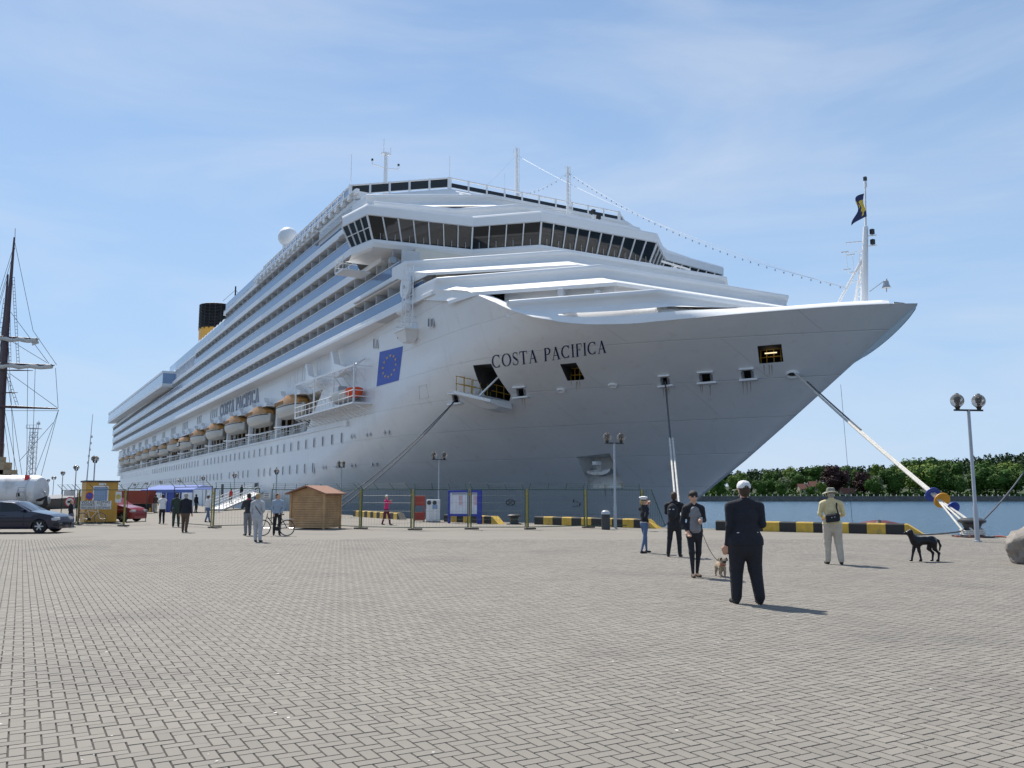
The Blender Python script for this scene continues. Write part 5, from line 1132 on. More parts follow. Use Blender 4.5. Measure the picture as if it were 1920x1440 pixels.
# signs on that fence
M['signw'] = mat('white_sign_board', (.72, .72, .70), .5); M['signr'] = mat('red_sign_ring', (.6, .03, .03), .45); M['signb'] = mat('blue_sign_face', (.05, .09, .42), .45); M['ink'] = mat('black_print', (.02, .02, .02), .6); M['signy'] = mat('sign_yellow_disc', (.55, .45, .08), .5)
def sign(c, w_, h_, lines, label, sizes=None):
    t = empty('warning_sign', c, 0, label, 'sign'); mb = MB(); mb.box((0, 0, 0), (w_, .02, h_)); mb.build('board', 'signw', t, bevel=.004); n = len(lines)
    for i, s in enumerate(lines):
        sz = sizes[i]; me = text_mesh(s, sz); wd = max((v.co.x for v in me.vertices), default=1) * 2; k = min(1, w_ * .94 / max(wd, .01)); zz = h_ / 2 - (i + .5) * h_ / n; o = mesh_obj('lettering', me, 'ink', t, (0, -.016, zz), (R(90), 0, 0)); o.scale = (k, 1, 1)
    return t
def fy(px, py, Y): return AT(px, py, Y)
YS = G(190, 984).y - .12
c0, c1 = fy(151, 939, YS), fy(179, 955, YS); sign((c0 + c1) / 2, c1.x - c0.x, c0.z - c1.z, ['VISOJE', 'TERMINALO', 'TERITORIJOJE'], 'white sign reading VISOJE TERMINALO TERITORIJOJE on the fence', [.27, .15, .17])
c0, c1 = fy(180, 939, YS), fy(208, 955, YS); sign((c0 + c1) / 2, c1.x - c0.x, c0.z - c1.z, ['ĮĖJIMAS', 'TIK SU', 'LEIDIMAIS'], 'white sign reading ĮĖJIMAS TIK SU LEIDIMAIS on the fence', [.22, .13, .22])
def roundsign(c, r_, cols, label, bar=None):
    t = empty('road_sign', c, 0, label, 'sign'); y = 0
    mb = MB(); mb.lathe([(r_, -.01), (r_, .01)], (0, 0, 0), 28, 0, 'y'); mb.build('plate', cols[0], t); mb = MB(); mb.lathe([(r_ * .8, -.016), (r_ * .8, -.004)], (0, 0, 0), 28, 0, 'y'); mb.build('face', cols[1], t); mb = MB()
    if bar == 'dash': mb.bx(-r_ * .45, r_ * .45, -.022, -.012, -.06, .06)
    else:
        for s in (1, -1): mb.bar((-r_ * .55, -.02, s * r_ * .55), (r_ * .55, -.02, -s * r_ * .55), r_ * .2, .01) if s == 1 or bar == 'x' else None
    mb.build('symbol', 'ink' if bar == 'dash' else 'signr', t); return t
roundsign(fy(131, 941, G(131, 983).y - .1), .29, ('signr', 'signw'), 'round white road sign with red rim on the fence', 'dash'); roundsign(fy(168, 930, YS - .03), .22, ('signr', 'signb'), 'round blue and red no-parking sign on the yellow booth fence', 'slash')
c = fy(222, 932, YS); t = empty('notice_sign', c, 0, 'white notice with yellow disc beside the yellow booth', 'sign'); mb = MB(); mb.box((0, 0, 0), (.34, .02, .62)); mb.build('board', 'signw', t); mb = MB(); mb.lathe([(.14, -.016), (.14, 0)], (0, 0, .02), 20, 0, 'y'); mb.build('disc', 'signy', t)
c = fy(130, 924, G(131, 983).y - .05); t = empty('notice_sign', c, 0, 'pale lettered plate above the round road sign', 'sign'); mb = MB(); mb.box((0, 0, 0), (.6, .02, .34)); mb.build('board', 'grey', t)
c = fy(500, 929, G(498, 988).y - .05); t = empty('notice_sign', c, 0, 'small white printed notice on the fence left of the kiosk', 'sign'); mb = MB(); mb.box((0, 0, 0), (.32, .02, .3)); mb.build('board', 'signw', t); mb = MB(); [mb.box((0, -.014, .09 - i * .09), (.24, .004, .035)) for i in range(3)]; mb.build('lettering', 'ink', t)
# wooden kiosk
M['plank'] = mat('kiosk_planks', (.46, .28, .135), .7, var=.22, vscale=2.2, bump=.2, bscale=14); M['kroof'] = mat('brown_roof_felt', (.27, .14, .095), .85, var=.15, vscale=3)
p = G(607, 992.5); t = empty('wooden_kiosk', p, R(-17), 'small brown wooden kiosk with shallow gabled roof behind the fence', 'kiosk')
wv, dv, hv = 1.86, 1.6, 1.78      # front along -x from the near corner, depth +y
mb = MB(); mb.bx(-wv, 0, 0, dv, .05, hv); mb.add([(-wv, 0, hv), (0, 0, hv), (-wv / 2, 0, hv + .27), (-wv, dv, hv), (0, dv, hv), (-wv / 2, dv, hv + .27)], [(0, 1, 2), (3, 5, 4)]); mb.build('wall', 'plank', t)
n = 15
for i in range(n):
    z0 = .06 + i * (hv - .06) / n; z1 = z0 + (hv - .06) / n - .022
    mb = MB(); mb.add([(-wv, -.05, z0), (0, -.05, z0), (0, -.012, z1), (-wv, -.012, z1), (-wv, 0, z0), (0, 0, z0), (0, 0, z1), (-wv, 0, z1)], [(0, 1, 2, 3), (0, 4, 5, 1), (2, 6, 7, 3), (0, 3, 7, 4), (1, 5, 6, 2)]); mb.build('plank', 'plank', t)
    mb = MB(); mb.add([(.05, 0, z0), (.05, dv, z0), (.012, dv, z1), (.012, 0, z1), (0, 0, z0), (0, dv, z0), (0, dv, z1), (0, 0, z1)], [(0, 1, 2, 3), (0, 4, 5, 1), (2, 6, 7, 3), (0, 3, 7, 4), (1, 5, 6, 2)]); mb.build('plank', 'plank', t)
for x, y in ((-wv, -.03), (0.01, -.03), (.02, dv)): mb = MB(); mb.box((x, y, hv / 2), (.1, .1, hv)); mb.build('corner_post', 'plank', t)
for s in (-1, 1):
    mb = MB(); e = -wv / 2 + s * (wv / 2 + .22); zz = hv - .08
    mb.add([(e, -.28, zz), (e, dv + .28, zz), (-wv / 2, dv + .28, hv + .31), (-wv / 2, -.28, hv + .31), (e, -.28, zz + .06), (e, dv + .28, zz + .06), (-wv / 2, dv + .28, hv + .38), (-wv / 2, -.28, hv + .38)], [(0, 1, 2, 3), (4, 7, 6, 5), (0, 4, 5, 1), (1, 5, 6, 2), (3, 2, 6, 7), (0, 3, 7, 4)]); mb.build('roof', 'kroof', t)
# yellow booth
M['booth'] = mat('ochre_yellow_paint', (.52, .28, .03), .5, var=.12, vscale=2)
pA, pB = G(157, 981), G(218, 980); t = empty('ticket_booth', (pA + pB) / 2, math.atan2(pB.y - pA.y, pB.x - pA.x), 'ochre yellow guard booth behind the warning signs', 'booth'); wv = (pB - pA).length; hv = 2.45
mb = MB(); 
for x0, x1, z0, z1 in ((-wv / 2, wv / 2, .06, 1.2), (-wv / 2, -wv * .28, 1.2, 2.2), (wv * .2, wv / 2, 1.2, 2.2), (-wv / 2, wv / 2, 2.2, hv)): mb.bx(x0, x1, 0, .08, z0, z1)
mb.bx(-wv / 2, -wv / 2 + .08, .08, 1.9, .06, hv); mb.bx(wv / 2 - .08, wv / 2, .08, 1.9, .06, hv); mb.bx(-wv / 2 + .08, wv / 2 - .08, 1.82, 1.9, .06, hv); mb.build('wall', 'booth', t)
mb = MB(); mb.bx(-wv / 2 - .08, wv / 2 + .08, -.1, 2.0, hv, hv + .1); mb.build('roof', 'dark', t); mb = MB(); mb.bx(-wv * .28, wv * .2, .05, .07, 1.2, 2.2); f = mb.build('window', 'bluegrey', t); mb = MB()
for a in ((-wv * .28, wv * .2, 1.18, 1.24), (-wv * .28, wv * .2, 2.16, 2.22), (-wv * .28, -wv * .28 + .06, 1.2, 2.2), (wv * .2 - .06, wv * .2, 1.2, 2.2)): mb.bx(a[0], a[1], -.02, .045, a[2], a[3])
mb.build('window_frame', 'white', f); mb = MB(); mb.bx(-.2, .2, -.03, .0, 2.26, 2.4); mb.build('nameplate', 'signw', t)
mb = MB(); mb.tube([(-wv * .42, 1, hv + .1), (-wv * .42 + .1, 1, hv + 4.2)], [.04, .015], 6); [mb.box((-wv * .42 + .03 * i, 1, hv + 1.2 + i * .4), (.09, .09, .14)) for i in range(5)]; o = mb.build('aerial', 'metal', t)
# notice board, cabinets, bin
M['bblue'] = mat('notice_board_blue', (.03, .05, .32), .5); M['poster'] = mat('pale_poster', (.62, .64, .70), .5, var=.1, vscale=2.5); M['posterp'] = mat('pink_print', (.55, .38, .42), .5)
pA, pB = G(840, 981), G(903, 982); t = empty('notice_board', (pA + pB) / 2, math.atan2(pB.y - pA.y, pB.x - pA.x), 'blue framed notice board with pale posters beside the quay', 'notice board'); wv = (pB - pA).length; hv = 1.98
mb = MB(); mb.bx(-wv / 2, -wv / 2 + .14, -.07, .07, 0, hv); mb.bx(wv / 2 - .28, wv / 2, -.07, .07, 0, hv); mb.bx(-wv / 2 + .14, wv / 2 - .28, -.06, .06, hv - .16, hv); mb.bx(-wv / 2 + .14, wv / 2 - .28, -.06, .06, .42, .56); mb.bx(.28, .4, -.06, .06, .56, hv - .16); mb.build('frame', 'bblue', t, bevel=.01)
for x0, x1 in ((-wv / 2 + .14, .28), (.4, wv / 2 - .28)):
    mb = MB(); mb.bx(x0, x1, -.03, .0, .56, hv - .16); po2 = mb.build('poster', 'poster', t); mb = MB(); xm = (x0 + x1) / 2; mb.lathe([(.13, -.036), (.13, -.02)], (xm + .1, 0, 1.2), 14, 0, 'y'); mb.box((xm + .08, -.03, 1.5), (.22, .01, .3)); mb.build('print', 'posterp', po2); mb = MB(); mb.box((xm, -.033, 1.74), ((x1 - x0) * .8, .006, .05)); mb.build('heading', 'navy', po2)
M['redp'] = mat('red_cabinet_paint', (.28, .035, .025), .5, var=.15, vscale=4); p = G(786, 978); t = empty('fire_cabinet', p, R(10), 'red metal cabinet on legs beside the white utility cabinet', 'cabinet')
mb = MB(); mb.box((0, 0, 1.32), (.68, .4, .62)); mb.build('upper_box', 'redp', t, bevel=.03); mb = MB(); mb.box((0, 0, .33), (.7, .42, .52)); mb.build('lower_box', 'redp', t, bevel=.03)
for x in (-.3, .3):
    for y in (-.15, .15): mb = MB(); mb.box((x, y, .55), (.05, .05, 1.1)); mb.build('leg', 'redp', t)
p = G(812, 979); t = empty('utility_cabinet', p, R(6), 'white utility cabinet with two round vents beside a lamp post', 'cabinet'); mb = MB(); mb.box((0, 0, .72), (.85, .4, 1.36)); mb.build('body', 'signw', t, bevel=.02)
for x in (-.26, .08): mb = MB(); mb.lathe([(.13, -.23), (.13, -.19)], (x, 0, 1.2), 16, 0, 'y'); mb.build('vent', 'dark', t)
for x in (-.3, .1): mb = MB(); mb.box((x, -.215, .45), (.3, .03, .7)); mb.build('door', 'signw', t, bevel=.01)
mb = MB(); mb.box((.1, -.235, .95), (.3, .01, .25)); mb.build('label_plate', 'bluegrey', t); mb = MB(); mb.box((0, 0, .03), (.9, .45, .06)); mb.build('plinth', 'concrete', t)
M['bin'] = mat('dark_bin_metal', (.05, .052, .055), .45, .3, var=.15, vscale=5); p = G(1136, 993); t = empty('waste_bin', p, 0, 'dark cylindrical waste bin with pale domed lid', 'bin'); mb = MB(); mb.lathe([(.2, 0), (.2, .04), (.215, .05), (.215, .72), (.19, .74)], (0, 0, 0), 20); mb.build('body', 'bin', t, smooth=True); mb = MB(); mb.lathe([(.22, .74), (.22, .8), (.19, .88), (.1, .93), (0, .94)], (0, 0, 0), 20); mb.build('lid', 'metal', t, smooth=True); mb = MB(); mb.box((0, -.205, .64), (.24, .04, .1)); mb.build('slot', 'dark', t)
def bollard(p, s, label):
    t = empty('mooring_bollard', p, 0, label, 'bollard', s=s); mb = MB(); mb.lathe([(.36, 0), (.36, .05), (.27, .09), (.24, .3), (.3, .42), (.42, .48), (.42, .54), (.3, .6), (0, .62)], (0, 0, 0), 20); mb.build('post', 'bin', t, smooth=True); mb = MB(); mb.box((0, 0, .02), (.9, .9, .04)); mb.build('base_plate', 'bin', t); return t
bollard(G(964, 983), .95, 'small black mooring bollard on the quay edge'); 
BOL = G(1824, 1007); bollard(BOL, 1.25, 'heavy black bollard wound with pale mooring ropes'); BOL2 = G(1272, 992); bollard(BOL2, 1.1, 'black bollard hidden behind the person with the backpack')
t = empty('mooring_fender', G(1608, 994) + PO * 1.6 - Vector((0, 0, .72)), R(-25), 'dark red rounded fender showing above the striped kerb by the water', 'fender'); mb = MB(); mb.lathe([(.05, -1.0), (.5, -.9), (.62, -.3), (.62, .3), (.5, .9), (.05, 1.0)], (0, 0, .55), 18, 0, 'x'); M['darkred'] = mat('dark_red_rubber', (.10, .012, .02), .6, var=.2); mb.build('body', 'darkred', t, smooth=True); mb = MB(); mb.lathe([(.63, -.1), (.66, 0), (.63, .1)], (0, 0, .55), 18, 0, 'x'); mb.build('band', 'black', t, smooth=True)
# ropes
def rope(name, pts, r, m_, label, cat='rope', n=8, grp=None):
    mb = MB(); mb.tube(pts, r, n); return tag(mb.build(name, m_, smooth=True), label, cat, grp)
def cat_(a, b, sag, n=24): a = Vector(a); b = Vector(b); return [a.lerp(b, t) - Vector((0, 0, sag * 4 * t * (1 - t))) for t in np.linspace(0, 1, n)]
wl = lambda v: W(v.x, v.y, v.z)
e0 = wl(EYE_P - EYE_N * .3); top = BOL + Vector((0, 0, .3))
split = e0.lerp(top, .86)
c = cat_(e0, split, .12); 
rope('mooring_rope', c, .062, 'rope', 'pale mooring rope from the bow eye towards the rope-wound bollard'); rope('mooring_rope', [q + Vector((.09, 0, .1)) for q in c[3:14]], .045, 'ropedark', 'dark chafe-covered mooring rope running beside the pale bow rope')
rope('mooring_rope', [q + Vector((.1, .05, .06)) for q in c[12:]], .055, 'rope', 'second pale mooring rope beside the bow rope to the heavy bollard')
for i, (dx, dy) in enumerate(((-.45, -.1), (-.2, -.4), (.2, -.3), (.45, .05))): rope('mooring_rope', [split, split.lerp(top, .5) + Vector((dx * .5, dy * .5, 0)), BOL + Vector((dx, dy, .28))], .04, 'rope', 'pale rope tail spread from the rat guards to the heavy bollard', 'rope', 8, 'rope tails at the heavy bollard')
for i in range(3): rope('rope_coil', [BOL + Vector((.42 * math.cos(a), .42 * math.sin(a), .12 + .07 * i + .02 * math.sin(3 * a))) for a in np.linspace(0, 6.28, 20)], .038, 'rope', 'pale rope turn wound round the heavy bollard', 'rope', 8, 'rope turns on the heavy bollard')
M['redrope'] = mat('orange_red_line', (.55, .13, .07), .85); rope('heaving_line', [BOL + Vector((-.9 + 2.6 * t, -.35 + .25 * math.sin(t * 14), .03 + .03 * math.sin(t * 30))) for t in np.linspace(0, 1, 30)], .022, 'redrope', 'thin orange-red line lying on the paving by the heavy bollard')
rope('mooring_rope', cat_(BOL + Vector((.2, .3, .3)), BOL + Vector((14, 16, 6.5)), .6), .035, 'ropedark', 'thin dark line running from the heavy bollard out over the water'); rope('mooring_rope', cat_(G(1700, 1003, .05), BOL + Vector((-.3, 0, .25)), .05), .03, 'ropedark', 'thin dark line along the quay edge to the heavy bollard')
M['gblue'] = mat('rat_guard_blue', (.03, .07, .38), .5); M['gorange'] = mat('rat_guard_orange', (.78, .36, .03), .5)
dr = (split - e0).normalized()
for k, (t_, m_, l) in enumerate(((.845, 'gblue', 'blue half of the round rat guard on the bow rope'), (.872, 'gorange', 'orange round rat guard on the bow rope'), (.905, 'gblue', 'small dark blue rat guard near the heavy bollard'))):
    p = e0.lerp(top, t_) + Vector((.12 * k, 0, .0)); mb = MB(); a = dr.cross(Vector((0, 0, 1))).normalized(); b = a.cross(dr); r_ = (.33, .35, .27)[k]; vs = [p] + [p + (a * math.cos(q) + b * math.sin(q)) * r_ + dr * .12 for q in np.linspace(0, 2 * math.pi, 25)[:-1]]; vs += [v - dr * .03 for v in vs]
    mb.add(vs, [(0, i + 1, (i + 1) % 24 + 1) for i in range(24)] + [(25, 26 + (i + 1) % 24, 26 + i) for i in range(24)] + [(i + 1, 26 + i, 26 + (i + 1) % 24, (i + 1) % 24 + 1) for i in range(24)]); tag(mb.build('rat_guard', m_), l, 'rat guard')
f2 = wl(fr[1][0][0][0].lerp(fr[1][0][2][0], .5) - fr[1][1] * .1); c = cat_(f2, BOL2 + Vector((0, 0, .35)), .03)
rope('mooring_rope', c[:12], .055, 'ropedark', 'dark covered upper part of the rope hanging from the middle fairlead'); rope('mooring_rope', [q + Vector((-.05, 0, 0)) for q in c[11:]], .055, 'rope', 'pale rope dropping steeply from the bow to behind the backpack'); rope('mooring_rope', [q + Vector((.13, 0, 0)) for q in c[11:]], .055, 'rope', 'second pale rope beside the steep rope behind the backpack')
f5 = wl(fr[4][0][0][0].lerp(fr[4][0][2][0], .5) - fr[4][1] * .1); be = G(588, 974, .4)
for k in (0, 1): rope('mooring_rope', cat_(f5 + Vector((0, 0, -.05 * k)), be + Vector((.5 * k, .3 * k, 0)), .5), .035, 'ropedark', ('upper' if k == 0 else 'lower') + ' of two dark mooring ropes running aft from the open shell door')
rope('plumb_line', [wl(Vector((-5.6, 0, 8.6))), wl(Vector((-5.5, .4, -1.8)))], .012, 'ropedark', 'thin line hanging from under the bow to the water')
# ================================================================ people and animals
def cloth(n, c, r=.85, v=.14): M[n] = mat(n, c, r, var=v, vscale=7, bump=.5, bscale=16)
for n, c in dict(skin=(.55, .31, .21), skin2=(.46, .25, .17)).items(): M[n] = mat(n, c, .5, var=.06, vscale=20)
for n, c in dict(c_black=(.013, .014, .02), c_navy=(.010, .012, .020), c_charcoal=(.05, .052, .058), c_grey=(.20, .20, .21), c_ltgrey=(.42, .43, .45), c_beige=(.48, .43, .35), c_yellow=(.62, .53, .30), c_white=(.72, .72, .72), c_jeans=(.09, .145, .26), c_pink=(.62, .03, .16), c_brown=(.10, .065, .045), c_green=(.03, .05, .035), c_ltblue=(.30, .36, .44), c_shoe=(.02, .02, .022), c_maroon=(.13, .02, .05), c_red=(.5, .05, .04)).items(): cloth(n, c)
for n, c in dict(h_dark=(.02, .014, .01), h_brown=(.06, .035, .02), h_grey=(.35, .34, .32), h_blond=(.42, .30, .14)).items(): M[n] = mat(n, c, .6, var=.25, vscale=30, bump=.6, bscale=80)
def person(foot, H, rz, label, top='c_black', bot='c_black', shoe='c_shoe', hair='h_dark', skin='skin', inner=None, legs=((.06, .0), (-.06, .0)), arms=None, h=.014, bulk=1., legw=1., hairlong=0., sleeves=1., jacket=0., lean=0., headturn=0., female=False, barefoot=0., group=None, z=0., knee=None):
    """local frame: faces -y; arms: ((elbow),(wrist)) per side in units of height"""
    t = empty('person', (foot[0], foot[1], z), rz, label, 'person', group); s = H; P = []
    SK, TOP, BOT, SH, HR, INN, ARM = range(7)
    sw = (.100 if female else .112) * (1 + (bulk - 1) * .5); hw = .052 * (1 + (bulk - 1) * .4)
    V = lambda x, y, z_: (x * s, (y - lean * max(z_ - .5, 0)) * s, z_ * s)
    hip = .515
    for i, (sx, (fx_, fy_)) in enumerate(zip((1, -1), legs)):
        kx, ky = ((sx * hw + fx_) / 2 * 1.02, (fy_) / 2 - .018) if knee is None else knee[i]
        P.append(('c', V(sx * hw, 0, hip), V(kx, ky, .285), .054 * s * legw * (1 + (bulk - 1) * .5), .040 * s * legw, BOT))
        P.append(('c', V(kx, ky, .285), V(fx_, fy_ + .01, .06), .040 * s * legw, (.031 if legw > .95 else .022) * s * legw, BOT if barefoot < .5 else SK))
        a = sx * .18; P.append(('c', V(fx_, fy_ + .022, .022), V(fx_ + .025 * sx * .5, fy_ - .085, .017), .023 * s, .018 * s, SH))
    P.append(('e', V(0, .0, .53), (.088 * s * bulk, .062 * s * bulk, .065 * s), BOT))
    wy = .058 * bulk
    P.append(('e', V(0, 0, .61), ((.072 if female else .082) * s * bulk, wy * s, .10 * s), TOP)); P.append(('e', V(0, -.004, .71), (.092 * s * bulk, (.066 if female else .068) * s * bulk, .11 * s), TOP)); P.append(('c', V(-sw * .72, .005, .80), V(sw * .72, .005, .80), .043 * s, .043 * s, TOP))
    if female: P += [('e', V(sx * .038, -.055, .72), (.032 * s, .03 * s, .03 * s), INN) for sx in (1, -1)]
    if jacket > 0: P.append(('c', V(0, .0, .60), V(0, .0, .50 - .03 * jacket), .084 * s * bulk, .088 * s * bulk, TOP, (1.12, .78, 1.)))
    if inner: P.append(('c', V(0, -.052, .77), V(0, -.048, .56), (.05 if female else .045) * s, .062 * s, INN, (1., .62, 1.)))
    arms = arms or (((.135, .015, .635), (.15, -.03, .485)), ((-.135, .015, .635), (-.15, -.03, .485)))
    for sx, (el, wr) in zip((1, -1), arms):
        shd = (sx * sw, .005, .795); P.append(('c', V(*shd), V(*el), .037 * s * (1 + (bulk - 1) * .5), .029 * s, ARM)); P.append(('c', V(*el), V(*wr), .029 * s, .0205 * s if sleeves > .6 else .018 * s, ARM if sleeves > .6 else SK)); P.append(('c', V(0, .012, .845), V(sx * sw * .8, .008, .805), .034 * s, .034 * s, TOP))
        d = Vector(wr) - Vector(el); d.normalize(); up = Vector((0, -1, 0)); a = d.cross(up); a = a.normalized() if a.length > .1 else Vector((1, 0, 0)); nrm = a.cross(d); w0 = Vector(wr) + d * .012; pl = w0 + d * .045
        P.append(('c', V(*w0), V(*pl), .0185 * s, .021 * s, SK, (1., .8, 1.)))
        if h < .02:
            for q, (o_, ln) in enumerate(((-.018, .036), (-.006, .042), (.006, .040), (.018, .031))):
                b0 = pl + a * o_ + d * .004; b1 = b0 + d * ln * .5 + nrm * .004; b2 = b1 + d * ln * .45 + nrm * .014; P.append(('c', V(*b0), V(*b1), .0062 * s, .0058 * s, SK)); P.append(('c', V(*b1), V(*b2), .0058 * s, .005 * s, SK))
            tb = w0 + a * (-sx * .014) + d * .01; t1 = tb + a * (-sx * .018) + d * .022 + nrm * .006; P.append(('c', V(*tb), V(*t1), .0085 * s, .007 * s, SK)); t2 = t1 + d * .022; P.append(('c', V(*t1), V(*t2), .007 * s, .006 * s, SK))
        else: P.append(('c', V(*pl), V(*(pl + d * .04 + nrm * .008)), .018 * s, .012 * s, SK))
    ct, sn = math.cos(headturn), math.sin(headturn); HZ = .93; lx = lean * .43
    def HV(x, y, z_): return ((x * ct - y * sn) * s, (x * sn + y * ct - lx) * s, z_ * s)
    P.append(('c', V(0, .008, .82), HV(0, .004, .885), .030 * s, .029 * s, SK)); P.append(('e', HV(0, .004, .945), (.043 * s, .053 * s, .054 * s), SK, 0, headturn)); P.append(('e', HV(0, -.014, .905), (.032 * s, .036 * s, .034 * s), SK, 0, headturn))
    P.append(('c', HV(0, -.050, .934), HV(0, -.060, .917), .006 * s, .0085 * s, SK)); P += [('e', HV(sx * .044, .006, .927), (.006 * s, .012 * s, .018 * s), SK, 0, headturn) for sx in (1, -1)]
    P += [('c', HV(-.012, -.047, .900), HV(.012, -.047, .900), .0055 * s, .0055 * s, SK)]
    P.append(('e', HV(0, .016, .958), (.047 * s, .052 * s, .047 * s), HR, 0, headturn))
    P.append(('e', HV(0, .030, .925), (.042 * s, .032 * s, .045 * s), HR, 0, headturn))
    if hairlong: P.append(('c', HV(0, .035, .93), HV(0, .045, .93 - hairlong), .04 * s, .028 * s, HR)); P += [('c', HV(sx * .042, .01, .95), HV(sx * .04, .02, .95 - hairlong), .014 * s, .012 * s, HR) for sx in (1, -1)]
    if female: P.append(('e', HV(0, -.006, .968), (.049 * s, .054 * s, .038 * s), HR, 0, headturn))
    o = blob_obj('body', P, h, [skin, top, bot, shoe, hair, inner or top, top], t, k=.016 * s if h < .02 else .03)
    me = o.data; n_ = len(me.polygons); cc = np.zeros(n_ * 3); me.polygons.foreach_get('center', cc); mi_ = np.zeros(n_, dtype=np.int32); me.polygons.foreach_get('material_index', mi_); zc_ = cc[2::3] / s
    hem = .53 - .06 * jacket + (.015 if female else 0); mi_ = np.where((mi_ == TOP) & (zc_ < hem), BOT, np.where((mi_ == BOT) & (zc_ >= hem), TOP, mi_)); mi_ = np.where((mi_ == INN) & (zc_ < hem - .02), BOT, mi_); me.polygons.foreach_set('material_index', mi_.tolist())
    if jacket > 0 or not female:      # garment hem standing off the trousers
        cv = np.zeros(len(me.vertices) * 3); me.vertices.foreach_get('co', cv); cv = cv.reshape(-1, 3); tv = np.zeros(len(cv), bool)
        for q_ in me.polygons:
            if mi_[q_.index] in (TOP, INN): tv[list(q_.vertices)] = True
        k_ = tv & (cv[:, 2] / s < hem + .12) & (cv[:, 2] / s > hem - .005); gr = np.clip((hem + .12 - cv[:, 2] / s) / .12, 0, 1) * .05; cv[k_, 0] *= 1 + gr[k_]; cv[k_, 1] *= 1 + gr[k_] * 1.6; me.vertices.foreach_set('co', cv.reshape(-1)); me.update()
    if h < .016:     # eyes and brows
        mb = MB()
        for sx in (1, -1): mb.lathe([(.0, -.004), (.005, -.003), (.0075, 0)], (0, 0, 0), 8, 0, 'y'); n_ = len(mb.v); off = HV(sx * .018, -.0465, .940); mb.v[-24:] = [(v[0] + off[0], v[1] + off[1], v[2] + off[2]) for v in mb.v[-24:]]
        mb.build('eyes', 'ink', t)
    t['H'] = H; return t, HV, s
def cap(t, HV, s, m_, brim_back=False, name='cap', brim=True, dark='c_black'):
    mb = MB(); c = HV(0, .006, .962); mb.lathe([(.056, -.012), (.058, .0), (.055, .02), (.042, .042), (.02, .052), (0, .054)], (0, 0, 0), 20); mb.v = [(v[0] * s + c[0], v[1] * 1.08 * s + c[1], v[2] * s + c[2]) for v in mb.v]; o = mb.build(name, m_, t, smooth=True)
    if brim:
        mb = MB(); sg = 1 if brim_back else -1; rows = [[(r_ * math.sin(a), sg * (.012 + r_ * math.cos(a) * 1.25), -.012 + (-.012 if r_ > .06 else 0) + .25 * abs(math.sin(a)) ** 2 * -.02) for a in np.linspace(-1.15, 1.15, 11)] for r_ in (.048, .072, .09)]; mb.grid(rows); mb.v = [(v[0] * s + c[0], v[1] * s + c[1], v[2] * s + c[2]) for v in mb.v]; mb.build('brim', m_, o, smooth=True)
    return o, c
# man in black, seen from behind
f = (G(1384, 1128) + G(1420, 1136)) / 2
t, HV, s = person((f.x, f.y), 1.88, R(187), 'man in black jacket and trousers with white cap seen from behind', 'c_navy', 'c_black', legs=((.085, -.03), (-.085, .045)), arms=(((.142, .015, .64), (.148, -.03, .49)), ((-.142, .03, .65), (-.085, -.10, .60))), h=.012, bulk=1.32, legw=1.42, jacket=.8, hair='h_brown', skin='skin')
o, c = cap(t, HV, s, 'c_white'); mb = MB(); mb.lathe([(.018, -.002), (.018, .004)], (0, 0, 0), 14, 0, 'y'); mb.v = [(v[0] * s + c[0], v[1] + c[1] + .060 * s, v[2] * s * .75 + c[2] - .006) for v in mb.v]; mb.build('cap_opening', 'h_brown', o)
mb = MB(); 
for x in (-.06, .07): mb.bar((x * s - .05, .128, .585 * s), (x * s + .05, .124, .583 * s), .012, .012)
mb.build('pocket_piping', 'c_white', t)
# woman with sunglasses and lead
f = G(1304, 1082); t, HV, s = person((f.x, f.y), 1.76, R(4), 'woman in black cardigan and sunglasses walking towards us', 'c_black', 'c_black', 'c_brown', 'h_dark', inner='c_grey', legs=((.035, .04), (-.04, -.05)), arms=(((.125, .02, .66), (.055, -.10, .655)), ((-.13, .035, .64), (-.10, -.045, .54))), h=.0125, female=True, legw=.86, hairlong=.02, jacket=.2)
mb = MB(); 
for sx in (1, -1): c = HV(sx * .0195, -.051, .938); mb.box(c, (.036 * s, .012, .024 * s), 0)
mb.bar(HV(-.045, -.045, .941), HV(.045, -.045, .941), .008); [mb.bar(HV(sx * .046, -.045, .941), HV(sx * .048, .01, .941), .006) for sx in (1, -1)]; mb.build('sunglasses', 'black', t)
mb = MB(); mb.box((.05 * s, -.125 * s, .672 * s), (.05, .03, .09)); mb.build('phone', 'c_ltgrey', t)
hand = t.matrix_basis @ Vector((-.105 * s, -.06 * s, .50 * s)); HAND = Vector((f.x - .0, f.y - .02, 0)) + Vector((.17, -.04, .86)); 
# person with backpack
f = G(1266, 1044); t, HV, s = person((f.x, f.y), 1.76, R(160), 'person in black with a large black backpack seen from behind', 'c_black', 'c_black', hair='h_brown', legs=((.10, .02), (-.07, -.03)), arms=(((.13, -.05, .68), (.06, -.14, .76)), ((-.14, -.03, .68), (-.07, -.14, .75))), h=.014, bulk=1.08, legw=1.0, jacket=.4, lean=.05)
def backpack(t, s, m_='c_black', k=1.):
    P = [('e', (0, .155 * s * k, .70 * s), (.085 * s * k, .06 * s * k, .125 * s), 0), ('e', (0, .195 * s * k, .65 * s), (.065 * s, .035 * s, .065 * s), 0)] + [('c', (sx * .06 * s, .1 * s, .82 * s), (sx * .065 * s, -.02 * s, .83 * s), .014 * s, .014 * s, 0) for sx in (1, -1)]
    return blob_obj('backpack', P, .02, [m_], t, k=.02)
o = backpack(t, s); mb = MB(); [mb.box((x, .235 * s, z_ * s), (.05, .012, .03)) for x, z_ in ((-.05, .735), (.05, .735))]; mb.build('buckle', 'c_ltgrey', o)
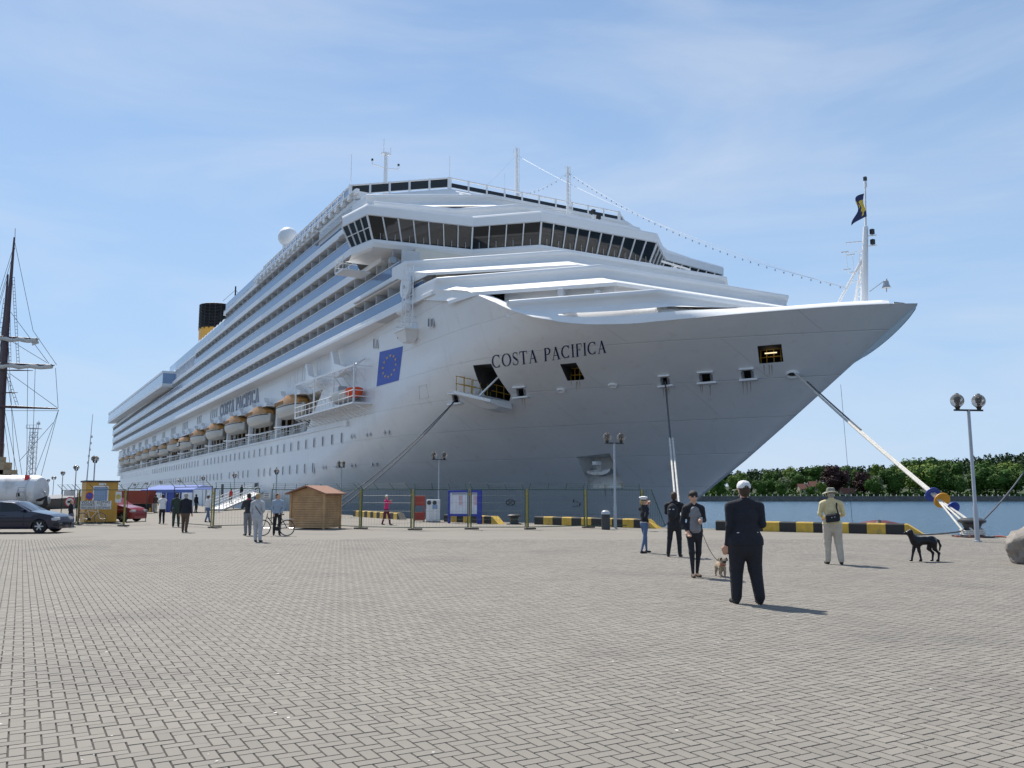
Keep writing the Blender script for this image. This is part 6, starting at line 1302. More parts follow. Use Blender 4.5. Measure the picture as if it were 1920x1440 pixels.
# woman with white peaked cap
f = G(1209, 1037); t, HV, s = person((f.x, f.y), 1.60, R(120), 'woman in jeans and dark crop top with white sailor cap', 'c_navy', 'c_jeans', 'c_shoe', 'h_blond', legs=((.06, -.10), (-.05, .10)), arms=(((.12, -.07, .74), (.05, -.11, .86)), ((-.125, .06, .66), (-.10, .0, .575))), h=.014, female=True, legw=.84, headturn=R(-25), hairlong=.03)
o, c = cap(t, HV, s, 'c_white', name='sailor_cap'); mb = MB(); mb.lathe([(.057, -.014), (.059, .004)], (0, 0, 0), 20); mb.v = [(v[0] * s + c[0], v[1] * 1.08 * s + c[1], v[2] * s + c[2]) for v in mb.v]; mb.build('cap_band', 'c_navy', o); mb = MB(); mb.lathe([(.056, .012), (.078, .032), (.072, .048), (.03, .058), (0, .06)], (0, 0, 0), 20); mb.v = [(v[0] * s + c[0], v[1] * 1.08 * s + c[1], v[2] * s + c[2] + .01) for v in mb.v]; mb.build('cap_crown', 'c_white', o, smooth=True)
mb = MB(); mb.lathe([(.088, -.006), (.09, .006)], (0, 0, 0), 20); mb.v = [(v[0] * s, v[1] * .72 * s, v[2] * s + .555 * s) for v in mb.v]; mb.build('belt', 'c_white', t)
# man in yellow shirt
f = G(1564, 1058); t, HV, s = person((f.x, f.y), 1.84, R(172), 'man in yellow shirt and beige trousers with a shoulder bag seen from behind', 'c_yellow', 'c_beige', hair='h_grey', legs=((.075, -.02), (-.085, .03)), arms=(((.15, -.01, .66), (.10, -.09, .62)), ((-.15, -.01, .66), (-.10, -.09, .62))), h=.0125, bulk=1.12, legw=1.25)
mb = MB(); c = HV(0, .004, .962); mb.lathe([(.115, -.022), (.10, -.014), (.058, -.008), (.058, .0), (.056, .024), (.05, .042), (.03, .05), (0, .05)], (0, 0, 0), 22); mb.v = [(v[0] * s + c[0], v[1] * s + c[1], v[2] * s + c[2] + .018 * s * math.cos(2 * math.atan2(v[1], v[0])) * -1 * (math.hypot(v[0], v[1]) > .08)) for v in mb.v]; M['h_camo'] = mat('olive_sun_hat', (.24, .24, .19), .85, var=.4, vscale=18); mb.build('sun_hat', 'h_camo', t, smooth=True)
mb = MB(); mb.box((.02 * s, .135 * s, .615 * s), (.33, .14, .2), 0); mb.v = [(x + .25 * (z_ - .615 * s) * 0, y, z_ + x * -.12) for x, y, z_ in mb.v]; bg_ = mb.build('shoulder_bag', 'c_black', t, bevel=.03); mb = MB(); mb.tube([(-.1, .15 * s, .64 * s), (-.09, .085 * s, .74 * s), (-.12, .02 * s, .845 * s), (-.09, -.07 * s, .76 * s), (.1, -.08 * s, .64 * s)], .018, 6); mb.build('strap', 'c_black', bg_); mb = MB(); mb.box((.02 * s - .03, .178 * s, .625 * s), (.03, .012, .02)); mb.box((.02 * s + .04, .178 * s, .618 * s), (.03, .012, .02)); mb.build('clasp', 'c_ltgrey', bg_)
# group with the bicycle
f = G(464, 1004); t, HV, s = person((f.x, f.y), 1.75, R(215), 'person in dark top and grey trousers with a rucksack near the bicycle', 'c_charcoal', 'c_grey', hair='h_dark', legs=((.06, .03), (-.07, -.06)), arms=(((.14, -.04, .66), (.07, -.12, .68)), ((-.14, -.02, .66), (-.10, -.10, .6))), h=.02, legw=1.1); backpack(t, s, 'c_black', .8); mb = MB(); mb.lathe([(.05, 0), (.055, .02), (.045, .04)], (0, 0, 0), 14); mb.v = [(v[0] * s, v[1] * s, v[2] * s + .835 * s) for v in mb.v]; mb.build('scarf', 'c_red', t, smooth=True)
f = G(481, 1016); t, HV, s = person((f.x, f.y), 1.74, R(175), 'fair-haired person in pale grey jacket and trousers seen from behind', 'c_ltgrey', 'c_ltgrey', hair='h_blond', legs=((.03, -.02), (-.085, .03)), arms=(((.135, .0, .64), (.13, -.05, .52)), ((-.135, .02, .64), (-.09, -.05, .6))), h=.02, legw=1.15, jacket=.3, bulk=1.05); mb = MB(); mb.tube([(.09 * s, -.01, .82 * s), (0, .085 * s, .70 * s), (-.1 * s, .06 * s, .56 * s)], .012, 6); mb.build('bag_strap', 'c_black', t)
f = G(519, 1004); t, HV, s = person((f.x, f.y), 1.74, R(20), 'person in pale blue-grey shirt and black trousers standing behind the bicycle', 'c_ltblue', 'c_black', hair='h_brown', legs=((.06, .0), (-.07, .02)), arms=(((.13, -.0, .65), (.10, -.08, .55)), ((-.13, .02, .65), (-.10, -.06, .53))), h=.02, headturn=R(60))
# people by the gate and on the quay behind it
def pp(px, py, H, rz, label, **k): f = G(px, py); return person((f.x, f.y), H, rz, label, h=.026, **k)
pp(346, 998, 1.76, R(185), 'grey-haired man in dark jacket and brown trousers walking through the gate', top='c_navy', bot='c_brown', hair='h_grey', legs=((.06, -.05), (-.05, .06)), jacket=.8, bulk=1.15, legw=1.1)
pp(329, 988, 1.76, R(200), 'person in dark green clothes beside the open gate leaf', top='c_green', bot='c_green', legs=((.07, -.02), (-.08, .05)), legw=1.15, bulk=1.1)
pp(303, 982, 1.72, R(220), 'person in white jacket and dark trousers taking a picture by the gate', top='c_white', bot='c_navy', hair='h_dark', arms=(((.12, -.08, .76), (.03, -.12, .87)), ((-.12, -.08, .76), (-.03, -.12, .87))), jacket=.6)
pp(389, 979, 1.66, R(150), 'person in white top and jeans striding behind the gate', top='c_white', bot='c_jeans', hair='h_brown', legs=((.03, -.12), (-.03, .12)), female=True)
pp(315, 960, 1.75, R(180), 'small dark figure standing left of the blue canopy', top='c_navy', bot='c_black'); pp(367, 961, 1.75, R(150), 'dark-clothed figure standing under the blue canopy', top='c_black', bot='c_charcoal'); pp(291, 962, 1.72, R(160), 'figure in brown clothes at the end of the blue canopy', top='c_brown', bot='c_beige')
pp(724, 984, 1.66, R(70), 'woman in bright pink jacket and white cap striding along the quay', top='c_pink', bot='c_maroon', hair='h_blond', legs=((.02, -.14), (-.02, .13)), arms=(((.11, -.09, .73), (.03, -.14, .80)), ((-.11, -.08, .72), (-.03, -.14, .79))), female=True, jacket=.3)
pk = [o for o in bpy.data.objects if o.get('label', '').startswith('woman in bright pink')][0]; mb = MB(); mb.lathe([(.055, -.01), (.056, .0), (.045, .035), (.02, .05), (0, .052)], (0, 0, 0), 14); mb.v = [(v[0] * 1.66, v[1] * 1.66, v[2] * 1.66 + .965 * 1.66) for v in mb.v]; mb.build('cap', 'c_white', pk, smooth=True)
pp(131, 989, 1.42, R(95), 'child in dark jacket and jeans walking past the round road sign', top='c_black', bot='c_jeans', legs=((.03, -.11), (-.03, .1)), jacket=.4)
# small dog on a lead
M['fur'] = mat('pale_tan_fur', (.46, .36, .25), .9, var=.3, vscale=14, bump=.8, bscale=90); M['furdark'] = mat('dark_muzzle_fur', (.05, .035, .03), .9, var=.2, vscale=20); M['bronze'] = mat('black_bronze', (.016, .016, .02), .3, .6, var=.2, vscale=10, bump=.2, bscale=40)
f = G(1354, 1082); t = empty('pet_dog', f, R(2), 'small tan short-legged dog walking on a lead', 'dog')
P = [('e', (0, .02, .225), (.082, .10, .09), 0), ('e', (0, .15, .225), (.078, .11, .082), 0), ('e', (0, .25, .225), (.075, .07, .078), 0), ('c', (0, -.06, .25), (0, -.13, .33), .06, .058, 0), ('e', (0, -.15, .345), (.062, .062, .058), 0), ('e', (0, -.205, .325), (.036, .032, .03), 1), ('e', (0, -.235, .335), (.01, .008, .008), 1)]
for sx in (1, -1):
    P += [('c', (sx * .055, -.16, .39), (sx * .082, -.155, .35), .02, .012, 1), ('c', (sx * .05, -.02, .18), (sx * .052, -.035, .09), .036, .024, 0), ('c', (sx * .052, -.035, .09), (sx * .053, -.03 + .02 * sx, .025), .023, .02, 0), ('e', (sx * .053, -.045 + .02 * sx, .016), (.022, .032, .016), 0), ('c', (sx * .05, .25, .19), (sx * .06, .22, .12), .045, .03, 0), ('c', (sx * .06, .22, .12), (sx * .056, .275, .08), .026, .02, 0), ('c', (sx * .056, .275, .08), (sx * .055, .262 - .03 * sx, .022), .019, .018, 0), ('e', (sx * .055, .245 - .03 * sx, .015), (.02, .03, .015), 0)]
P += [('c', (0, .3, .28), (.02, .33, .34), .018, .015, 0), ('c', (.02, .33, .34), (.03, .29, .37), .015, .012, 0)]
blob_obj('body', P, .0095, ['fur', 'furdark'], t, k=.02); mb = MB(); mb.lathe([(.064, -.01), (.067, 0), (.064, .01)], (0, 0, 0), 16); mb.v = [(v[0], v[1] * .9 - .085 + v[2] * .4, v[2] + .275 + (v[1]) * .5) for v in mb.v]; mb.build('collar', 'c_red', t, smooth=True)
w_ = Matrix.Rotation(R(2), 4, 'Z') @ Vector((0, -.06, .31)); rope('dog_lead', cat_(HAND, f + w_, .14), .007, 'ropedark', 'thin dark lead between the woman in sunglasses and the small dog', 'lead', 6)
# dog statue
f = G(1733, 1053); t = empty('dog_statue', f, R(-87), 'black metal statue of a slim dog standing on the paving', 'statue')
P = [('e', (0, -.20, .50), (.10, .17, .125), 0), ('e', (0, .05, .525), (.085, .22, .095), 0), ('e', (0, .28, .53), (.085, .13, .10), 0), ('c', (0, -.30, .56), (0, -.40, .70), .085, .066, 0), ('e', (0, -.42, .735), (.062, .075, .065), 0), ('c', (0, -.46, .725), (0, -.57, .705), .042, .028, 0), ('e', (0, -.595, .71), (.016, .014, .014), 0)]
for sx in (1, -1):
    fo = .05 * sx
    P += [('c', (sx * .05, -.40, .78), (sx * .075, -.37, .70), .026, .014, 0), ('c', (sx * .065, -.22, .46), (sx * .065, -.24 + fo, .27), .05, .03, 0), ('c', (sx * .065, -.24 + fo, .27), (sx * .065, -.25 + 2.2 * fo, .05), .027, .021, 0), ('e', (sx * .065, -.275 + 2.2 * fo, .025), (.027, .045, .025), 0), ('c', (sx * .06, .30, .48), (sx * .068, .27 + fo, .32), .075, .042, 0), ('c', (sx * .068, .27 + fo, .32), (sx * .068, .40 + fo, .21), .036, .025, 0), ('c', (sx * .068, .40 + fo, .21), (sx * .068, .37 + fo, .04), .024, .02, 0), ('e', (sx * .068, .34 + fo, .023), (.026, .045, .023), 0)]
P += [('c', (0, .38, .57), (0, .50, .52), .03, .024, 0), ('c', (0, .50, .52), (0, .56, .40), .024, .02, 0), ('c', (0, .56, .40), (0, .52, .28), .02, .017, 0)]
sq = lambda v: (v[0], v[1] * .8, v[2]); P = [((q[0], sq(q[1]), sq(q[2]), q[3] * 1.22, q[4] * 1.22, q[5]) if q[0] == 'c' else (q[0], sq(q[1]), (q[2][0] * 1.15, q[2][1] * .95, q[2][2] * 1.15), q[3])) for q in P]; blob_obj('body', P, .014, ['bronze'], t, k=.035); mb = MB(); mb.bx(-.25, .25, -.5, .5, .0, .008); mb.build('base_plate', 'pavefar', t)
# boulder
M['rock'] = mat('grey_granite', (.24, .215, .19), .9, var=.35, vscale=3.5, bump=.9, bscale=7, dirt=((.16, .15, .14), 2.0))
bm = bmesh.new(); bmesh.ops.create_icosphere(bm, subdivisions=5, radius=1)
from mathutils import noise as _n
for v in bm.verts:
    d = v.co.copy(); k = 1 + .22 * _n.noise(d * 1.3) + .10 * _n.noise(d * 3.1 + Vector((3, 1, 2))) + .05 * _n.noise(d * 8) + .025 * _n.noise(d * 19); q = d * k; q.z = max(q.z, -.55); v.co = Vector((q.x * 1.0, q.y * .85, q.z * .72))
me = bpy.data.meshes.new('boulder'); bm.to_mesh(me); bm.free(); me.polygons.foreach_set('use_smooth', [True] * len(me.polygons)); me.materials.append(M['rock']); o = bpy.data.objects.new('boulder', me); COL.objects.link(o); p = G(1899, 1058); o.location = (p.x + 1.1, p.y + .1, .36); tag(o, 'large rough grey-brown granite boulder on the paving', 'boulder')
# ================================================================ vehicles and the left side
M['carblue'] = mat('dark_blue_car_paint', (.009, .012, .034), .25, .2, coat=.6); M['tyre'] = mat('tyre_rubber', (.018, .018, .018), .85); M['alloy'] = mat('alloy_rim', (.5, .5, .52), .3, .8); M['vanred'] = mat('red_car_paint', (.24, .012, .016), .3, coat=.6); M['lens'] = mat('headlamp_lens', (.5, .52, .55), .08); M['trim'] = mat('black_trim', (.02, .02, .02), .6)
def wheel(par, x, y, r_, wd=.2, s=1):
    w0 = empty('wheel', (x, y, r_)); w0.parent = par; mb = MB(); mb.lathe([(r_ * .62, -wd / 2), (r_ * .92, -wd / 2), (r_, -wd * .3), (r_, wd * .3), (r_ * .92, wd / 2), (r_ * .62, wd / 2)], (0, 0, 0), 24, 0, 'y'); mb.build('tyre', 'tyre', w0, smooth=True)
    mb = MB(); mb.lathe([(r_ * .64, -wd / 2 + .01), (r_ * .6, -wd / 2 + .03), (.0, -wd / 2 + .05)], (0, 0, 0), 24, 0, 'y'); [mb.bar((0, -wd / 2 + .02, 0), (r_ * .6 * math.cos(a), -wd / 2 + .01, r_ * .6 * math.sin(a)), .05, .05, 1) for a in np.linspace(0, 2 * math.pi, 7)[:-1]]; mb.build('rim', ['trim', 'alloy'], w0); return w0
def carbody(prof_top, prof_bot, W_, n, roofz, waist, tumble=.14):
    pass
def vehicle(name, p, rz, label, cat, top, low, waist, W_, paint, wheels, r_, glass, lamps, tumble=.16, mirror=None, door=None):
    """side profile: top = [(x,z)] from rear bumper over the roof to the front bumper"""
    t = empty(name, p, rz, label, cat); mb = MB(); xs_ = [q[0] for q in top]
    def half(x, z): 
        e = min(1, (xs_[-1] - x) / .5 + .0) if x > xs_[-1] - .5 else min(1, (x - xs_[0]) / .35) if x < xs_[0] + .35 else 1; k = .8 + .2 * math.sqrt(max(e, 0)); wv = W_ / 2 * k
        if z > waist: wv -= (z - waist) * tumble * 1.6
        if z < low + .2: wv -= (low + .2 - z) * .25
        return wv
    xx = np.linspace(xs_[0], xs_[-1], 61); secs = []
    for x in xx:
        zt = float(np.interp(x, xs_, [q[1] for q in top])); zb = low
        for wx in wheels:
            d = abs(x - wx)
            if d < r_ * 1.12: zb = max(zb, r_ + math.sqrt((r_ * 1.12) ** 2 - d * d) - .02)
        zb = min(zb, zt - .08); zl = [zb, zb + (min(waist, zt) - zb) * .35, zb + (min(waist, zt) - zb) * .7, min(waist, zt - .03)] + ([waist + (zt - waist) * .5, zt - .05] if zt > waist + .1 else [zt - .02, zt - .01])
        sec = [(x, -half(x, z), z) for z in zl] + [(x, -half(x, zt) * .82, zt), (x, 0, zt + .02), (x, half(x, zt) * .82, zt)] + [(x, half(x, z), z) for z in reversed(zl)]; secs.append(sec)
    mb.grid(secs); k = len(secs[0]); mb.f += [tuple(range(k)), tuple(range(60 * k, 61 * k))]; mb.m += [0, 0]; body = mb.build('body', paint, t, smooth=True, sharp=40)
    for poly in glass:
        for sy in (-1, 1): MB().add([(x, sy * (half(x, z) + .012), z) for x, z in poly], [tuple(range(len(poly)))]).build('side_window', 'glass', t, fix=False)
    for wx in wheels:
        wheel(t, wx, -W_ / 2 + .12, r_); w2 = wheel(t, wx, W_ / 2 - .12, r_); w2.rotation_euler = (0, 0, math.pi)
    for x, z, sx, sz, m_, nm_ in lamps:
        for sy in (-1, 1): mb = MB(); mb.box((x, sy * (W_ / 2 - .22), z), (.26, .36, sz)); mb.build(nm_, m_, t, bevel=.03)
    mb = MB(); mb.bx(xs_[0] + .3, xs_[-1] - .3, -W_ / 2 + .2, W_ / 2 - .2, low - .02, low + .35); mb.build('underbody', 'trim', t)
    if mirror: 
        for sy in (-1, 1): mb = MB(); mb.box((mirror[0], sy * (W_ / 2 + .09), mirror[1]), (.12, .2, .14)); mb.build('mirror', paint, t, bevel=.03)
    for dx in (door or []): mb = MB(); [mb.bar((dx, sy * (W_ / 2 + .003), low + .15), (dx, sy * (half(dx, waist) + .003), waist), .012, .01) for sy in (-1, 1)]; mb.build('door_seam', 'trim', body)
    if door: [MB().box((door[-1] - .9, sy * (W_ / 2 + .012), waist - .12), (.2, .03, .03)).build('door_handle', paint, body) for sy in (-1, 1)]
    mb = MB(); [mb.bar((xs_[0] + .45, sy * (W_ / 2 + .006), low + .32), (xs_[-1] - .55, sy * (W_ / 2 + .006), low + .32), .015, .05) for sy in (-1, 1)]; mb.build('rub_strip', 'trim', t)
    return t
p = G(72, 1000); rzc = R(4)
vehicle('parked_car', (p.x - 1.42, p.y + .65, 0), rzc, 'dark blue saloon car parked beside the tanker', 'car', [(-2.2, .55), (-2.15, .92), (-1.55, .98), (-.95, 1.36), (-.3, 1.42), (.25, 1.38), (1.0, .98), (1.85, .82), (2.12, .66), (2.2, .42)], .2, .9, 1.72, 'carblue', (-1.28, 1.42), .31, [[(-1.35, .95), (-.95, 1.30), (-.35, 1.35), (-.35, .95)], [(-.28, .95), (-.28, 1.35), (.2, 1.32), (.86, .98)]], [(2.02, .62, .2, .15, 'lens', 'headlight'), (2.12, .38, .1, .1, 'trim', 'fog_lamp')], mirror=(.72, 1.0), door=(-1.3, -.32, .75))
ws = [o for o in bpy.data.objects if o.name.startswith('parked_car')][0]; MB().add([(.27, -.58, 1.37), (.27, .58, 1.37), (1.0, .72, .995), (1.0, -.72, .995)], [(0, 1, 2, 3)]).build('windscreen', 'glass', ws)
p = AT(262, 950, 54.4); vehicle('parked_car', (p.x - 2.05, 54.9, 0), R(-8), 'dark red car parked behind the yellow booth', 'car', [(-1.75, .5), (-1.7, 1.0), (-1.45, 1.48), (-.3, 1.55), (.4, 1.5), (1.05, 1.05), (1.75, .88), (2.0, .7), (2.08, .4)], .2, .95, 1.72, 'vanred', (-1.1, 1.35), .31, [[(-.45, 1.0), (-.45, 1.42), (.3, 1.4), (.88, 1.02)], [(-1.4, 1.0), (-1.3, 1.38), (-.52, 1.42), (-.52, 1.0)]], [(1.9, .68, .2, .16, 'lens', 'headlight')], mirror=(.8, 1.02), door=(-.48, .75))
# tanker truck
M['tank'] = mat('white_tank_paint', (.70, .70, .70), .4, var=.08, vscale=1.5, dirt=((.4, .38, .34), 1.2)); p = AT(76, 922, 47); t = empty('tanker_truck', (p.x - .15, 47.6, 0), R(-3), 'white tanker truck with hoses at the rear behind the car', 'truck')
rT = .88; zc = AT(30, 921, 47).z; mb = MB(); mb.lathe([(.0, .02), (rT * .55, -.03), (rT * .85, -.14), (rT, -.36), (rT, -7.2), (rT * .85, -7.45), (0, -7.5)], (0, 0, zc), 32, 0, 'x'); mb.build('tank', 'tank', t, smooth=True)
for x in (-.5, -2.6, -4.8): mb = MB(); mb.lathe([(rT + .012, x - .04), (rT + .03, x), (rT + .012, x + .04)], (0, 0, zc), 32, 0, 'x'); mb.build('tank_band', 'grey', t)
mb = MB(); mb.bx(-7.5, .1, -.55, .55, zc - rT - .28, zc - rT + .06); mb.bx(-7.2, -.2, -.95, -.8, zc - rT - .1, zc - rT + .02); mb.build('chassis', 'trim', t)
for x in (-1.2, -2.4, -6.2): wheel(t, x, -.95, .46, .3); wheel(t, x, .95, .46, .3).rotation_euler = (0, 0, math.pi)
mb = MB(); mb.bx(-9.6, -7.8, -1.15, 1.15, .7, 2.7); mb.build('cab', 'tank', t, bevel=.12); mb = MB(); mb.bx(-9.4, -8.2, -1.17, -1.14, 1.7, 2.4); mb.build('cab_window', 'glass', t)
mb = MB()
for k in range(4): mb.tube([(.1, -.4 - .12 * k, zc - .5), (.45 + .08 * k, -.5 - .12 * k, zc - .3), (.55, -.5 - .12 * k, zc - .75), (.3 - .3 * k, -.7 - .1 * k, zc - rT - .05), (-1.6 - .3 * k, -.98 - .04 * k, zc - rT - .15 - .05 * k)], .06, 8)
mb.build('hose', 'rubber', t, smooth=True); mb = MB(); [mb.tube([(.12 + .1 * math.sin(q), -.25, zc + .0 - q * .12), (.3, -.3, zc - .1 - q * .15)], .05, 6) for q in range(4)]; mb.lathe([(.18, 0), (.2, .1), (.1, .16)], (.1, .2, zc - .5), 12, 0, 'x'); mb.build('valve', 'metal', t)
mb = MB(); [mb.tube([(-.9 + dx, -.5, zc + rT * .83), (-.9 + dx, -rT - .06, zc), (-.9 + dx, -rT - .02, zc - .6)], .025, 6) for dx in (0, .4)]; [mb.bar((-.9, -rT - .05, zc - .55 + q * .25), (-.5, -rT - .05, zc - .55 + q * .25), .03) for q in range(4)]; mb.build('ladder', 'metal', t); mb = MB(); mb.box((-.65, -.55, zc + rT * .84), (.18, .2, .28)); mb.build('marker_lamp', 'signr', t)
mb = MB(); mb.box((-.9, -rT + .02, zc - .2), (.18, .04, .22)); mb.build('placard', 'trim', t)
# bicycles
def bicycle(p, rz, label, s=1., fcol='black'):
    t = empty('bicycle', p, rz, label, 'bicycle', s=s)
    for x in (-.52, .52):
        w0 = empty('wheel', (x, 0, .34)); w0.parent = t; mb = MB(); mb.tube([(.325 * math.cos(a), 0, .325 * math.sin(a)) for a in np.linspace(0, 2 * math.pi, 29)], .017, 6, caps=False); mb.build('tyre', 'tyre', w0, smooth=True); mb = MB(); mb.tube([(.30 * math.cos(a), 0, .30 * math.sin(a)) for a in np.linspace(0, 2 * math.pi, 29)], .008, 5, caps=False); mb.build('rim', 'alloy', w0); mb = MB(); [mb.tube([(0, 0, 0), (.3 * math.cos(a), 0, .3 * math.sin(a))], .0025, 3) for a in np.linspace(0, 2 * math.pi, 15)[:-1]]; mb.build('spokes', 'alloy', w0)
    mb = MB(); B_, S_, Hd, Rr, Fr = (-.08, 0, .30), (-.22, 0, .82), (.36, 0, .82), (-.52, 0, .34), (.52, 0, .34)
    for a, b in ((B_, S_), (B_, Hd), (S_, (.34, 0, .72)), (B_, Rr), (S_, Rr)): mb.tube([a, b], .017, 6)
    mb.tube([(.33, 0, .95), Hd, (.47, 0, .45), Fr], .015, 6); mb.build('frame', fcol, t); mb = MB(); mb.tube([(.25, -.27, .99), (.33, -.1, 1.0), (.33, .1, 1.0), (.25, .27, .99)], .013, 6); mb.build('handlebar', 'alloy', t); mb = MB(); mb.box((-.25, 0, .9), (.26, .15, .06), 0, 0, (.2, .1)); mb.build('saddle', 'trim', t, bevel=.02); mb = MB(); mb.bx(-.8, -.35, -.06, .06, .70, .72); mb.build('rack', 'alloy', t); mb = MB(); mb.lathe([(.09, -.01), (.09, .01)], (-.08, -.05, .30), 16, 0, 'y'); mb.bar((-.08, -.1, .3), (-.08, .1, .3), .03); mb.bar((-.08, -.09, .3), (.06, -.09, .2), .02); mb.bar((-.08, .09, .3), (-.22, .09, .4), .02); mb.build('pedals', 'trim', t); return t
f = G(518, 1004.5); bicycle((f.x, f.y - .25, 0), R(175), 'black city bicycle held among the three people by the kiosk', .98); f = G(175, 983); bicycle((f.x, f.y - .3, 0), R(3), 'pale bicycle leaning at the fence below the warning signs', .98, 'grey')
# red tipper, blue canopy, gangway
M['tipred'] = mat('faded_red_paint', (.27, .045, .025), .6, var=.15, vscale=1.5); p = G(254, 962); t = empty('tipper_truck', p, R(4), 'orange-red tipper lorry standing far behind the gate', 'truck', s=.8); mb = MB(); mb.add([(-2.6, -1, 1.1), (1.6, -1, 1.1), (1.6, 1, 1.1), (-2.6, 1, 1.1), (-2.6, -1.15, 2.6), (1.9, -1.15, 2.6), (1.9, 1.15, 2.6), (-2.6, 1.15, 2.6)], [(0, 3, 2, 1), (4, 5, 6, 7), (0, 1, 5, 4), (1, 2, 6, 5), (2, 3, 7, 6), (3, 0, 4, 7)]); mb.build('tipper_body', 'tipred', t); mb = MB(); mb.bx(-4.4, -2.7, -1.1, 1.1, .8, 2.7); mb.build('cab', 'tipred', t, bevel=.1); mb = MB(); mb.bx(-4.4, 1.6, -.5, .5, .6, 1.08); mb.build('chassis', 'trim', t)
for x in (-3.6, -.6, .7): wheel(t, x, -.95, .48, .3); wheel(t, x, .95, .48, .3).rotation_euler = (0, 0, math.pi)
M['tent'] = mat('blue_canopy_cloth', (.10, .16, .42), .8, var=.1); pa, pb = G(288, 959), G(386, 961); t = empty('canopy_tent', (pa + pb) / 2, math.atan2(pb.y - pa.y, pb.x - pa.x), 'long low blue canopy tent on posts beside the ship', 'tent'); wv = (pb - pa).length
mb = MB(); mb.add([(-wv / 2, -1.5, 2.2), (wv / 2, -1.5, 2.2), (wv / 2, 1.5, 2.2), (-wv / 2, 1.5, 2.2), (-wv / 2 + .6, 0, 2.65), (wv / 2 - .6, 0, 2.65)], [(0, 1, 5, 4), (1, 2, 5), (2, 3, 4, 5), (3, 0, 4)]); mb.grid([[(-wv / 2, -1.5, 2.2), (wv / 2, -1.5, 2.2)], [(-wv / 2, -1.5, 1.9), (wv / 2, -1.5, 1.9)]]); mb.build('roof', 'tent', t)
for x in np.linspace(-wv / 2, wv / 2, 5):
    for y in (-1.45, 1.45): mb = MB(); mb.bar((x, y, 0), (x, y, 2.2), .08); mb.build('post', 'grey', t)
mb = MB(); mb.bx(-wv * .1, wv * .14, -1.4, -.6, 0, 2.1); mb.build('blue_cabin', 'gblue', t); mb = MB(); mb.bx(-wv / 2, -wv * .3, -1.4, -.9, 0, 1.0); mb.build('counter', 'booth', t)
a0 = G(404, 958); a1 = side_at(486, 930, -16.6); a1 = W(a1.x, a1.y, 2.2); t = empty('gangway', a0, math.atan2(a1.y - a0.y, a1.x - a0.x), 'white gangway ramp leading up to a dark hull door', 'gangway'); Lg = math.hypot(a1.x - a0.x, a1.y - a0.y)
mb = MB(); mb.add([(0, -.8, .0), (Lg, -.8, 2.0), (Lg, .8, 2.0), (0, .8, .0), (0, -.8, .2), (Lg, -.8, 2.2), (Lg, .8, 2.2), (0, .8, .2)], [(0, 3, 2, 1), (4, 5, 6, 7), (0, 1, 5, 4), (1, 2, 6, 5), (2, 3, 7, 6), (3, 0, 4, 7)]); mb.build('deck', 'grey', t)
for sy in (-.8, .8):
    mb = MB(); [mb.bar((Lg * q / 16, sy, .1 + 2 * q / 16), (Lg * q / 16, sy, 1.15 + 2 * q / 16), .05) for q in range(17)]; [mb.bar((0, sy, hz), (Lg, sy, hz + 2), .05) for hz in (.5, .8, 1.15)]; mb.build('railing', 'white', t)
for px, lbl, m_ in ((432, 'person in red on the lower gangway', 'c_red'), (452, 'dark-clothed person halfway up the gangway', 'c_navy')):
    d = ray(px, 935); q = (px - 404) / (486 - 404.); best = min(np.linspace(0, 1, 60), key=lambda u: abs(PROJ(a0.lerp(Vector((a1.x, a1.y, 2.2)), u))[0] - px)); c = a0.lerp(Vector((a1.x, a1.y, 2.2)), best); person((c.x, c.y), 1.72, R(250), lbl, top=m_, bot='c_charcoal', h=.03, z=c.z + .02, legs=((.04, -.06), (-.04, .06)))
# gangway door in the hull
for px, py in ((417, 921), (480, 921)): q = side_at(px, py, -16.6); mb = MB(); mb.bx(q.x - .8, q.x + .8, -16.66, -16.55, q.z - 1.1, q.z + 1.1); mb.build('gangway_door', 'dark', ship)
# ================================================================ tall ship and towers at the left
M['mastwood'] = mat('dark_varnished_mast', (.085, .05, .055), .5, var=.15, vscale=2); M['sail'] = mat('furled_canvas', (.60, .57, .52), .9, var=.15, vscale=3)
YT = 98.0; base = AT(2, 900, YT); X0 = AT(4, 880, YT).x
t = empty('tall_ship', (X0, YT, -2), 0, 'tall sailing ship with bare masts and furled sails behind the tanker', 'sailing ship')
zz = lambda py: AT(10, py, YT).z + 2; xx = lambda px, py: AT(px, py, YT).x - X0
mb = MB(); secs = []
for q in np.linspace(-1, 1, 17):
    wv = 3.6 * (1 - abs(q) ** 2.4) ** .7 + .05; kz = .2 + 1.2 * abs(q) ** 4; secs.append([(q_x, YYY, zv) for q_x, YYY, zv in ((-wv, q * 22, 3.2 + .9 * q * q), (-wv * .92, q * 21.6, 1.2), (0, q * 20, -1 + kz), (wv * .92, q * 21.6, 1.2), (wv, q * 22, 3.2 + .9 * q * q))])
mb.grid(secs); mb.grid([[s_[0], s_[-1]] for s_ in secs]); M['shiphull'] = mat('dark_ship_hull', (.05, .05, .06), .5, var=.1); mb.build('hull', 'shiphull', t)
mb = MB(); mb.bx(-2.2, 2.2, -6, 4, 3.2, 5.2); M['tanp'] = mat('tan_deckhouse_paint', (.38, .30, .19), .6, var=.1); mb.build('deckhouse', 'tanp', t); mb = MB(); mb.box((.9, -2, 5.6), (1.8, 1.6, 3.4)); mb.box((1.5, -2.2, 6.2), (2.4, 1.2, .5)); mb.box((1.0, -2, 7.5), (.7, .7, .8)); mb.tube([(1.2, -2, 7.8), (1.2, -2, 9.4)], .05, 5); mb.tube([(.7, -2, 7.8), (.7, -2, 9)], .05, 5); mb.build('wheelhouse', 'tanp', t)
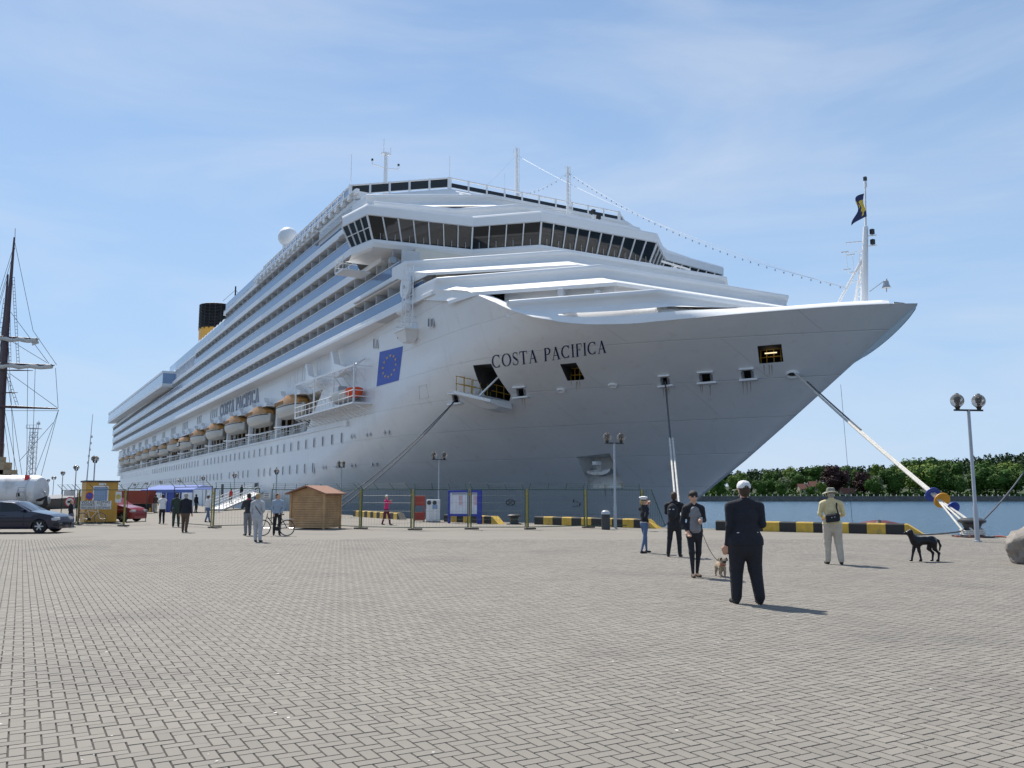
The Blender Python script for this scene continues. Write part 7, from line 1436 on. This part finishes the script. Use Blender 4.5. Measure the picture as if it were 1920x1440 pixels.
mast = MB(); mast.tube([(-.3, 0, 2), (xx(3, 740), 0, zz(740)), (xx(14, 600), 0, zz(600)), (xx(27, 445), 0, zz(445))], [.5, .44, .26, .1], 12); mast.tube([(xx(28, 452), 0, zz(452)), (xx(28.5, 428), 0, zz(428))], .03, 5); mast.build('mast', 'mastwood', t, smooth=True)
mast = MB(); x2 = lambda px, py: AT(px, py, YT + 4).x - X0; mast.tube([(x2(-12, 890), 4, 2), (x2(3, 690), 4, zz(690) * 1.02), (x2(15, 512), 4, zz(512) * 1.03)], [.42, .34, .1], 10); mast.build('mast', 'mastwood', t, smooth=True)
for px0, px1, py0, py1, r_ in ((-40, 78, 631, 637, .13), (-40, 106, 683, 686, .15), (-40, 112, 761, 767, .15), (6, 66, 695, 696, .07), (8, 38, 737, 737, .07)):
    mb = MB(); mb.tube([(xx(px0, py0), -.5, zz(py0)), (xx((px0 + px1) / 2, (py0 + py1) / 2), -.5, zz((py0 + py1) / 2)), (xx(px1, py1), -.5, zz(py1))], [r_, r_ * 1.1, r_ * .5], 8); yd = mb.build('yard', 'mastwood', t, smooth=True)
    if py0 in (631, 683):
        mb = MB(); n = 14; mb.tube([(xx(px0 + (px1 - px0) * q / n * .98, 0) * 0 + xx(px0 + (px1 - px0 - 4) * q / n, py0), -.5, zz(py0 + (py1 - py0) * q / n) - .22 - .1 * math.sin(q * 1.7)) for q in range(n + 1)], [.2 + .09 * math.sin(q * 2.1) ** 2 for q in range(n + 1)], 8); mb.build('furled_sail', 'sail', yd, smooth=True)
        if py0 == 631: mb = MB(); mb.grid([[(xx(62, 640), -.5, zz(638)), (xx(76, 640), -.5, zz(640))], [(xx(66, 648), -.6, zz(650)), (xx(78, 646), -.5, zz(645))]]); mb.build('loose_sail', 'sail', yd)
mb = MB(); A = lambda px, py, y=0: (xx(px, py), y, zz(py))
for a, b in ((A(28, 455), A(62, 620)), (A(62, 620), A(106, 684)), (A(28, 465), A(0, 560)), (A(28, 455), A(-30, 640)), (A(20, 585), A(92, 682)), (A(22, 640), A(88, 680)), (A(104, 690), A(109, 765)), (A(110, 768), A(75, 900)), (A(110, 768), A(64, 892)), (A(18, 700), A(108, 765)), (A(8, 770), A(110, 770)), (A(8, 765), A(34, 895)), (A(12, 700), A(42, 895)), (A(16, 650), A(28, 895)), (A(52, 690), A(50, 893)), (A(66, 690), A(60, 893)), (A(100, 792), A(36, 865)), (A(8, 790), A(22, 895)), (A(10, 600), A(-10, 700)), (A(14, 520), A(-20, 640))): mb.tube([a, b], .028, 4)
for xa, ya, xb, yb, n in ((26, 520, 36, 690, 26), (18, 590, 20, 690, 14), (14, 700, 34, 760, 8), (10, 560, -2, 650, 10)):
    mb.tube([A(xa - 3, ya), A(xb - 4, yb)], .025, 4); mb.tube([A(xa + 1, ya), A(xb + 1, yb)], .025, 4)
    for q in range(n): mb.tube([A(xa - 3 + (xb - xa) * q / n, ya + (yb - ya) * q / n), A(xa + 1 + (xb - xa) * q / n, ya + (yb - ya) * q / n)], .03, 4)
mb.build('rigging', 'ropedark', t)
YL = 150.; p0 = AT(55, 928, YL); t = empty('lattice_tower', (p0.x, YL, 0), 0, 'slim pale lattice light tower behind the rigging', 'tower'); hL = AT(55, 804, YL).z; mb = MB(); wv = .55
for x, y in ((-wv, -wv), (wv, -wv), (wv, wv), (-wv, wv)): mb.tube([(x, y, 0), (x * .8, y * .8, hL)], .06, 5)
z = 0; k = 0
while z < hL - 1:
    for (x0, y0), (x1, y1) in (((-wv, -wv), (wv, -wv)), ((wv, -wv), (wv, wv)), ((wv, wv), (-wv, wv)), ((-wv, wv), (-wv, -wv))): mb.bar((x0, y0, z), (x1 * .9, y1 * .9, z + .9), .06); mb.bar((x0 * .95, y0 * .95, z + .9), (x1 * .95, y1 * .95, z + .9), .05)
    z += .9; k += 1
mb.build('frame', 'grey', t); mb = MB(); mb.bx(-.9, .9, -.9, .9, hL, hL + .1); [mb.tube([(x, -.9, hL), (x, -.9, hL + .6)], .04, 5) for x in (-.9, -.3, .3, .9)]; mb.tube([(-.9, -.9, hL + .6), (.9, -.9, hL + .6)], .04, 5); mb.tube([(.7, 0, hL), (.75, 0, hL + 1.4)], .06, 5); mb.box((.8, -.2, hL + .9), (.5, .3, .4)); mb.build('platform', 'grey', t)
